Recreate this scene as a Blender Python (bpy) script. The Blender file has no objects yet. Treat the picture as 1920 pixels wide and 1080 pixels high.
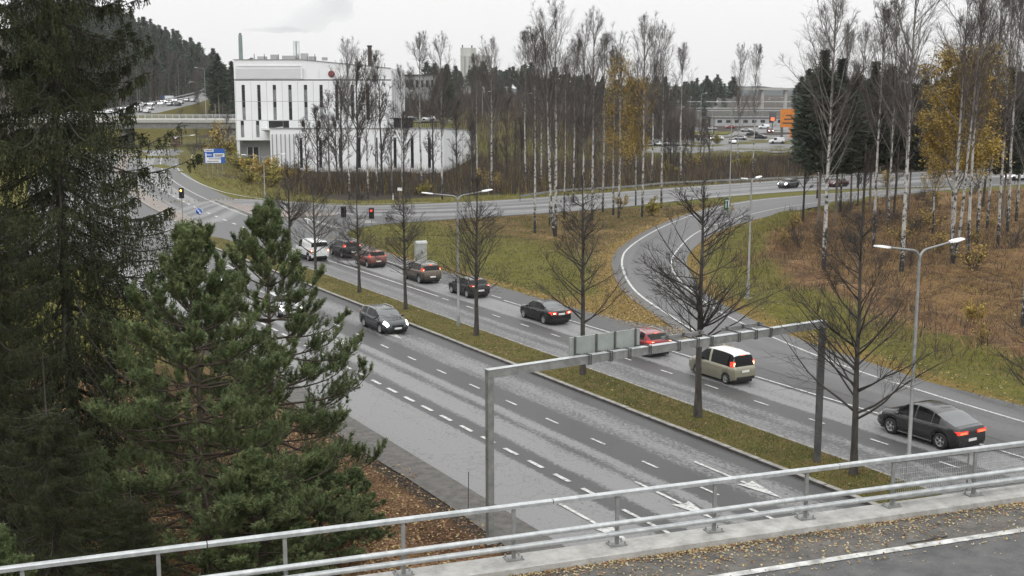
import bpy, bmesh, math, random
import numpy as np
from mathutils import Vector, Matrix

# ------------------------------------------------------------------ camera, sky, sun, exposure
SC = bpy.context.scene
COL = SC.collection
R = math.radians
HEAD = R(29.7)          # the camera looks 29.7 degrees to the right of the main road (x = across the road, y = along it)

cam_d = bpy.data.cameras.new('camera')
cam = bpy.data.objects.new('camera', cam_d); COL.objects.link(cam)
cam.location = (0, 0, 16.0)
cam.rotation_euler = (R(90) - math.atan(370 / 2276.0), 0, -HEAD)
cam_d.sensor_width = 36.0
cam_d.lens = 2276.0 / 1920 * 36.0
cam_d.clip_start = 0.5
cam_d.clip_end = 9000.0
SC.camera = cam

SUN_EL, SUN_AZ = R(38), R(215)
world = bpy.data.worlds.new('World'); SC.world = world
world.use_nodes = True
wn, wl = world.node_tree.nodes, world.node_tree.links
wn.clear()
w_out = wn.new('ShaderNodeOutputWorld'); w_bg = wn.new('ShaderNodeBackground')
w_sky = wn.new('ShaderNodeTexSky'); w_sky.sky_type = 'NISHITA'; w_sky.sun_disc = False
w_sky.sun_elevation = SUN_EL; w_sky.sun_rotation = SUN_AZ
w_sky.dust_density = 6.0; w_sky.air_density = 1.0; w_sky.ozone_density = 1.0
w_bw = wn.new('ShaderNodeHueSaturation'); w_bw.inputs['Saturation'].default_value = 0.15
# overcast cloud deck: brighter towards the zenith, even all the way round
w_tc = wn.new('ShaderNodeTexCoord'); w_sep = wn.new('ShaderNodeSeparateXYZ')
w_mr = wn.new('ShaderNodeMapRange')
w_mr.inputs['From Min'].default_value = 0.0; w_mr.inputs['From Max'].default_value = 1.0
w_mr.inputs['To Min'].default_value = 9.2; w_mr.inputs['To Max'].default_value = 23.0
w_noise = wn.new('ShaderNodeTexNoise'); w_noise.inputs['Scale'].default_value = 2.2; w_noise.inputs['Detail'].default_value = 4
w_nm = wn.new('ShaderNodeMapRange'); w_nm.inputs['To Min'].default_value = 0.975; w_nm.inputs['To Max'].default_value = 1.025
w_mul = wn.new('ShaderNodeMath'); w_mul.operation = 'MULTIPLY'
w_rgb = wn.new('ShaderNodeMixRGB'); w_rgb.blend_type = 'MULTIPLY'; w_rgb.inputs['Fac'].default_value = 1
w_rgb.inputs['Color2'].default_value = (1.0, 1.003, 1.0, 1)
w_mix = wn.new('ShaderNodeMixRGB'); w_mix.inputs['Fac'].default_value = 0.93
wl.new(w_tc.outputs['Generated'], w_sep.inputs[0]); wl.new(w_sep.outputs['Z'], w_mr.inputs['Value'])
wl.new(w_tc.outputs['Generated'], w_noise.inputs['Vector']); wl.new(w_noise.outputs['Fac'], w_nm.inputs['Value'])
wl.new(w_mr.outputs[0], w_mul.inputs[0]); wl.new(w_nm.outputs[0], w_mul.inputs[1])
wl.new(w_mul.outputs[0], w_rgb.inputs['Color1'])
wl.new(w_sky.outputs[0], w_bw.inputs['Color'])
wl.new(w_bw.outputs[0], w_mix.inputs['Color1']); wl.new(w_rgb.outputs[0], w_mix.inputs['Color2'])
wl.new(w_mix.outputs[0], w_bg.inputs['Color']); w_bg.inputs['Strength'].default_value = 0.1
wl.new(w_bg.outputs[0], w_out.inputs[0])

sun_d = bpy.data.lights.new('sun', 'SUN'); sun = bpy.data.objects.new('sun', sun_d); COL.objects.link(sun)
sun_d.energy = 0.6; sun_d.angle = R(24); sun_d.color = (1.0, 0.97, 0.93)
sun.location = (0, 0, 60)
sun.rotation_euler = (R(90) - SUN_EL, 0, R(180) - SUN_AZ)
SC.view_settings.view_transform = 'Standard'; SC.view_settings.look = 'None'
SC.view_settings.gamma = 1.0; SC.view_settings.exposure = 0.0
SC.view_settings.use_curve_mapping = False
SC.cycles.max_bounces = 6; SC.cycles.diffuse_bounces = 3; SC.cycles.glossy_bounces = 3
SC.cycles.transparent_max_bounces = 8; SC.cycles.volume_bounces = 1
SC.cycles.use_adaptive_sampling = True
SC.cycles.use_denoising = True

# ------------------------------------------------------------------ materials
def mat(name, col=(.5, .5, .5), rough=.6, metal=0.0, var=0.0, vscale=3.0, col2=None, bump=0.0, bscale=30.0,
        coat=0.0, spec=0.5, emit=None, estr=0.0, stretch=(1, 1, 1), rvar=0.0):
    m = bpy.data.materials.new(name); m.use_nodes = True
    nt = m.node_tree; b = nt.nodes['Principled BSDF']
    b.inputs['Base Color'].default_value = (*col, 1)
    b.inputs['Roughness'].default_value = rough; b.inputs['Metallic'].default_value = metal
    b.inputs['Coat Weight'].default_value = coat; b.inputs['Coat Roughness'].default_value = .06
    b.inputs['Specular IOR Level'].default_value = spec
    if emit:
        b.inputs['Emission Color'].default_value = (*emit, 1); b.inputs['Emission Strength'].default_value = estr
    if col2 or var or bump or rvar:
        tc = nt.nodes.new('ShaderNodeTexCoord'); mp = nt.nodes.new('ShaderNodeMapping')
        mp.inputs['Scale'].default_value = stretch
        nt.links.new(tc.outputs['Object'], mp.inputs['Vector'])
    if col2 or var:
        n = nt.nodes.new('ShaderNodeTexNoise'); n.inputs['Scale'].default_value = vscale; n.inputs['Detail'].default_value = 6
        n.inputs['Roughness'].default_value = .65
        nt.links.new(mp.outputs[0], n.inputs['Vector'])
        cr = nt.nodes.new('ShaderNodeValToRGB'); cr.color_ramp.elements[0].position = .35; cr.color_ramp.elements[1].position = .65
        c2 = col2 if col2 else tuple(min(1, c * (1 + var)) for c in col)
        c1 = col if col2 else tuple(c * (1 - var) for c in col)
        cr.color_ramp.elements[0].color = (*c1, 1); cr.color_ramp.elements[1].color = (*c2, 1)
        nt.links.new(n.outputs['Fac'], cr.inputs['Fac']); nt.links.new(cr.outputs[0], b.inputs['Base Color'])
        if rvar:
            mr = nt.nodes.new('ShaderNodeMapRange'); mr.inputs['To Min'].default_value = rough - rvar; mr.inputs['To Max'].default_value = rough + rvar
            nt.links.new(n.outputs['Fac'], mr.inputs['Value']); nt.links.new(mr.outputs[0], b.inputs['Roughness'])
    if bump:
        n2 = nt.nodes.new('ShaderNodeTexNoise'); n2.inputs['Scale'].default_value = bscale; n2.inputs['Detail'].default_value = 5
        nt.links.new(mp.outputs[0], n2.inputs['Vector'])
        bp = nt.nodes.new('ShaderNodeBump'); bp.inputs['Strength'].default_value = bump; bp.inputs['Distance'].default_value = .05
        nt.links.new(n2.outputs['Fac'], bp.inputs['Height']); nt.links.new(bp.outputs[0], b.inputs['Normal'])
    return m

M = {}
def node_mat(name):
    m = bpy.data.materials.new(name); m.use_nodes = True
    return m, m.node_tree.nodes, m.node_tree.links, m.node_tree.nodes['Principled BSDF']

def N(nodes, typ, **kw):
    n = nodes.new('ShaderNode' + typ)
    for k, v in kw.items():
        if k in n.inputs: n.inputs[k].default_value = v
        else: setattr(n, k, v)
    return n

def ramp(nodes, stops):
    r = nodes.new('ShaderNodeValToRGB'); els = r.color_ramp.elements
    while len(els) < len(stops): els.new(.5)
    for e, (p, c) in zip(els, stops):
        e.position = p; e.color = (*c, 1) if len(c) == 3 else c
    return r

def g3(v, k=(1, 1.003, 1.0)): return (v * k[0], v * k[1], v * k[2])

def asphalt(name, light, dark, bands=None, scale=1.0, rough=.62):
    """bands: list of (u, wetness 0..1) across the road in metres (UV x); u, v in metres"""
    m, nn, ll, b = node_mat(name)
    uv = N(nn, 'UVMap'); sep = N(nn, 'SeparateXYZ'); ll.new(uv.outputs[0], sep.inputs[0])
    n1 = N(nn, 'TexNoise', Scale=1.0, Detail=8.0, Roughness=.72)        # patches stretched along the wheel tracks
    mp = N(nn, 'Mapping'); mp.inputs['Scale'].default_value = (1.6, .22, 1); ll.new(uv.outputs[0], mp.inputs[0]); ll.new(mp.outputs[0], n1.inputs['Vector'])
    n2 = N(nn, 'TexNoise', Scale=7.5, Detail=5.0, Roughness=.75)         # speckle where the drying edge breaks up
    mp2 = N(nn, 'Mapping'); mp2.inputs['Scale'].default_value = (1.0, .55, 1); ll.new(uv.outputs[0], mp2.inputs[0]); ll.new(mp2.outputs[0], n2.inputs['Vector'])
    n3 = N(nn, 'TexNoise', Scale=9.0, Detail=8.0, Roughness=.85); ll.new(uv.outputs[0], n3.inputs['Vector'])
    wet = None
    if bands:
        lo, hi = bands[0][0], bands[-1][0]
        mr = N(nn, 'MapRange'); mr.inputs['From Min'].default_value = lo; mr.inputs['From Max'].default_value = hi
        ll.new(sep.outputs['X'], mr.inputs['Value'])
        cr = ramp(nn, [((u - lo) / (hi - lo), (w, w, w)) for u, w in bands]); cr.color_ramp.interpolation = 'EASE'
        ll.new(mr.outputs[0], cr.inputs['Fac'])
        base = cr.outputs[0]
        add = N(nn, 'Math', operation='MULTIPLY_ADD'); add.inputs[1].default_value = .75; ll.new(n1.outputs['Fac'], add.inputs[0]); ll.new(base, add.inputs[2])
        add2 = N(nn, 'Math', operation='MULTIPLY_ADD'); add2.inputs[1].default_value = 1.75; ll.new(n2.outputs['Fac'], add2.inputs[0]); ll.new(add.outputs[0], add2.inputs[2])
        sh = N(nn, 'MapRange'); sh.inputs['From Min'].default_value = 1.50; sh.inputs['From Max'].default_value = 1.80
        sh.interpolation_type = 'SMOOTHSTEP'
        ll.new(add2.outputs[0], sh.inputs['Value']); wet = sh.outputs[0]
    else:
        add = N(nn, 'Math', operation='ADD'); ll.new(n1.outputs['Fac'], add.inputs[0]); ll.new(n2.outputs['Fac'], add.inputs[1])
        sh = N(nn, 'MapRange'); sh.inputs['From Min'].default_value = .75; sh.inputs['From Max'].default_value = 1.3
        ll.new(add.outputs[0], sh.inputs['Value']); wet = sh.outputs[0]
    mix = N(nn, 'MixRGB'); mix.inputs['Color1'].default_value = (*light, 1); mix.inputs['Color2'].default_value = (*dark, 1)
    ll.new(wet, mix.inputs['Fac'])
    gr = N(nn, 'MapRange'); gr.inputs['To Min'].default_value = .55; gr.inputs['To Max'].default_value = 1.45; ll.new(n3.outputs['Fac'], gr.inputs['Value'])
    mul = N(nn, 'MixRGB', blend_type='MULTIPLY'); mul.inputs['Fac'].default_value = 1; ll.new(mix.outputs[0], mul.inputs['Color1']); ll.new(gr.outputs[0], mul.inputs['Color2'])
    # cracks and sealed joints
    vo = N(nn, 'TexVoronoi', feature='DISTANCE_TO_EDGE', Scale=.16); 
    wob = N(nn, 'TexNoise', Scale=.9, Detail=5.0); ll.new(uv.outputs[0], wob.inputs['Vector'])
    addv = N(nn, 'MixRGB', blend_type='LINEAR_LIGHT'); addv.inputs['Fac'].default_value = .9; ll.new(uv.outputs[0], addv.inputs['Color1']); ll.new(wob.outputs['Color'], addv.inputs['Color2'])
    ll.new(addv.outputs[0], vo.inputs['Vector'])
    ck = N(nn, 'MapRange'); ck.inputs['From Min'].default_value = .002; ck.inputs['From Max'].default_value = .007
    ck.inputs['To Min'].default_value = .86; ck.inputs['To Max'].default_value = 1.0
    ll.new(vo.outputs['Distance'], ck.inputs['Value'])
    mul2 = N(nn, 'MixRGB', blend_type='MULTIPLY'); mul2.inputs['Fac'].default_value = 1; ll.new(mul.outputs[0], mul2.inputs['Color1']); ll.new(ck.outputs[0], mul2.inputs['Color2'])
    ll.new(mul2.outputs[0], b.inputs['Base Color'])
    rr = N(nn, 'MapRange'); rr.inputs['To Min'].default_value = rough + .14; rr.inputs['To Max'].default_value = rough - .12; ll.new(wet, rr.inputs['Value'])
    ll.new(rr.outputs[0], b.inputs['Roughness'])
    b.inputs['Specular IOR Level'].default_value = .35
    bp = N(nn, 'Bump', Strength=.35, Distance=.01); ll.new(n3.outputs['Fac'], bp.inputs['Height']); ll.new(bp.outputs[0], b.inputs['Normal'])
    return m

AL, AD = g3(.205), g3(.058)
M['road'] = asphalt('asphalt_main', AL, AD, [(18.0, .9), (19.3, .75), (21.3, .55), (22.0, .18), (23.4, .1), (24.4, .2), (25.4, .2), (25.75, .75), (26.5, .7), (27.2, .12),
    (28.0, .2), (28.5, .52), (29.2, .16), (29.75, .75), (31.0, .8), (31.6, .42), (32.4, .28), (33.0, .35), (33.45, .45), (33.8, 1.1)][:20] + [(36.0, 1.0)])
M['road_right'] = asphalt('asphalt_right', AL, AD, [(36.0, .8), (38.2, .4), (38.9, .4), (39.6, .5), (40.3, .34), (41.0, .7), (42.1, .75), (42.6, .2), (43.5, .28), (44.7, .12), (45.0, .75), (45.9, .7), (46.8, .62), (48.5, .62), (52, .6)])
M['ramp'] = asphalt('asphalt_ramp', g3(.135, (1, .995, 1.0)), g3(.075), [(0, .62), (1.2, .5), (3, .3), (4.5, .5), (6, .3), (8, .45), (12, .4)])
M['cross'] = asphalt('asphalt_cross', g3(.20, (1, 1.0, 1.01)), g3(.06), [(0, .5), (2, .2), (4, .55), (5.5, .25), (7.5, .7), (9, .3), (11, .25), (12.5, .8), (14, .4), (16, .2), (20, .6)])
M['far_asphalt'] = mat('asphalt_far', g3(.12), .7, var=.3, vscale=.06)
M['deck_asphalt'] = mat('deck_asphalt', (.05, .05, .052), .55, col2=(.1, .099, .097), vscale=1.6, bump=.5, bscale=55, spec=.4)
M['shoulder_asphalt'] = mat('shoulder_asphalt', (.06, .056, .051), .75, col2=(.125, .117, .106), vscale=2.2, bump=.5, bscale=40)

def paint_mat():
    m, nn, ll, b = node_mat('road_paint')
    tc = N(nn, 'TexCoord'); n = N(nn, 'TexNoise', Scale=5.0, Detail=8.0, Roughness=.75); ll.new(tc.outputs['Object'], n.inputs['Vector'])
    cr = ramp(nn, [(.38, (.17, .17, .168)), (.50, (.5, .5, .485)), (.8, (.66, .66, .64))]); ll.new(n.outputs['Fac'], cr.inputs['Fac'])
    ll.new(cr.outputs[0], b.inputs['Base Color']); b.inputs['Roughness'].default_value = .6
    return m
M['paint'] = paint_mat()
M['paint_worn'] = mat('road_paint_worn', (.2, .2, .195), .65, col2=(.62, .62, .6), vscale=2.6)
M['granite'] = mat('granite_kerb', (.15, .142, .13), .7, col2=(.3, .285, .265), vscale=3.5, bump=.4, bscale=30)
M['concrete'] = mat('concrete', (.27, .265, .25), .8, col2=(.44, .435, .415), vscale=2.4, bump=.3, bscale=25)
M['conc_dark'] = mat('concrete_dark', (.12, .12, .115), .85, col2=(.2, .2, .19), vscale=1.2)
M['galv'] = mat('galvanised_steel', (.38, .4, .405), .48, .55, col2=(.55, .57, .575), vscale=5, rvar=.08)
M['galv_dull'] = mat('galvanised_dull', (.19, .195, .19), .6, .4, col2=(.3, .305, .295), vscale=3, bump=.1)
M['pole_grey'] = mat('pole_grey_steel', (.2, .205, .2), .55, .4, col2=(.3, .305, .3), vscale=2)
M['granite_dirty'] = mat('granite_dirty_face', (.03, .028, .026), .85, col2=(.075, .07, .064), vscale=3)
M['galv_dark'] = mat('steel_dark', (.07, .072, .072), .6, .3, col2=(.12, .12, .118), vscale=4)
M['sign_back'] = mat('sign_back_aluminium', (.33, .36, .34), .5, .3, var=.1, vscale=2)
M['lamp_white'] = mat('lamp_head_white', (.78, .79, .79), .4, var=.06)
M['black'] = mat('black_plastic', (.015, .015, .016), .5, spec=.4)
M['rubber'] = mat('tyre_rubber', (.016, .016, .017), .8, var=.3)
M['rim'] = mat('alloy_rim', (.5, .51, .52), .3, .8, var=.1)
M['rim_dark'] = mat('alloy_rim_dark', (.12, .12, .125), .35, .7)
M['chrome'] = mat('chrome_trim', (.6, .6, .62), .18, 1.0)
M['plate'] = mat('number_plate', (.7, .7, .68), .5)
M['tail'] = mat('tail_light', (.35, .012, .012), .2, emit=(1, .06, .04), estr=1.1, coat=.8)
M['tail_off'] = mat('tail_light_unlit', (.22, .01, .012), .2, coat=.8)
M['brake'] = mat('brake_light_lit', (.5, .03, .02), .2, emit=(1, .16, .06), estr=2.2)
M['brake_hot'] = mat('brake_lamp_core', (.8, .4, .2), .2, emit=(1, .6, .32), estr=3.6)
M['signal_red'] = mat('signal_red_lit', (.5, .02, .02), .3, emit=(1, .035, .02), estr=4.0)
M['indicator'] = mat('indicator_lit', (.8, .35, .05), .3, emit=(1, .55, .12), estr=6.0)
M['head'] = mat('head_light_lit', (.9, .9, .9), .15, emit=(1, 1, .98), estr=6.0)
M['lens'] = mat('clear_lens', (.45, .46, .47), .15, .2, coat=1)
M['glass'] = mat('car_glass', (.004, .0045, .005), .06, spec=.22)
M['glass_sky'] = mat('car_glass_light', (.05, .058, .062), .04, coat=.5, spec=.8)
M['win_dark'] = mat('window_glass', (.018, .022, .024), .12, spec=.6, var=.4, vscale=.6)
M['win_grey'] = mat('window_blind', (.2, .21, .215), .4, var=.25, vscale=.8)
M['white_panel'] = mat('white_cladding', (.75, .765, .78), .55, var=.035, vscale=.25)
M['white_panel2'] = mat('grey_cladding', (.56, .575, .59), .55, var=.04, vscale=.2)
M['grey_panel'] = mat('mid_grey_cladding', (.25, .255, .255), .6, var=.1, vscale=.3)
M['hall_grey'] = mat('pale_grey_cladding', (.36, .365, .37), .6, var=.12, vscale=.2)
M['roofing'] = mat('roof_felt', (.1, .1, .1), .9, var=.3)
M['red_sign'] = mat('red_sign', (.2, .022, .03), .5)
M['blue_sign'] = mat('blue_sign', (.015, .09, .38), .45, var=.05)
M['white_sign'] = mat('white_sign', (.7, .72, .74), .45)
M['brown_sign'] = mat('brown_sign', (.07, .03, .025), .5)
M['green_sign'] = mat('green_sign', (.012, .1, .05), .45)
M['orange_sign'] = mat('orange_sign', (.5, .15, .015), .5, col2=(.62, .22, .03), vscale=.5)
M['yellow'] = mat('yellow_plastic', (.6, .42, .03), .5)
M['silo'] = mat('silo_concrete', (.36, .36, .34), .9, col2=(.5, .5, .475), vscale=.07, stretch=(3, 3, .4))
M['chimney_c'] = mat('chimney_concrete', (.13, .17, .165), .9, var=.15, vscale=.1)
M['rust'] = mat('rusty_brown', (.075, .058, .052), .8, var=.3)
M['paving'] = mat('paving_reddish', (.15, .128, .115), .85, col2=(.25, .215, .19), vscale=.9, bump=.3)
M['cabinet'] = mat('cabinet_grey', (.34, .35, .34), .6, var=.15)

def paint(name, col, metal=.25, rough=.24, coat=.6, var=.05):
    return mat(name, col, rough, metal, coat=coat, spec=.35, var=var, vscale=1.5)

# ------------------------------------------------------------------ mesh helpers
class MB:
    def __init__(s): s.v = []; s.f = []; s.m = []; s.sm = []
    def add(s, vs, fs, mi=0, smooth=False):
        o = len(s.v); s.v.extend([tuple(v) for v in vs])
        for f in fs:
            s.f.append(tuple(i + o for i in f)); s.m.append(mi); s.sm.append(smooth)
        return s
    def box(s, c, d, mi=0, rz=0.0, rx=0.0, ry=0.0):
        x, y, z = d[0] / 2, d[1] / 2, d[2] / 2
        vs = [Vector((a, b, e)) for e in (-z, z) for b in (-y, y) for a in (-x, x)]
        if rz or rx or ry:
            mm = Matrix.Rotation(rz, 3, 'Z') @ Matrix.Rotation(ry, 3, 'Y') @ Matrix.Rotation(rx, 3, 'X')
            vs = [mm @ v for v in vs]
        vs = [v + Vector(c) for v in vs]
        return s.add(vs, [(0, 2, 3, 1), (4, 5, 7, 6), (0, 1, 5, 4), (2, 6, 7, 3), (0, 4, 6, 2), (1, 3, 7, 5)], mi)
    def bar(s, a, b, w, h, mi=0):
        a, b = Vector(a), Vector(b); t = (b - a).normalized()
        up = Vector((0, 0, 1)) if abs(t.z) < .95 else Vector((0, 1, 0))
        r = t.cross(up).normalized(); u = r.cross(t)
        vs = [p + r * i * w / 2 + u * j * h / 2 for p in (a, b) for i, j in ((-1, -1), (1, -1), (1, 1), (-1, 1))]
        return s.add(vs, [(3, 2, 1, 0), (4, 5, 6, 7), (0, 1, 5, 4), (1, 2, 6, 5), (2, 3, 7, 6), (3, 0, 4, 7)], mi)
    def tube(s, pts, rad, n=8, mi=0, cap=True, smooth=True):
        pts = [Vector(p) for p in pts]; k = len(pts)
        if not hasattr(rad, '__len__'): rad = [rad] * k
        vs = []; r = None
        for i, p in enumerate(pts):
            t = (pts[min(i + 1, k - 1)] - pts[max(i - 1, 0)]).normalized()
            if r is None:
                a = Vector((0, 0, 1)) if abs(t.z) < .9 else Vector((1, 0, 0))
                r = t.cross(a).normalized()
            else: r = (r - t * r.dot(t)).normalized()
            u = t.cross(r)
            for j in range(n):
                q = 2 * math.pi * j / n
                vs.append(p + (r * math.cos(q) + u * math.sin(q)) * rad[i])
        fs = [(i * n + j, i * n + (j + 1) % n, (i + 1) * n + (j + 1) % n, (i + 1) * n + j) for i in range(k - 1) for j in range(n)]
        s.add(vs, fs, mi, smooth)
        if cap:
            s.add(vs[:n], [tuple(range(n))[::-1]], mi); s.add(vs[-n:], [tuple(range(n))], mi)
        return s
    def lathe(s, prof, c=(0, 0, 0), n=16, axis='z', mi=0, smooth=True):
        vs = []
        for r, h in prof:
            for j in range(n):
                q = 2 * math.pi * j / n; a, b = r * math.cos(q), r * math.sin(q)
                v = (a, b, h) if axis == 'z' else ((h, a, b) if axis == 'x' else (a, h, b))
                vs.append((v[0] + c[0], v[1] + c[1], v[2] + c[2]))
        k = len(prof)
        fs = [(i * n + j, i * n + (j + 1) % n, (i + 1) * n + (j + 1) % n, (i + 1) * n + j) for i in range(k - 1) for j in range(n)]
        return s.add(vs, fs, mi, smooth)
    def poly(s, pts, mi=0): return s.add(pts, [tuple(range(len(pts)))], mi)
    def prism(s, poly, z0, z1, mi=0):
        n = len(poly); vs = [(x, y, z0) for x, y in poly] + [(x, y, z1) for x, y in poly]
        fs = [tuple(range(n))[::-1], tuple(range(n, 2 * n))] + [(i, (i + 1) % n, n + (i + 1) % n, n + i) for i in range(n)]
        return s.add(vs, fs, mi)
    def mesh(s, name, mats):
        me = bpy.data.meshes.new(name); me.from_pydata(s.v, [], s.f)
        for m in (mats if isinstance(mats, (list, tuple)) else [mats]): me.materials.append(m)
        me.polygons.foreach_set('material_index', s.m); me.polygons.foreach_set('use_smooth', s.sm)
        me.update(); return me
    def build(s, name, mats, parent=None, loc=None, fix=True):
        me = s.mesh(name, mats)
        if fix:
            bm = bmesh.new(); bm.from_mesh(me); bmesh.ops.recalc_face_normals(bm, faces=bm.faces); bm.to_mesh(me); bm.free()
        return link(name, me, parent, loc)

def link(name, me, parent=None, loc=None):
    o = bpy.data.objects.new(name, me); COL.objects.link(o)
    if parent: o.parent = parent
    if loc is not None: o.location = loc
    return o

def tag(o, label=None, cat=None, group=None, kind=None):
    if label: o['label'] = label
    if cat: o['category'] = cat
    if group: o['group'] = group
    if kind: o['kind'] = kind
    return o

def empty(name, loc=(0, 0, 0), rz=0.0, label=None, cat=None, group=None, kind=None):
    o = bpy.data.objects.new(name, None); COL.objects.link(o); o.empty_display_size = .3
    o.location = loc; o.rotation_euler = (0, 0, rz)
    return tag(o, label, cat, group, kind)

def copy_tree(o, parent=None):
    c = o.copy(); COL.objects.link(c)
    if parent: c.parent = parent
    for ch in list(o.children): copy_tree(ch, c)
    return c

def np_mesh(name, V, F, mats, mi=None, smooth=False, uv=None):
    V = np.asarray(V, dtype=np.float32); F = np.asarray(F, dtype=np.int32)
    me = bpy.data.meshes.new(name); n, k = F.shape
    me.vertices.add(len(V)); me.vertices.foreach_set('co', V.ravel())
    me.loops.add(n * k); me.loops.foreach_set('vertex_index', F.ravel())
    me.polygons.add(n); me.polygons.foreach_set('loop_start', np.arange(0, n * k, k, dtype=np.int32))
    me.polygons.foreach_set('loop_total', np.full(n, k, dtype=np.int32))
    for m in (mats if isinstance(mats, (list, tuple)) else [mats]): me.materials.append(m)
    if mi is not None: me.polygons.foreach_set('material_index', np.asarray(mi, dtype=np.int32))
    if smooth: me.polygons.foreach_set('use_smooth', np.ones(n, dtype=bool))
    if uv is not None:
        l = me.uv_layers.new(name='UVMap'); l.data.foreach_set('uv', np.asarray(uv, dtype=np.float32)[F.ravel()].ravel())
    me.update(calc_edges=True); return me

def structure(o): o['kind'] = 'structure'; return o
def stuff(o, label=None, cat=None): o['kind'] = 'stuff'; return tag(o, label, cat)

def resample(pts, step):
    p = np.array(pts, float); d = np.r_[0, np.cumsum(np.linalg.norm(np.diff(p, axis=0), axis=1))]
    n = max(2, int(d[-1] / step) + 1); u = np.linspace(0, d[-1], n)
    return np.c_[[np.interp(u, d, p[:, i]) for i in range(p.shape[1])]].T, u

def smooth_line(pts, it=3):
    p = np.array(pts, float)
    for _ in range(it):                      # Chaikin corner cutting
        q = np.empty((2 * len(p) - 2, p.shape[1])); q[0::2] = .75 * p[:-1] + .25 * p[1:]; q[1::2] = .25 * p[:-1] + .75 * p[1:]
        p = np.vstack([p[:1], q, p[-1:]])
    return p

def fill_between(name, A, B, z, m, n=80, nu=2, zf=None):
    """a road sheet between two edge lines; UV x = metres from line A, UV y = metres along"""
    A = np.array(A, float); B = np.array(B, float)
    def rs(p):
        d = np.r_[0, np.cumsum(np.linalg.norm(np.diff(p, axis=0), axis=1))]; u = np.linspace(0, d[-1], n)
        return np.c_[np.interp(u, d, p[:, 0]), np.interp(u, d, p[:, 1])], u
    a, ua = rs(A); b, ub = rs(B); w = np.linalg.norm(b - a, axis=1)
    t = np.linspace(0, 1, nu); V = []; UV = []
    for i in range(n):
        for q in t:
            x, y = a[i] * (1 - q) + b[i] * q
            V.append((x, y, z + (zf(x, y) if zf else 0))); UV.append((w[i] * q, (ua[i] + ub[i]) / 2))
    F = [(i * nu + j, i * nu + j + 1, (i + 1) * nu + j + 1, (i + 1) * nu + j) for i in range(n - 1) for j in range(nu - 1)]
    V = np.array(V); F = np.array(F)
    p0, p1, p2 = V[F[0]][:3]
    if np.cross(p1 - p0, p2 - p0)[2] < 0: F = F[:, ::-1]
    return link(name, np_mesh(name, V, F, m, uv=UV))

def ribbon(mb, pts, w, z, mi=0, zf=None):
    p = np.array(pts, float); t = np.gradient(p, axis=0); t /= np.linalg.norm(t, axis=1)[:, None]
    nrm = np.c_[-t[:, 1], t[:, 0]] * w / 2
    vs = []
    for q, k in zip(p, nrm):
        zz = z + (zf(q[0], q[1]) if zf else 0)
        vs += [(q[0] - k[0], q[1] - k[1], zz), (q[0] + k[0], q[1] + k[1], zz)]
    mb.add(vs, [(2 * i, 2 * i + 2, 2 * i + 3, 2 * i + 1) for i in range(len(p) - 1)], mi)

def pchip(keys):
    xs = np.array([k[0] for k in keys], float); ys = np.array([k[1] for k in keys], float)
    h = np.diff(xs); d = np.diff(ys) / h; m = np.zeros(len(xs))
    for i in range(1, len(xs) - 1):
        if d[i - 1] * d[i] > 0:
            w1, w2 = 2 * h[i] + h[i - 1], h[i] + 2 * h[i - 1]
            m[i] = (w1 + w2) / (w1 / d[i - 1] + w2 / d[i])
    m[0], m[-1] = d[0], d[-1]
    def f(x):
        x = min(max(x, xs[0]), xs[-1]); i = min(max(int(np.searchsorted(xs, x)) - 1, 0), len(h) - 1)
        t = (x - xs[i]) / h[i]
        return ((2 * t**3 - 3 * t**2 + 1) * ys[i] + (t**3 - 2 * t**2 + t) * h[i] * m[i] + (-2 * t**3 + 3 * t**2) * ys[i + 1] + (t**3 - t**2) * h[i] * m[i + 1])
    return f
def sstep(a, b, x):
    t = np.clip((x - a) / (b - a), 0, 1); return t * t * (3 - 2 * t)
def cam_frame(x, y):
    """lateral offset and forward distance from the mast for a point of the ground"""
    c, s = math.cos(HEAD), math.sin(HEAD)
    return x * c - y * s, x * s + y * c
def from_cam(X, Zf):
    c, s = math.cos(HEAD), math.sin(HEAD)
    return X * c + Zf * s, -X * s + Zf * c

# ------------------------------------------------------------------ terrain
def shift(y):                       # the main road bends to the right beyond the junction
    return .00074 * max(0, y - 110) ** 2
def hill(x, y):
    X, Zf = cam_frame(x, y)
    px = 960 + 2276 * X / np.maximum(Zf, 1)
    left = (8 * sstep(620, 540, px) + 50 * sstep(540, 150, px)) * sstep(420, 900, Zf) * (Zf > 0)
    right = (7.2 * sstep(650, 735, px) * sstep(1140, 960, px) * sstep(262, 335, Zf) + 3 * sstep(620, 760, px) * sstep(560, 760, Zf)) * (Zf > 0)
    near_left = 3.2 * sstep(18, -18, x) * sstep(0, 40, y) * sstep(130, 60, y)
    bank = 1.2 * sstep(26, 60, x - 55 - .9 * np.maximum(0, y - 66) * .9) * sstep(20, 50, y) * sstep(135, 110, y)
    return left + right + near_left + bank * .6

def road_far(x, y):                 # height of the uphill motorway behind the overpass
    return hill(x, y)

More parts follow.
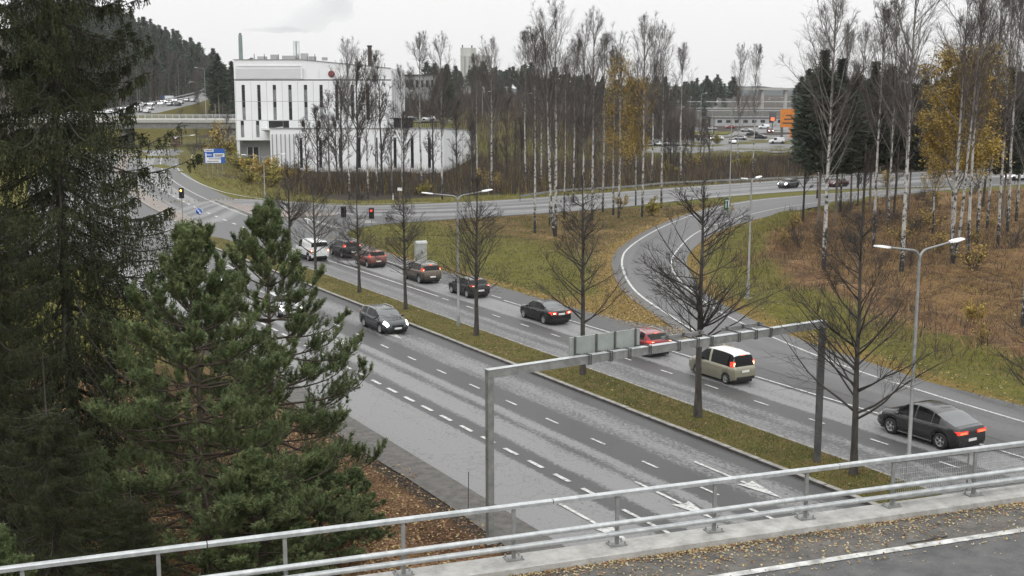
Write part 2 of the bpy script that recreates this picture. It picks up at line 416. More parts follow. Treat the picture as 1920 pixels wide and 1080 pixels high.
def zones(x, y):
    """how much brown leaf litter, golden leaf litter and bare soil lies at a point"""
    rng = np.random.default_rng(5)
    d_ramp = x - np.interp(y, [20, 41, 55, 63, 71, 77, 83, 89, 95, 106, 115, 126, 140], [50, 51.4, 54.2, 55.8, 58.9, 61.3, 65.4, 69.2, 74.1, 85.4, 98, 118, 150])
    right = sstep(4, 16, d_ramp) * (y < 134)
    brown = np.maximum(right * .85, sstep(20.8, 18.8, x) * sstep(95, 40, y))
    lft = np.interp(y, [60, 65, 70, 75, 80, 87, 94, 101, 113, 124, 132, 139], [50, 50.9, 52.9, 55, 57.3, 61, 65.6, 71.2, 82.9, 96.2, 108, 126])
    gore = (x > 47.5) * (x < lft + 2) * sstep(88, 70, y) * (y > 58)
    tri = (x > 48) * (x < lft + 1) * (y > 60) * (y < 138)
    gold = np.maximum(sstep(6, 0.3, lft - x) * tri * .9, gore * .8)
    gold = np.maximum(gold, sstep(5, .5, d_ramp) * (d_ramp > -1) * (y < 134) * .55)
    gold = np.maximum(gold, sstep(3.5, .4, x - 47.8) * tri * .75)
    gold = np.maximum(gold, .35 * right)
    brown = np.maximum(brown, tri * .46 * sstep(52, 70, x))
    X, Zf = cam_frame(x, y)
    soil = sstep(160, 172, y) * sstep(60, 72, x) * (Zf < 420) * np.where(y > 232, .36, .8) + (x < 22) * (x > 19.6) * .6 * (y < 110)
    soil = np.maximum(soil, sstep(400, 450, Zf))
    return brown, gold, soil

def axis(lo, hi, step, far):
    c = np.arange(lo, hi + .01, step); a = [c[-1]]; s = step
    while a[-1] < far: s *= 1.09; a.append(a[-1] + s)
    b = [c[0]]; s = step
    while b[-1] > -far: s *= 1.09; b.append(b[-1] - s)
    return np.r_[b[:0:-1], c, a[1:]]

gx, gy = axis(-30, 190, 1.0, 7000), axis(0, 230, 1.0, 7000)
GX, GY = np.meshgrid(gx, gy)
rng0 = np.random.default_rng(1)
gz = hill(GX, GY)
bump = np.zeros_like(gz)
for k in range(24):
    a_, w_, p_ = rng0.uniform(0, 6.28), rng0.uniform(.15, 2.2), rng0.uniform(0, 6.28)
    bump += np.sin((GX * math.cos(a_) + GY * math.sin(a_)) * w_ + p_) * .035 / (w_ + .6)
lft_ = np.interp(GY, [60, 65, 70, 75, 80, 87, 94, 101, 113, 124, 132, 139], [50, 50.9, 52.9, 55, 57.3, 61, 65.6, 71.2, 82.9, 96.2, 108, 126])
rre_ = np.interp(GY, [20, 41, 55, 63, 71, 77, 83, 89, 95, 106, 115, 126, 140], [52, 51.4, 54.2, 55.8, 58.9, 61.3, 65.4, 69.2, 74.1, 85.4, 98, 118, 150])
tri_in = (GX > 50) & (GX < lft_ - 3) & (GY > 62) & (GY < 133)
wood_in = (GX > rre_ + 3) & (GY < 133)
left_in = GX < 18
back_in = (GY > 178) & (GX > 62)
loose = tri_in * .8 + wood_in * 1.6 + left_in * 1.6 + back_in * 1.0
gz = gz + bump * np.clip(loose, 0, 2) * 2.0 - .03
br, go, so = zones(GX, GY)
ny, nx = GX.shape
idx = np.arange(nx * ny).reshape(ny, nx)
Fg = np.c_[idx[:-1, :-1].ravel(), idx[:-1, 1:].ravel(), idx[1:, 1:].ravel(), idx[1:, :-1].ravel()]

def ground_mat():
    m, nn, ll, b = node_mat('ground_cover')
    tc = N(nn, 'TexCoord')
    def noise(s, d=6, r=.65):
        n = N(nn, 'TexNoise', Scale=s, Detail=float(d), Roughness=r); ll.new(tc.outputs['Object'], n.inputs['Vector']); return n.outputs['Fac']
    nA, nB, nC, nD = noise(.22), noise(1.3), noise(7.5, 4), noise(26, 3)
    grass = ramp(nn, [(.30, (.034, .038, .012)), (.43, (.078, .080, .018)), (.54, (.125, .115, .026)), (.68, (.18, .145, .045))])
    mx = N(nn, 'Math', operation='MULTIPLY_ADD'); mx.inputs[1].default_value = .55; ll.new(nC, mx.inputs[0])
    mh = N(nn, 'Math', operation='MULTIPLY'); mh.inputs[1].default_value = .45; ll.new(nB, mh.inputs[0]); ll.new(mh.outputs[0], mx.inputs[2])
    ll.new(mx.outputs[0], grass.inputs['Fac'])
    mx2 = N(nn, 'Math', operation='MULTIPLY_ADD'); mx2.inputs[1].default_value = .6; ll.new(nD, mx2.inputs[0])
    mh2 = N(nn, 'Math', operation='MULTIPLY'); mh2.inputs[1].default_value = .4; ll.new(nC, mh2.inputs[0]); ll.new(mh2.outputs[0], mx2.inputs[2])
    mb_ = N(nn, 'Math', operation='MULTIPLY_ADD'); mb_.inputs[1].default_value = .55; mb_.inputs[2].default_value = -.275; ll.new(nA, mb_.inputs[0])
    mb2 = N(nn, 'Math', operation='MULTIPLY_ADD'); mb2.inputs[1].default_value = .3; ll.new(nB, mb2.inputs[0]); ll.new(mb_.outputs[0], mb2.inputs[2])
    mb3 = N(nn, 'Math', operation='ADD'); ll.new(mx2.outputs[0], mb3.inputs[0]); ll.new(mb2.outputs[0], mb3.inputs[1])
    mb4 = N(nn, 'Math', operation='SUBTRACT'); mb4.inputs[1].default_value = .15; ll.new(mb3.outputs[0], mb4.inputs[0])
    brown = ramp(nn, [(.33, (.022, .014, .008)), (.45, (.080, .045, .024)), (.54, (.155, .090, .046)), (.66, (.275, .175, .09))]); ll.new(mb4.outputs[0], brown.inputs['Fac'])
    gold = ramp(nn, [(.34, (.045, .032, .012)), (.46, (.14, .095, .028)), (.56, (.24, .165, .05)), (.68, (.34, .25, .10))]); ll.new(mx2.outputs[0], gold.inputs['Fac'])
    soil = ramp(nn, [(.35, (.022, .017, .013)), (.52, (.05, .041, .033)), (.68, (.085, .072, .06))]); ll.new(mx2.outputs[0], soil.inputs['Fac'])
    def layer(under, over, attr, bias):
        at = N(nn, 'Attribute', attribute_name=attr)
        th = N(nn, 'Math', operation='ADD'); ll.new(at.outputs['Fac'], th.inputs[0]); ll.new(bias, th.inputs[1])
        sm = N(nn, 'MapRange', interpolation_type='SMOOTHSTEP'); sm.inputs['From Min'].default_value = .78; sm.inputs['From Max'].default_value = 1.06
        ll.new(th.outputs[0], sm.inputs['Value'])
        mi = N(nn, 'MixRGB'); ll.new(sm.outputs[0], mi.inputs['Fac']); ll.new(under, mi.inputs['Color1']); ll.new(over, mi.inputs['Color2'])
        return mi.outputs[0]
    av = N(nn, 'Math', operation='MULTIPLY_ADD'); av.inputs[1].default_value = .5; ll.new(nC, av.inputs[0])
    av2 = N(nn, 'Math', operation='MULTIPLY'); av2.inputs[1].default_value = .5; ll.new(nB, av2.inputs[0]); ll.new(av2.outputs[0], av.inputs[2])
    c = layer(grass.outputs[0], brown.outputs[0], 'brown', av.outputs[0])
    c = layer(c, gold.outputs[0], 'gold', av.outputs[0])
    c = layer(c, soil.outputs[0], 'soil', av.outputs[0])
    ll.new(c, b.inputs['Base Color']); b.inputs['Roughness'].default_value = .95; b.inputs['Specular IOR Level'].default_value = .15
    bp = N(nn, 'Bump', Strength=.9, Distance=.12); ll.new(mx2.outputs[0], bp.inputs['Height']); ll.new(bp.outputs[0], b.inputs['Normal'])
    return m
M['ground'] = ground_mat()
gme = np_mesh('ground', np.c_[GX.ravel(), GY.ravel(), gz.ravel()], Fg, M['ground'], smooth=True)
for nm, arr in (('brown', br), ('gold', go), ('soil', so)):
    at = gme.attributes.new(nm, 'FLOAT', 'POINT'); at.data.foreach_set('value', np.ascontiguousarray(arr, dtype=np.float32).ravel())
ground = structure(link('ground', gme))
def gh(x, y):                       # ground height by bilinear lookup
    i = np.clip(np.searchsorted(gx, x) - 1, 0, nx - 2); j = np.clip(np.searchsorted(gy, y) - 1, 0, ny - 2)
    u = (x - gx[i]) / (gx[i + 1] - gx[i]); v = (y - gy[j]) / (gy[j + 1] - gy[j])
    return gz[j, i] * (1 - u) * (1 - v) + gz[j, i + 1] * u * (1 - v) + gz[j + 1, i] * (1 - u) * v + gz[j + 1, i + 1] * u * v

# ------------------------------------------------------------------ roads
ys = np.r_[np.arange(-90, 110, 10), np.arange(110, 345, 5)]
def xs_at(x0): return [(x0 + shift(y), y) for y in ys]
left_half = fill_between('main_road', xs_at(22.0), xs_at(36.2), .012, M['road'], n=90, nu=3)
uvl = left_half.data.uv_layers[0]
for d in uvl.data: d.uv.x += 22.0
A = [(36.2 + shift(y), y) for y in ys]
B = [((52.9 if y < 50 else np.interp(y, [50, 62, 64, 104, 118, 140, 345], [52.6, 52.0, 48.2, 48.2, 49.5, 50.2, 50.6])) + shift(y), y) for y in ys]
right_half = fill_between('main_road', A, B, .012, M['road_right'], n=110, nu=3)
for d in right_half.data.uv_layers[0].data: d.uv.x += 36.2
structure(left_half); structure(right_half)
sh = fill_between('gravel_shoulder', smooth_line([(20.1, -60), (20.2, 20), (20.45, 30), (20.1, 36), (20.5, 42), (20.2, 50), (20.5, 58), (20.2, 70), (20.4, 110)], 2), smooth_line([(22.05, -60), (22.05, 20), (22.05, 30), (22.05, 36), (22.05, 42), (22.05, 50), (22.05, 58), (22.05, 70), (22.05, 110)], 2), .006, M['shoulder_asphalt'], n=40); structure(sh)
# junction and cross road
xT = [(-60, 152), (10, 152), (22, 152), (36, 156), (49, 178), (53, 181), (58.3, 172.5), (62, 163.5), (66.9, 158.3), (77.1, 156.8), (88.3, 156.6), (99.2, 158.9), (111.9, 160.5), (129.5, 163.8), (149, 166.3), (164.5, 168.8), (186, 170.6), (214, 170.5), (300, 168), (420, 160)]
xB = [(-60, 120), (10, 120), (22, 117), (36, 112), (48.0, 104), (48.6, 114), (50.0, 124), (52.5, 131), (58, 135.4), (69.1, 136), (83.2, 136.4), (97.5, 138.4), (112.6, 143.5), (133.3, 146.8), (143.9, 146.8), (160, 143), (176.7, 138), (214, 134), (300, 128), (420, 120)]
cross = structure(fill_between('cross_road', smooth_line(xT, 2), smooth_line(xB, 2), .018, M['cross'], n=140, nu=4))
# ramp
rL = smooth_line([(150, 141.5), (125.9, 139.3), (115.7, 135.9), (108.2, 131.8), (96.2, 123.7), (82.9, 112.7), (71.2, 101.3), (65.6, 94.1), (61.0, 87.0), (57.3, 80.6), (55.0, 75.7), (52.9, 70.2), (50.9, 65.1), (50.3, 62.9)], 2)
rR = smooth_line([(178, 139.5), (148.2, 137.8), (138.1, 134.5), (128.4, 131.6), (113.9, 126.8), (100.5, 119.0), (91.2, 113.1), (83.8, 106.8), (77.0, 99.9), (70.6, 92.9), (65.8, 86.4), (62.3, 80.3), (60.5, 76.9), (57.1, 69.9), (55.5, 65.9), (54.5, 62.4), (53.6, 59.6), (52.1, 53.9), (51.1, 48.8), (50.8, 45.1), (50.4, 41.3), (49.8, 30), (49.8, -60)], 2)
def offset(p, d):
    t = np.gradient(p, axis=0); t /= np.linalg.norm(t, axis=1)[:, None]
    return p + np.c_[-t[:, 1], t[:, 0]] * d
aL = np.vstack([offset(rL, -1.0), [(48.3, 58.5), (47.0, 55.0), (46.6, 45), (46.4, -60)]])
aR = smooth_line([(178, 138), (160, 137), (138, 131.8), (118.7, 125.2), (98.2, 115.2), (85.4, 105.9), (74.1, 94.9), (69.2, 88.7), (65.4, 83.0), (61.3, 76.5), (58.9, 71.2), (55.8, 62.7), (55.1, 59.5), (54.2, 55.7), (52.9, 46.5), (51.6, 41.0), (51.2, 30), (51.2, -60)], 2)
ramp_road = structure(fill_between('slip_road', aL, aR, .024, M['ramp'], n=180, nu=4))

# ------------------------------------------------------------------ painted markings (sheets over the asphalt)
mk = MB()
def dash(x, y0, y1, w=.14, z=.034, curve=False, mi=0):
    n = max(2, int(abs(y1 - y0) / 4) + 1)
    ribbon(mk, [(x + (shift(y) if curve else 0), y) for y in np.linspace(y0, y1, n)], w, z, mi)
# lane line between the left-hand lanes, one metre strokes
y = 36.4
while y < 112: dash(30.28, y, y + 1.15, .13); y += 4.05
for k in range(36): dash(26.0, 38.6 + k * 2.16, 38.6 + k * 2.16 + 1.2, .2)
dash(25.98, 20, 36.9, .17); dash(30.3, 10, 35.0, .17)
y = 34.0
while y < 84: dash(41.5, y, y + 1.1, .13); y += 4.05
dash(41.6, 84.6, 131, .15)
dash(45.2, -40, 80.5, .14); 
for yy in (81.5, 85, 88.5, 92, 95.5): dash(45.5, yy, yy + 1.6, .14)
dash(46.2, 99, 118, .13)
ribbon(mk, rL, .19, .038); ribbon(mk, rR, .15, .038)
# beyond the junction
dash(46.4, 148, 340, .16, .036, True)
for k in range(60):
    y = 139 + k * 4.7; dash(42.6, y, y + 1.6, .28, .036, True)
    if k > 4: dash(32, y, y + 1.4, .2, .036, True)
ribbon(mk, smooth_line([(52.4, 340), (51.5 + 17.2, 270.1), (62.0, 241), (58.0, 214), (56.2, 197.4), (55.8, 187), (57.2, 175.4), (61, 165.5), (67, 160.0), (77, 158.6)][1:], 2), .2, .04)
ribbon(mk, [(53.5 + shift(y), y) for y in (270, 300, 340)], .2, .04)
# cross road lines, follow the sheet
def lerp_lines(q, x0, x1, w, dashed=None):
    T, B_ = smooth_line(xT, 2), smooth_line(xB, 2)
    xs = np.arange(x0, x1, 2.0)
    pts = [(x, np.interp(x, B_[:, 0], B_[:, 1]) * (1 - q) + np.interp(x, T[12:, 0], T[12:, 1]) * q) for x in xs]
    if not dashed: ribbon(mk, pts, w, .04)
    else:
        for i in range(0, len(pts) - 2, dashed): ribbon(mk, pts[i:i + 2], w, .04)
lerp_lines(.06, 66, 300, .22); lerp_lines(.93, 70, 300, .22); lerp_lines(.5, 72, 300, .25); lerp_lines(.27, 72, 150, .18, 4); lerp_lines(.72, 72, 300, .18, 4)
# give-way strokes at the end of the cross road
for k in range(9):
    t0 = k / 9.0; x, y = 53.1 - .45 * t0, 146 - 12.4 * t0
    mk.poly([(x - .35, y, .042), (x + .35, y, .042), (x + .35, y - .95, .042), (x - .35, y - .95, .042)])
for k in range(5): mk.poly([(57.5, 137.2 + k * .9, .042), (59.2, 137.2 + k * .9, .042), (59.2, 137.6 + k * .9, .042), (57.5, 137.6 + k * .9, .042)])
def arrow(x, y, s=1.0, turn=False):      # pointing towards the overpass (-y)
    z = .042
    mk.poly([(x - .08, y + 3.1 * s, z), (x - .08, y, z), (x + .08, y, z), (x + .08, y + 3.1 * s, z)])
    mk.poly([(x, y - 2.0 * s, z + .001), (x + .42, y + .1, z + .001), (x + .13, y - .05, z + .001), (x - .13, y - .05, z + .001), (x - .42, y + .1, z + .001)])
arrow(24.2, 35.9, 1.0); arrow(28.35, 36.3, 1.0); arrow(32.2, 37.0, 1.1)
arrow(28.3, 72.3, 1.0); arrow(32.2, 72.9, 1.0); arrow(24.2, 74, 1.0)
arrow(28.3, 108, 1.0); arrow(32.2, 108, 1.0)
marks = structure(mk.build('road_markings', M['paint'], fix=False))

# ------------------------------------------------------------------ median island: kerb stones, turf
med = structure(MB().prism([(34.85, -80), (34.85, 128), (35.3, 131.5), (36.4, 133), (37.4, 131.5), (37.86, 128), (37.86, -80)], -.05, .125).build('median_island', M['ground']))
for nm, v in (('brown', .37), ('gold', .0), ('soil', .27)):
    at = med.data.attributes.new(nm, 'FLOAT', 'POINT'); at.data.foreach_set('value', np.full(len(med.data.vertices), v, dtype=np.float32))
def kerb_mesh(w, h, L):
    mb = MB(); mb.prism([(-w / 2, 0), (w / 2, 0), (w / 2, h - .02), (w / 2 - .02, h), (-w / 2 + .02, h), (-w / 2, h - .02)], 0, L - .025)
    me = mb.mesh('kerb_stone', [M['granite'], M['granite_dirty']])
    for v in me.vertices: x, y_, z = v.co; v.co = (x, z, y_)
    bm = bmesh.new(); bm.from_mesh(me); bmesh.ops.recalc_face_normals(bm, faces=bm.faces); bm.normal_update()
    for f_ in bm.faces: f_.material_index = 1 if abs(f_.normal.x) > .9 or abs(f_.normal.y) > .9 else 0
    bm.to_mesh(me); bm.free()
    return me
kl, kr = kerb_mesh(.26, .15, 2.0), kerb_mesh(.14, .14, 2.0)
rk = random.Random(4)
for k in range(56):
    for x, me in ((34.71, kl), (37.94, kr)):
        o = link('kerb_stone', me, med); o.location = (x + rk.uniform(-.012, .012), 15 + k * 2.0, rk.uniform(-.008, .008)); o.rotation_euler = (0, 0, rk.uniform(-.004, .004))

# islands of the junction
isl = MB(); pts = [(36.9, 141.2), (39.3, 142.8)] + [(39.2 + shift(y), y) for y in range(160, 330, 10)] + [(36.9 + shift(y), y) for y in range(320, 150, -10)]
isl.prism(pts, 0, .15); island = structure(isl.build('refuge_island', M['paving']))
for i in range(len(pts)):
    a, b = pts[i], pts[(i + 1) % len(pts)]
    L = math.dist(a, b)
    if L > 30: continue
    n = max(1, int(L / 2.5))
    for j in range(n):
        p = [a[q] + (b[q] - a[q]) * j / n for q in (0, 1)]; q_ = [a[q] + (b[q] - a[q]) * (j + .97) / n for q in (0, 1)]
        if p[1] > 215: continue
        MB().bar((*p, .085), (*q_, .085), .22, .19).build('kerb_stone', M['granite'], island)
tri_pts = [(50.3, 175.6), (51.2, 168.5), (54.5, 158.5), (58.9, 149.2), (57.5, 146.9), (52.0, 147.2), (48.4, 151.2)]
tri = structure(MB().prism(tri_pts, 0, .14).build('traffic_island', M['paving']))
for i in range(len(tri_pts)):
    a, b = tri_pts[i], tri_pts[(i + 1) % len(tri_pts)]; n = max(1, int(math.dist(a, b) / 2.5))
    for j in range(n):
        MB().bar(tuple(a[q] + (b[q] - a[q]) * j / n for q in (0, 1)) + (.08,), tuple(a[q] + (b[q] - a[q]) * (j + .97) / n for q in (0, 1)) + (.08,), .2, .18).build('kerb_stone', M['granite'], tri)

# ------------------------------------------------------------------ far ground: car park, motorway, overpass
def cz(px, Zf): return from_cam((px - 960) / 2276 * Zf, Zf)
park = structure(MB().poly([(*cz(1150, 318), .03), (*cz(1640, 318), .03), (*cz(1600, 600), .03), (*cz(1215, 600), .03)]).build('car_park', M['far_asphalt'], fix=False))
pm = MB()
for k in range(16):
    x, y = cz(1215 + k * 17, 398); x2, y2 = cz(1212 + k * 17, 405)
    ribbon(pm, [(x, y), (x2, y2)], .15, .05)
for k in range(12):
    x, y = cz(1300 + k * 22, 470); x2, y2 = cz(1302 + k * 22, 462); ribbon(pm, [(x, y), (x2, y2)], .15, .05)
structure(pm.build('parking_marks', M['paint_worn'], fix=False))
verge = structure(MB().prism([cz(1290, 445), cz(1360, 445), cz(1372, 475), cz(1280, 475)], .0, .35).build('grass_verge', M['ground']))
for nm in ('brown', 'gold', 'soil'): verge.data.attributes.new(nm, 'FLOAT', 'POINT')
# local street behind the podium
st = MB(); ribbon(st, [cz(735, 345), cz(900, 352), cz(1080, 350), cz(1300, 365)], 9, .06, zf=lambda x, y: float(gh(x, y)) + .35)
structure(st.build('side_street', M['far_asphalt'], fix=False))

# ------------------------------------------------------------------ the bridge the camera's mast stands on
BR = Matrix.Rotation(-R(9.58), 4, 'Z'); BO = Vector((2.12, 21.05, 0))
bridge = empty('road_bridge', BO, -R(9.58), 'concrete road bridge in the foreground with leaf strewn shoulder and white edge line', 'bridge')
x0b, x1b = -46, 62
MB().prism([(x0b, -.5), (x1b, -.5), (x1b, .22), (x0b, .22)], 6.55, 7.0).build('edge_beam', M['concrete'], bridge)
MB().prism([(x0b, -14), (x1b, -14), (x1b, -.5), (x0b, -.5)], 6.0, 6.87).build('deck', M['deck_asphalt'], bridge)
sm_ = MB(); sm_.poly([(x0b, -1.82, 6.876), (x1b, -1.82, 6.876), (x1b, -.5, 6.876), (x0b, -.5, 6.876)]); sm_.build('shoulder', M['shoulder_asphalt'], bridge, fix=False)
ln = MB(); ln.poly([(x0b, -2.0, 6.882), (x1b, -2.0, 6.882), (x1b, -1.80, 6.882), (x0b, -1.80, 6.882)]); ln.build('edge_line', M['paint_worn'], bridge, fix=False)
MB().prism([(x0b, -13.5), (x1b, -13.5), (x1b, -.15), (x0b, -.15)], 5.3, 6.0).build('girder', M['concrete'], bridge)
rail = empty('bridge_railing', BO, -R(9.58), 'galvanised railing with flat handrail and two tubes along the bridge edge', 'railing')
def bl(x, y):                      # world -> bridge axis coordinate
    d = Vector((x - BO.x, y - BO.y)); c, s = math.cos(R(9.58)), math.sin(R(9.58)); return d.x * c - d.y * s
px_ = [bl(*q) for q in ((11.16, 19.46), (13.36, 19.1), (15.49, 18.71), (17.75, 18.33), (20.04, 18.0), (22.04, 17.55))]
pitch = (px_[-1] - px_[0]) / 5
posts = [px_[0] + k * pitch for k in range(-18, 24)]
pm_ = MB(); pm_.box((0, 0, 7.53), (.07, .055, 1.02)); pm_.box((0, -.1, 7.5), (.05, .16, .05)); pm_.box((0, -.1, 7.3), (.05, .16, .05))
pmesh = pm_.build('post', M['galv_dull'], rail)
bm_ = MB(); bm_.box((0, 0, 7.012), (.36, .26, .024))
for i in (-1, 1):
    for j in (-1, 1): bm_.lathe([(.0, 7.075), (.018, 7.075), (.018, 7.02)], (i * .14, j * .09, 0), 6)
bmesh_ = bm_.build('base_plate', M['galv_dull'], pmesh)
pmesh.location.x = posts[0]
for x in posts[1:]:
    c = copy_tree(pmesh, rail); c.location.x = x
def rail_run(name, y, z, prof, m, phase):
    seg = 6.6; x = x0b + phase
    while x < x1b:
        mb = MB()
        if prof == 'flat':
            mb.add([(a, y + dy, z + dz) for a in (x, min(x + seg - .02, x1b)) for dy, dz in ((-.055, -.075), (-.06, -.01), (-.045, .012), (.045, .012), (.06, -.01), (.055, -.075))],
                   [(0, 1, 7, 6), (1, 2, 8, 7), (2, 3, 9, 8), (3, 4, 10, 9), (4, 5, 11, 10), (5, 0, 6, 11), (0, 5, 4, 3, 2, 1), (6, 7, 8, 9, 10, 11)])
        else:
            mb.tube([(x, y, z), (min(x + seg - .015, x1b), y, z)], prof, 12)
            mb.tube([(x - .16, y, z), (x + .16, y, z)], prof * .9, 8)
        mb.build(name, m, rail); x += seg
rail_run('handrail', 0, 8.1, 'flat', M['galv'], 3.2)
rail_run('guard_tube', -.2, 7.52, .055, M['galv'], 2.0)
rail_run('guard_tube', -.2, 7.31, .055, M['galv'], 2.0)
for k, x in enumerate(posts):      # mesh screens over the carriageway on the right
    if px_[4] - .3 < x < 40:
        fr = MB()
        a, b = x + .1, x + pitch - .1
        for p, q in (((a, .1, 7.95), (b, .1, 7.95)), ((a, .1, 7.1), (b, .1, 7.1)), ((a, .1, 7.1), (a, .1, 7.95)), ((b, .1, 7.1), (b, .1, 7.95))): fr.bar(p, q, .03, .03)
        f = fr.build('screen_frame', M['galv_dull'], rail)
        ws = MB(); n = int((b - a) / .05)
        for i in range(1, n): xx = a + (b - a) * i / n; ws.bar((xx, .1, 7.1), (xx, .1, 7.95), .006, .006)
        for i in range(1, 6): zz = 7.1 + .85 * i / 6; ws.bar((a, .107, zz), (b, .107, zz), .006, .006)
        w_ = ws.build('wire_mesh', M['galv'], f); w_['kind'] = 'stuff'

# ------------------------------------------------------------------ sign gantry
gl, gr_ = Vector((*(19.86, 36.44), 0)), Vector((*(36.62, 37.5), 0))
gd = (gr_ - gl); gL = gd.length; ga = math.atan2(gd.y, gd.x)
gan = empty('sign_gantry', gl, ga, 'grey steel portal gantry spanning the road, signs seen from behind', 'gantry')
MB().box((.02, 0, 3.03), (.24, .2, 6.06)).box((.02, 0, .02), (.5, .45, .04)).build('post', M['galv_dull'], gan)
MB().box((gL - .02, 0, 3.03), (.24, .2, 6.06)).box((gL - .02, 0, .02), (.5, .45, .04)).build('post', M['galv_dark'], gan)
bmb = MB(); bmb.box((gL / 2, 0, 6.21), (gL + .2, .24, .3)); bmb.build('beam', M['galv_dull'], gan)
cap_ = MB(); cap_.box((gL / 2, 0, 6.368), (gL + .2, .28, .012)); cap_.build('beam_lip', M['galv'], gan)
def along(px, py):                  # place on the beam
    p = Vector((*px, 0)) - gl; return p.dot(gd.normalized())
cl = [(24.14, 37.12), (25.12, 37.33), (26.0, 37.38), (26.99, 37.5), (28.44, 37.49), (29.42, 37.53), (30.16, 37.36), (31.66, 37.0), (32.6, 37.09), (33.43, 37.13)]
cx = [along(q, 0) for q in cl]
cm = MB()
for dx in (-.05, .05):
    cm.bar((dx, -.15, 6.02), (dx, -.15, 6.42), .025, .025); cm.bar((dx, .15, 6.02), (dx, .15, 6.42), .025, .025)
    cm.bar((dx, -.17, 6.385), (dx, .17, 6.385), .025, .025); cm.bar((dx, -.17, 6.035), (dx, .17, 6.035), .025, .025)
c0 = cm.build('clamp', M['galv_dark'], gan); c0.location.x = cx[0]
for x in cx[1:]:
    c = c0.copy(); COL.objects.link(c); c.parent = gan; c.location.x = x
sp = MB().box(((cx[0] + cx[3]) / 2 - .32, .42, 6.60), (cx[3] - cx[0] + .45, .05, .80)).build('sign_panel', M['sign_back'], gan)
sp['label'] = 'blank aluminium back of a direction sign'
for x in cx[:4]: MB().box((x - .32, .36, 6.55), (.06, .07, .95)).bar((x - .1, .1, 6.36), (x - .32, .4, 6.36), .05, .05).build('bracket', M['galv_dark'], gan)
for a, b in ((cx[4], cx[6]), (cx[7], cx[9])):
    MB().box(((a + b) / 2, .62, 6.42), (b - a + .5, .05, .16)).build('mounting_rail', M['galv_dull'], gan)
    for x in (a, (a + b) / 2, b): MB().bar((x, .1, 6.4), (x, .62, 6.42), .06, .06).box((x, .6, 6.5), (.1, .1, .08)).build('bracket', M['galv_dark'], gan)

# ------------------------------------------------------------------ lamp posts
def lamp_post(x, y, h, ang, arms, label, z=0.0, reach=1.75, rise=.55, group='street lamps along the roads'):
    t = empty('street_lamp', (x, y, z), ang, label, 'street lamp', group)
    MB().lathe([(.13, 0), (.13, 1.2), (.085, 1.25), (.06, h - .55)], n=10).box((0, 0, .02), (.4, .4, .04)).build('pole', M['pole_grey'], t)
    for s in arms:
        pts = [(0, 0, h - .6)]
        for k in range(1, 6): q = k / 5 * R(82); pts.append((s * .45 * (1 - math.cos(q)), 0, h - .6 + .45 * math.sin(q)))
        pts.append((s * reach, 0, h - .15 + rise * .35))
        MB().tube(pts, [.06, .058, .055, .052, .05, .05, .042], 8).build('arm', M['pole_grey'], t)
        hd = MB(); xh = s * (reach - .05); zh = h - .15 + rise * .35
        hd.add([(xh, -.06, zh - .03), (xh, .06, zh - .03), (xh, .06, zh + .05), (xh, -.06, zh + .05),
                (xh + s * .3, -.16, zh), (xh + s * .3, .16, zh), (xh + s * .3, .13, zh + .1), (xh + s * .3, -.13, zh + .1),
                (xh + s * .78, -.13, zh + .08), (xh + s * .78, .13, zh + .08), (xh + s * .76, .1, zh + .14), (xh + s * .76, -.1, zh + .14)],
               [(0, 1, 2, 3), (0, 4, 5, 1), (1, 5, 6, 2), (2, 6, 7, 3), (3, 7, 4, 0), (4, 8, 9, 5), (5, 9, 10, 6), (6, 10, 11, 7), (7, 11, 8, 4), (8, 11, 10, 9)])
        hd.build('lamp_head', M['lamp_white'], t)
    return t
lamp_post(37.2, 72.6, 9.2, 0, (-1, 1), 'double armed street lamp in the median beside the fifth tree', reach=1.9)
lamp_post(38.2, 33.9, 9.85, 0, (-1, 1), 'nearest double armed street lamp, next to the dark coupe at right', reach=1.75)
lamp_post(*(62.16, 71.89), 9.46, R(20), (-1, 1), 'single lamp post in the grass behind the slip road bend', reach=.7, rise=.1)
lamp_post(*(56.96, 173.4), 6.58, R(0), (-1, 1), 'double armed lamp at the right turn in front of yellow bushes', reach=2.6, rise=.9)
lamp_post(*(48.12, 192.52), 9.01, R(-20), (1,), 'lamp post in the island left of the blue direction sign', reach=3.2)
lamp_post(*(101.9, 121.99), 15.33, R(60), (), 'tall thin pole behind the small green sign on the slip road')
lamp_post(*(238.4, 300.12), 15.19, R(10), (1,), 'tall pale lamp post standing in the car park')
lamp_post(*(257.4, 317.92), 12.54, R(10), (1,), 'lamp post on the grass verge in the car park')
for k, (px, zf, ty) in enumerate(((1425, 560, 186), (1449, 560, 183), (1232, 520, 205), (1265, 500, 200), (1290, 520, 195))):
    x, y = cz(px, zf); lamp_post(x, y, 16 - (ty - 170) / 2276 * zf, -HEAD, (1, -1) if k == 1 else (1,), 'distant thin lamp post by the motorway', reach=2.5)

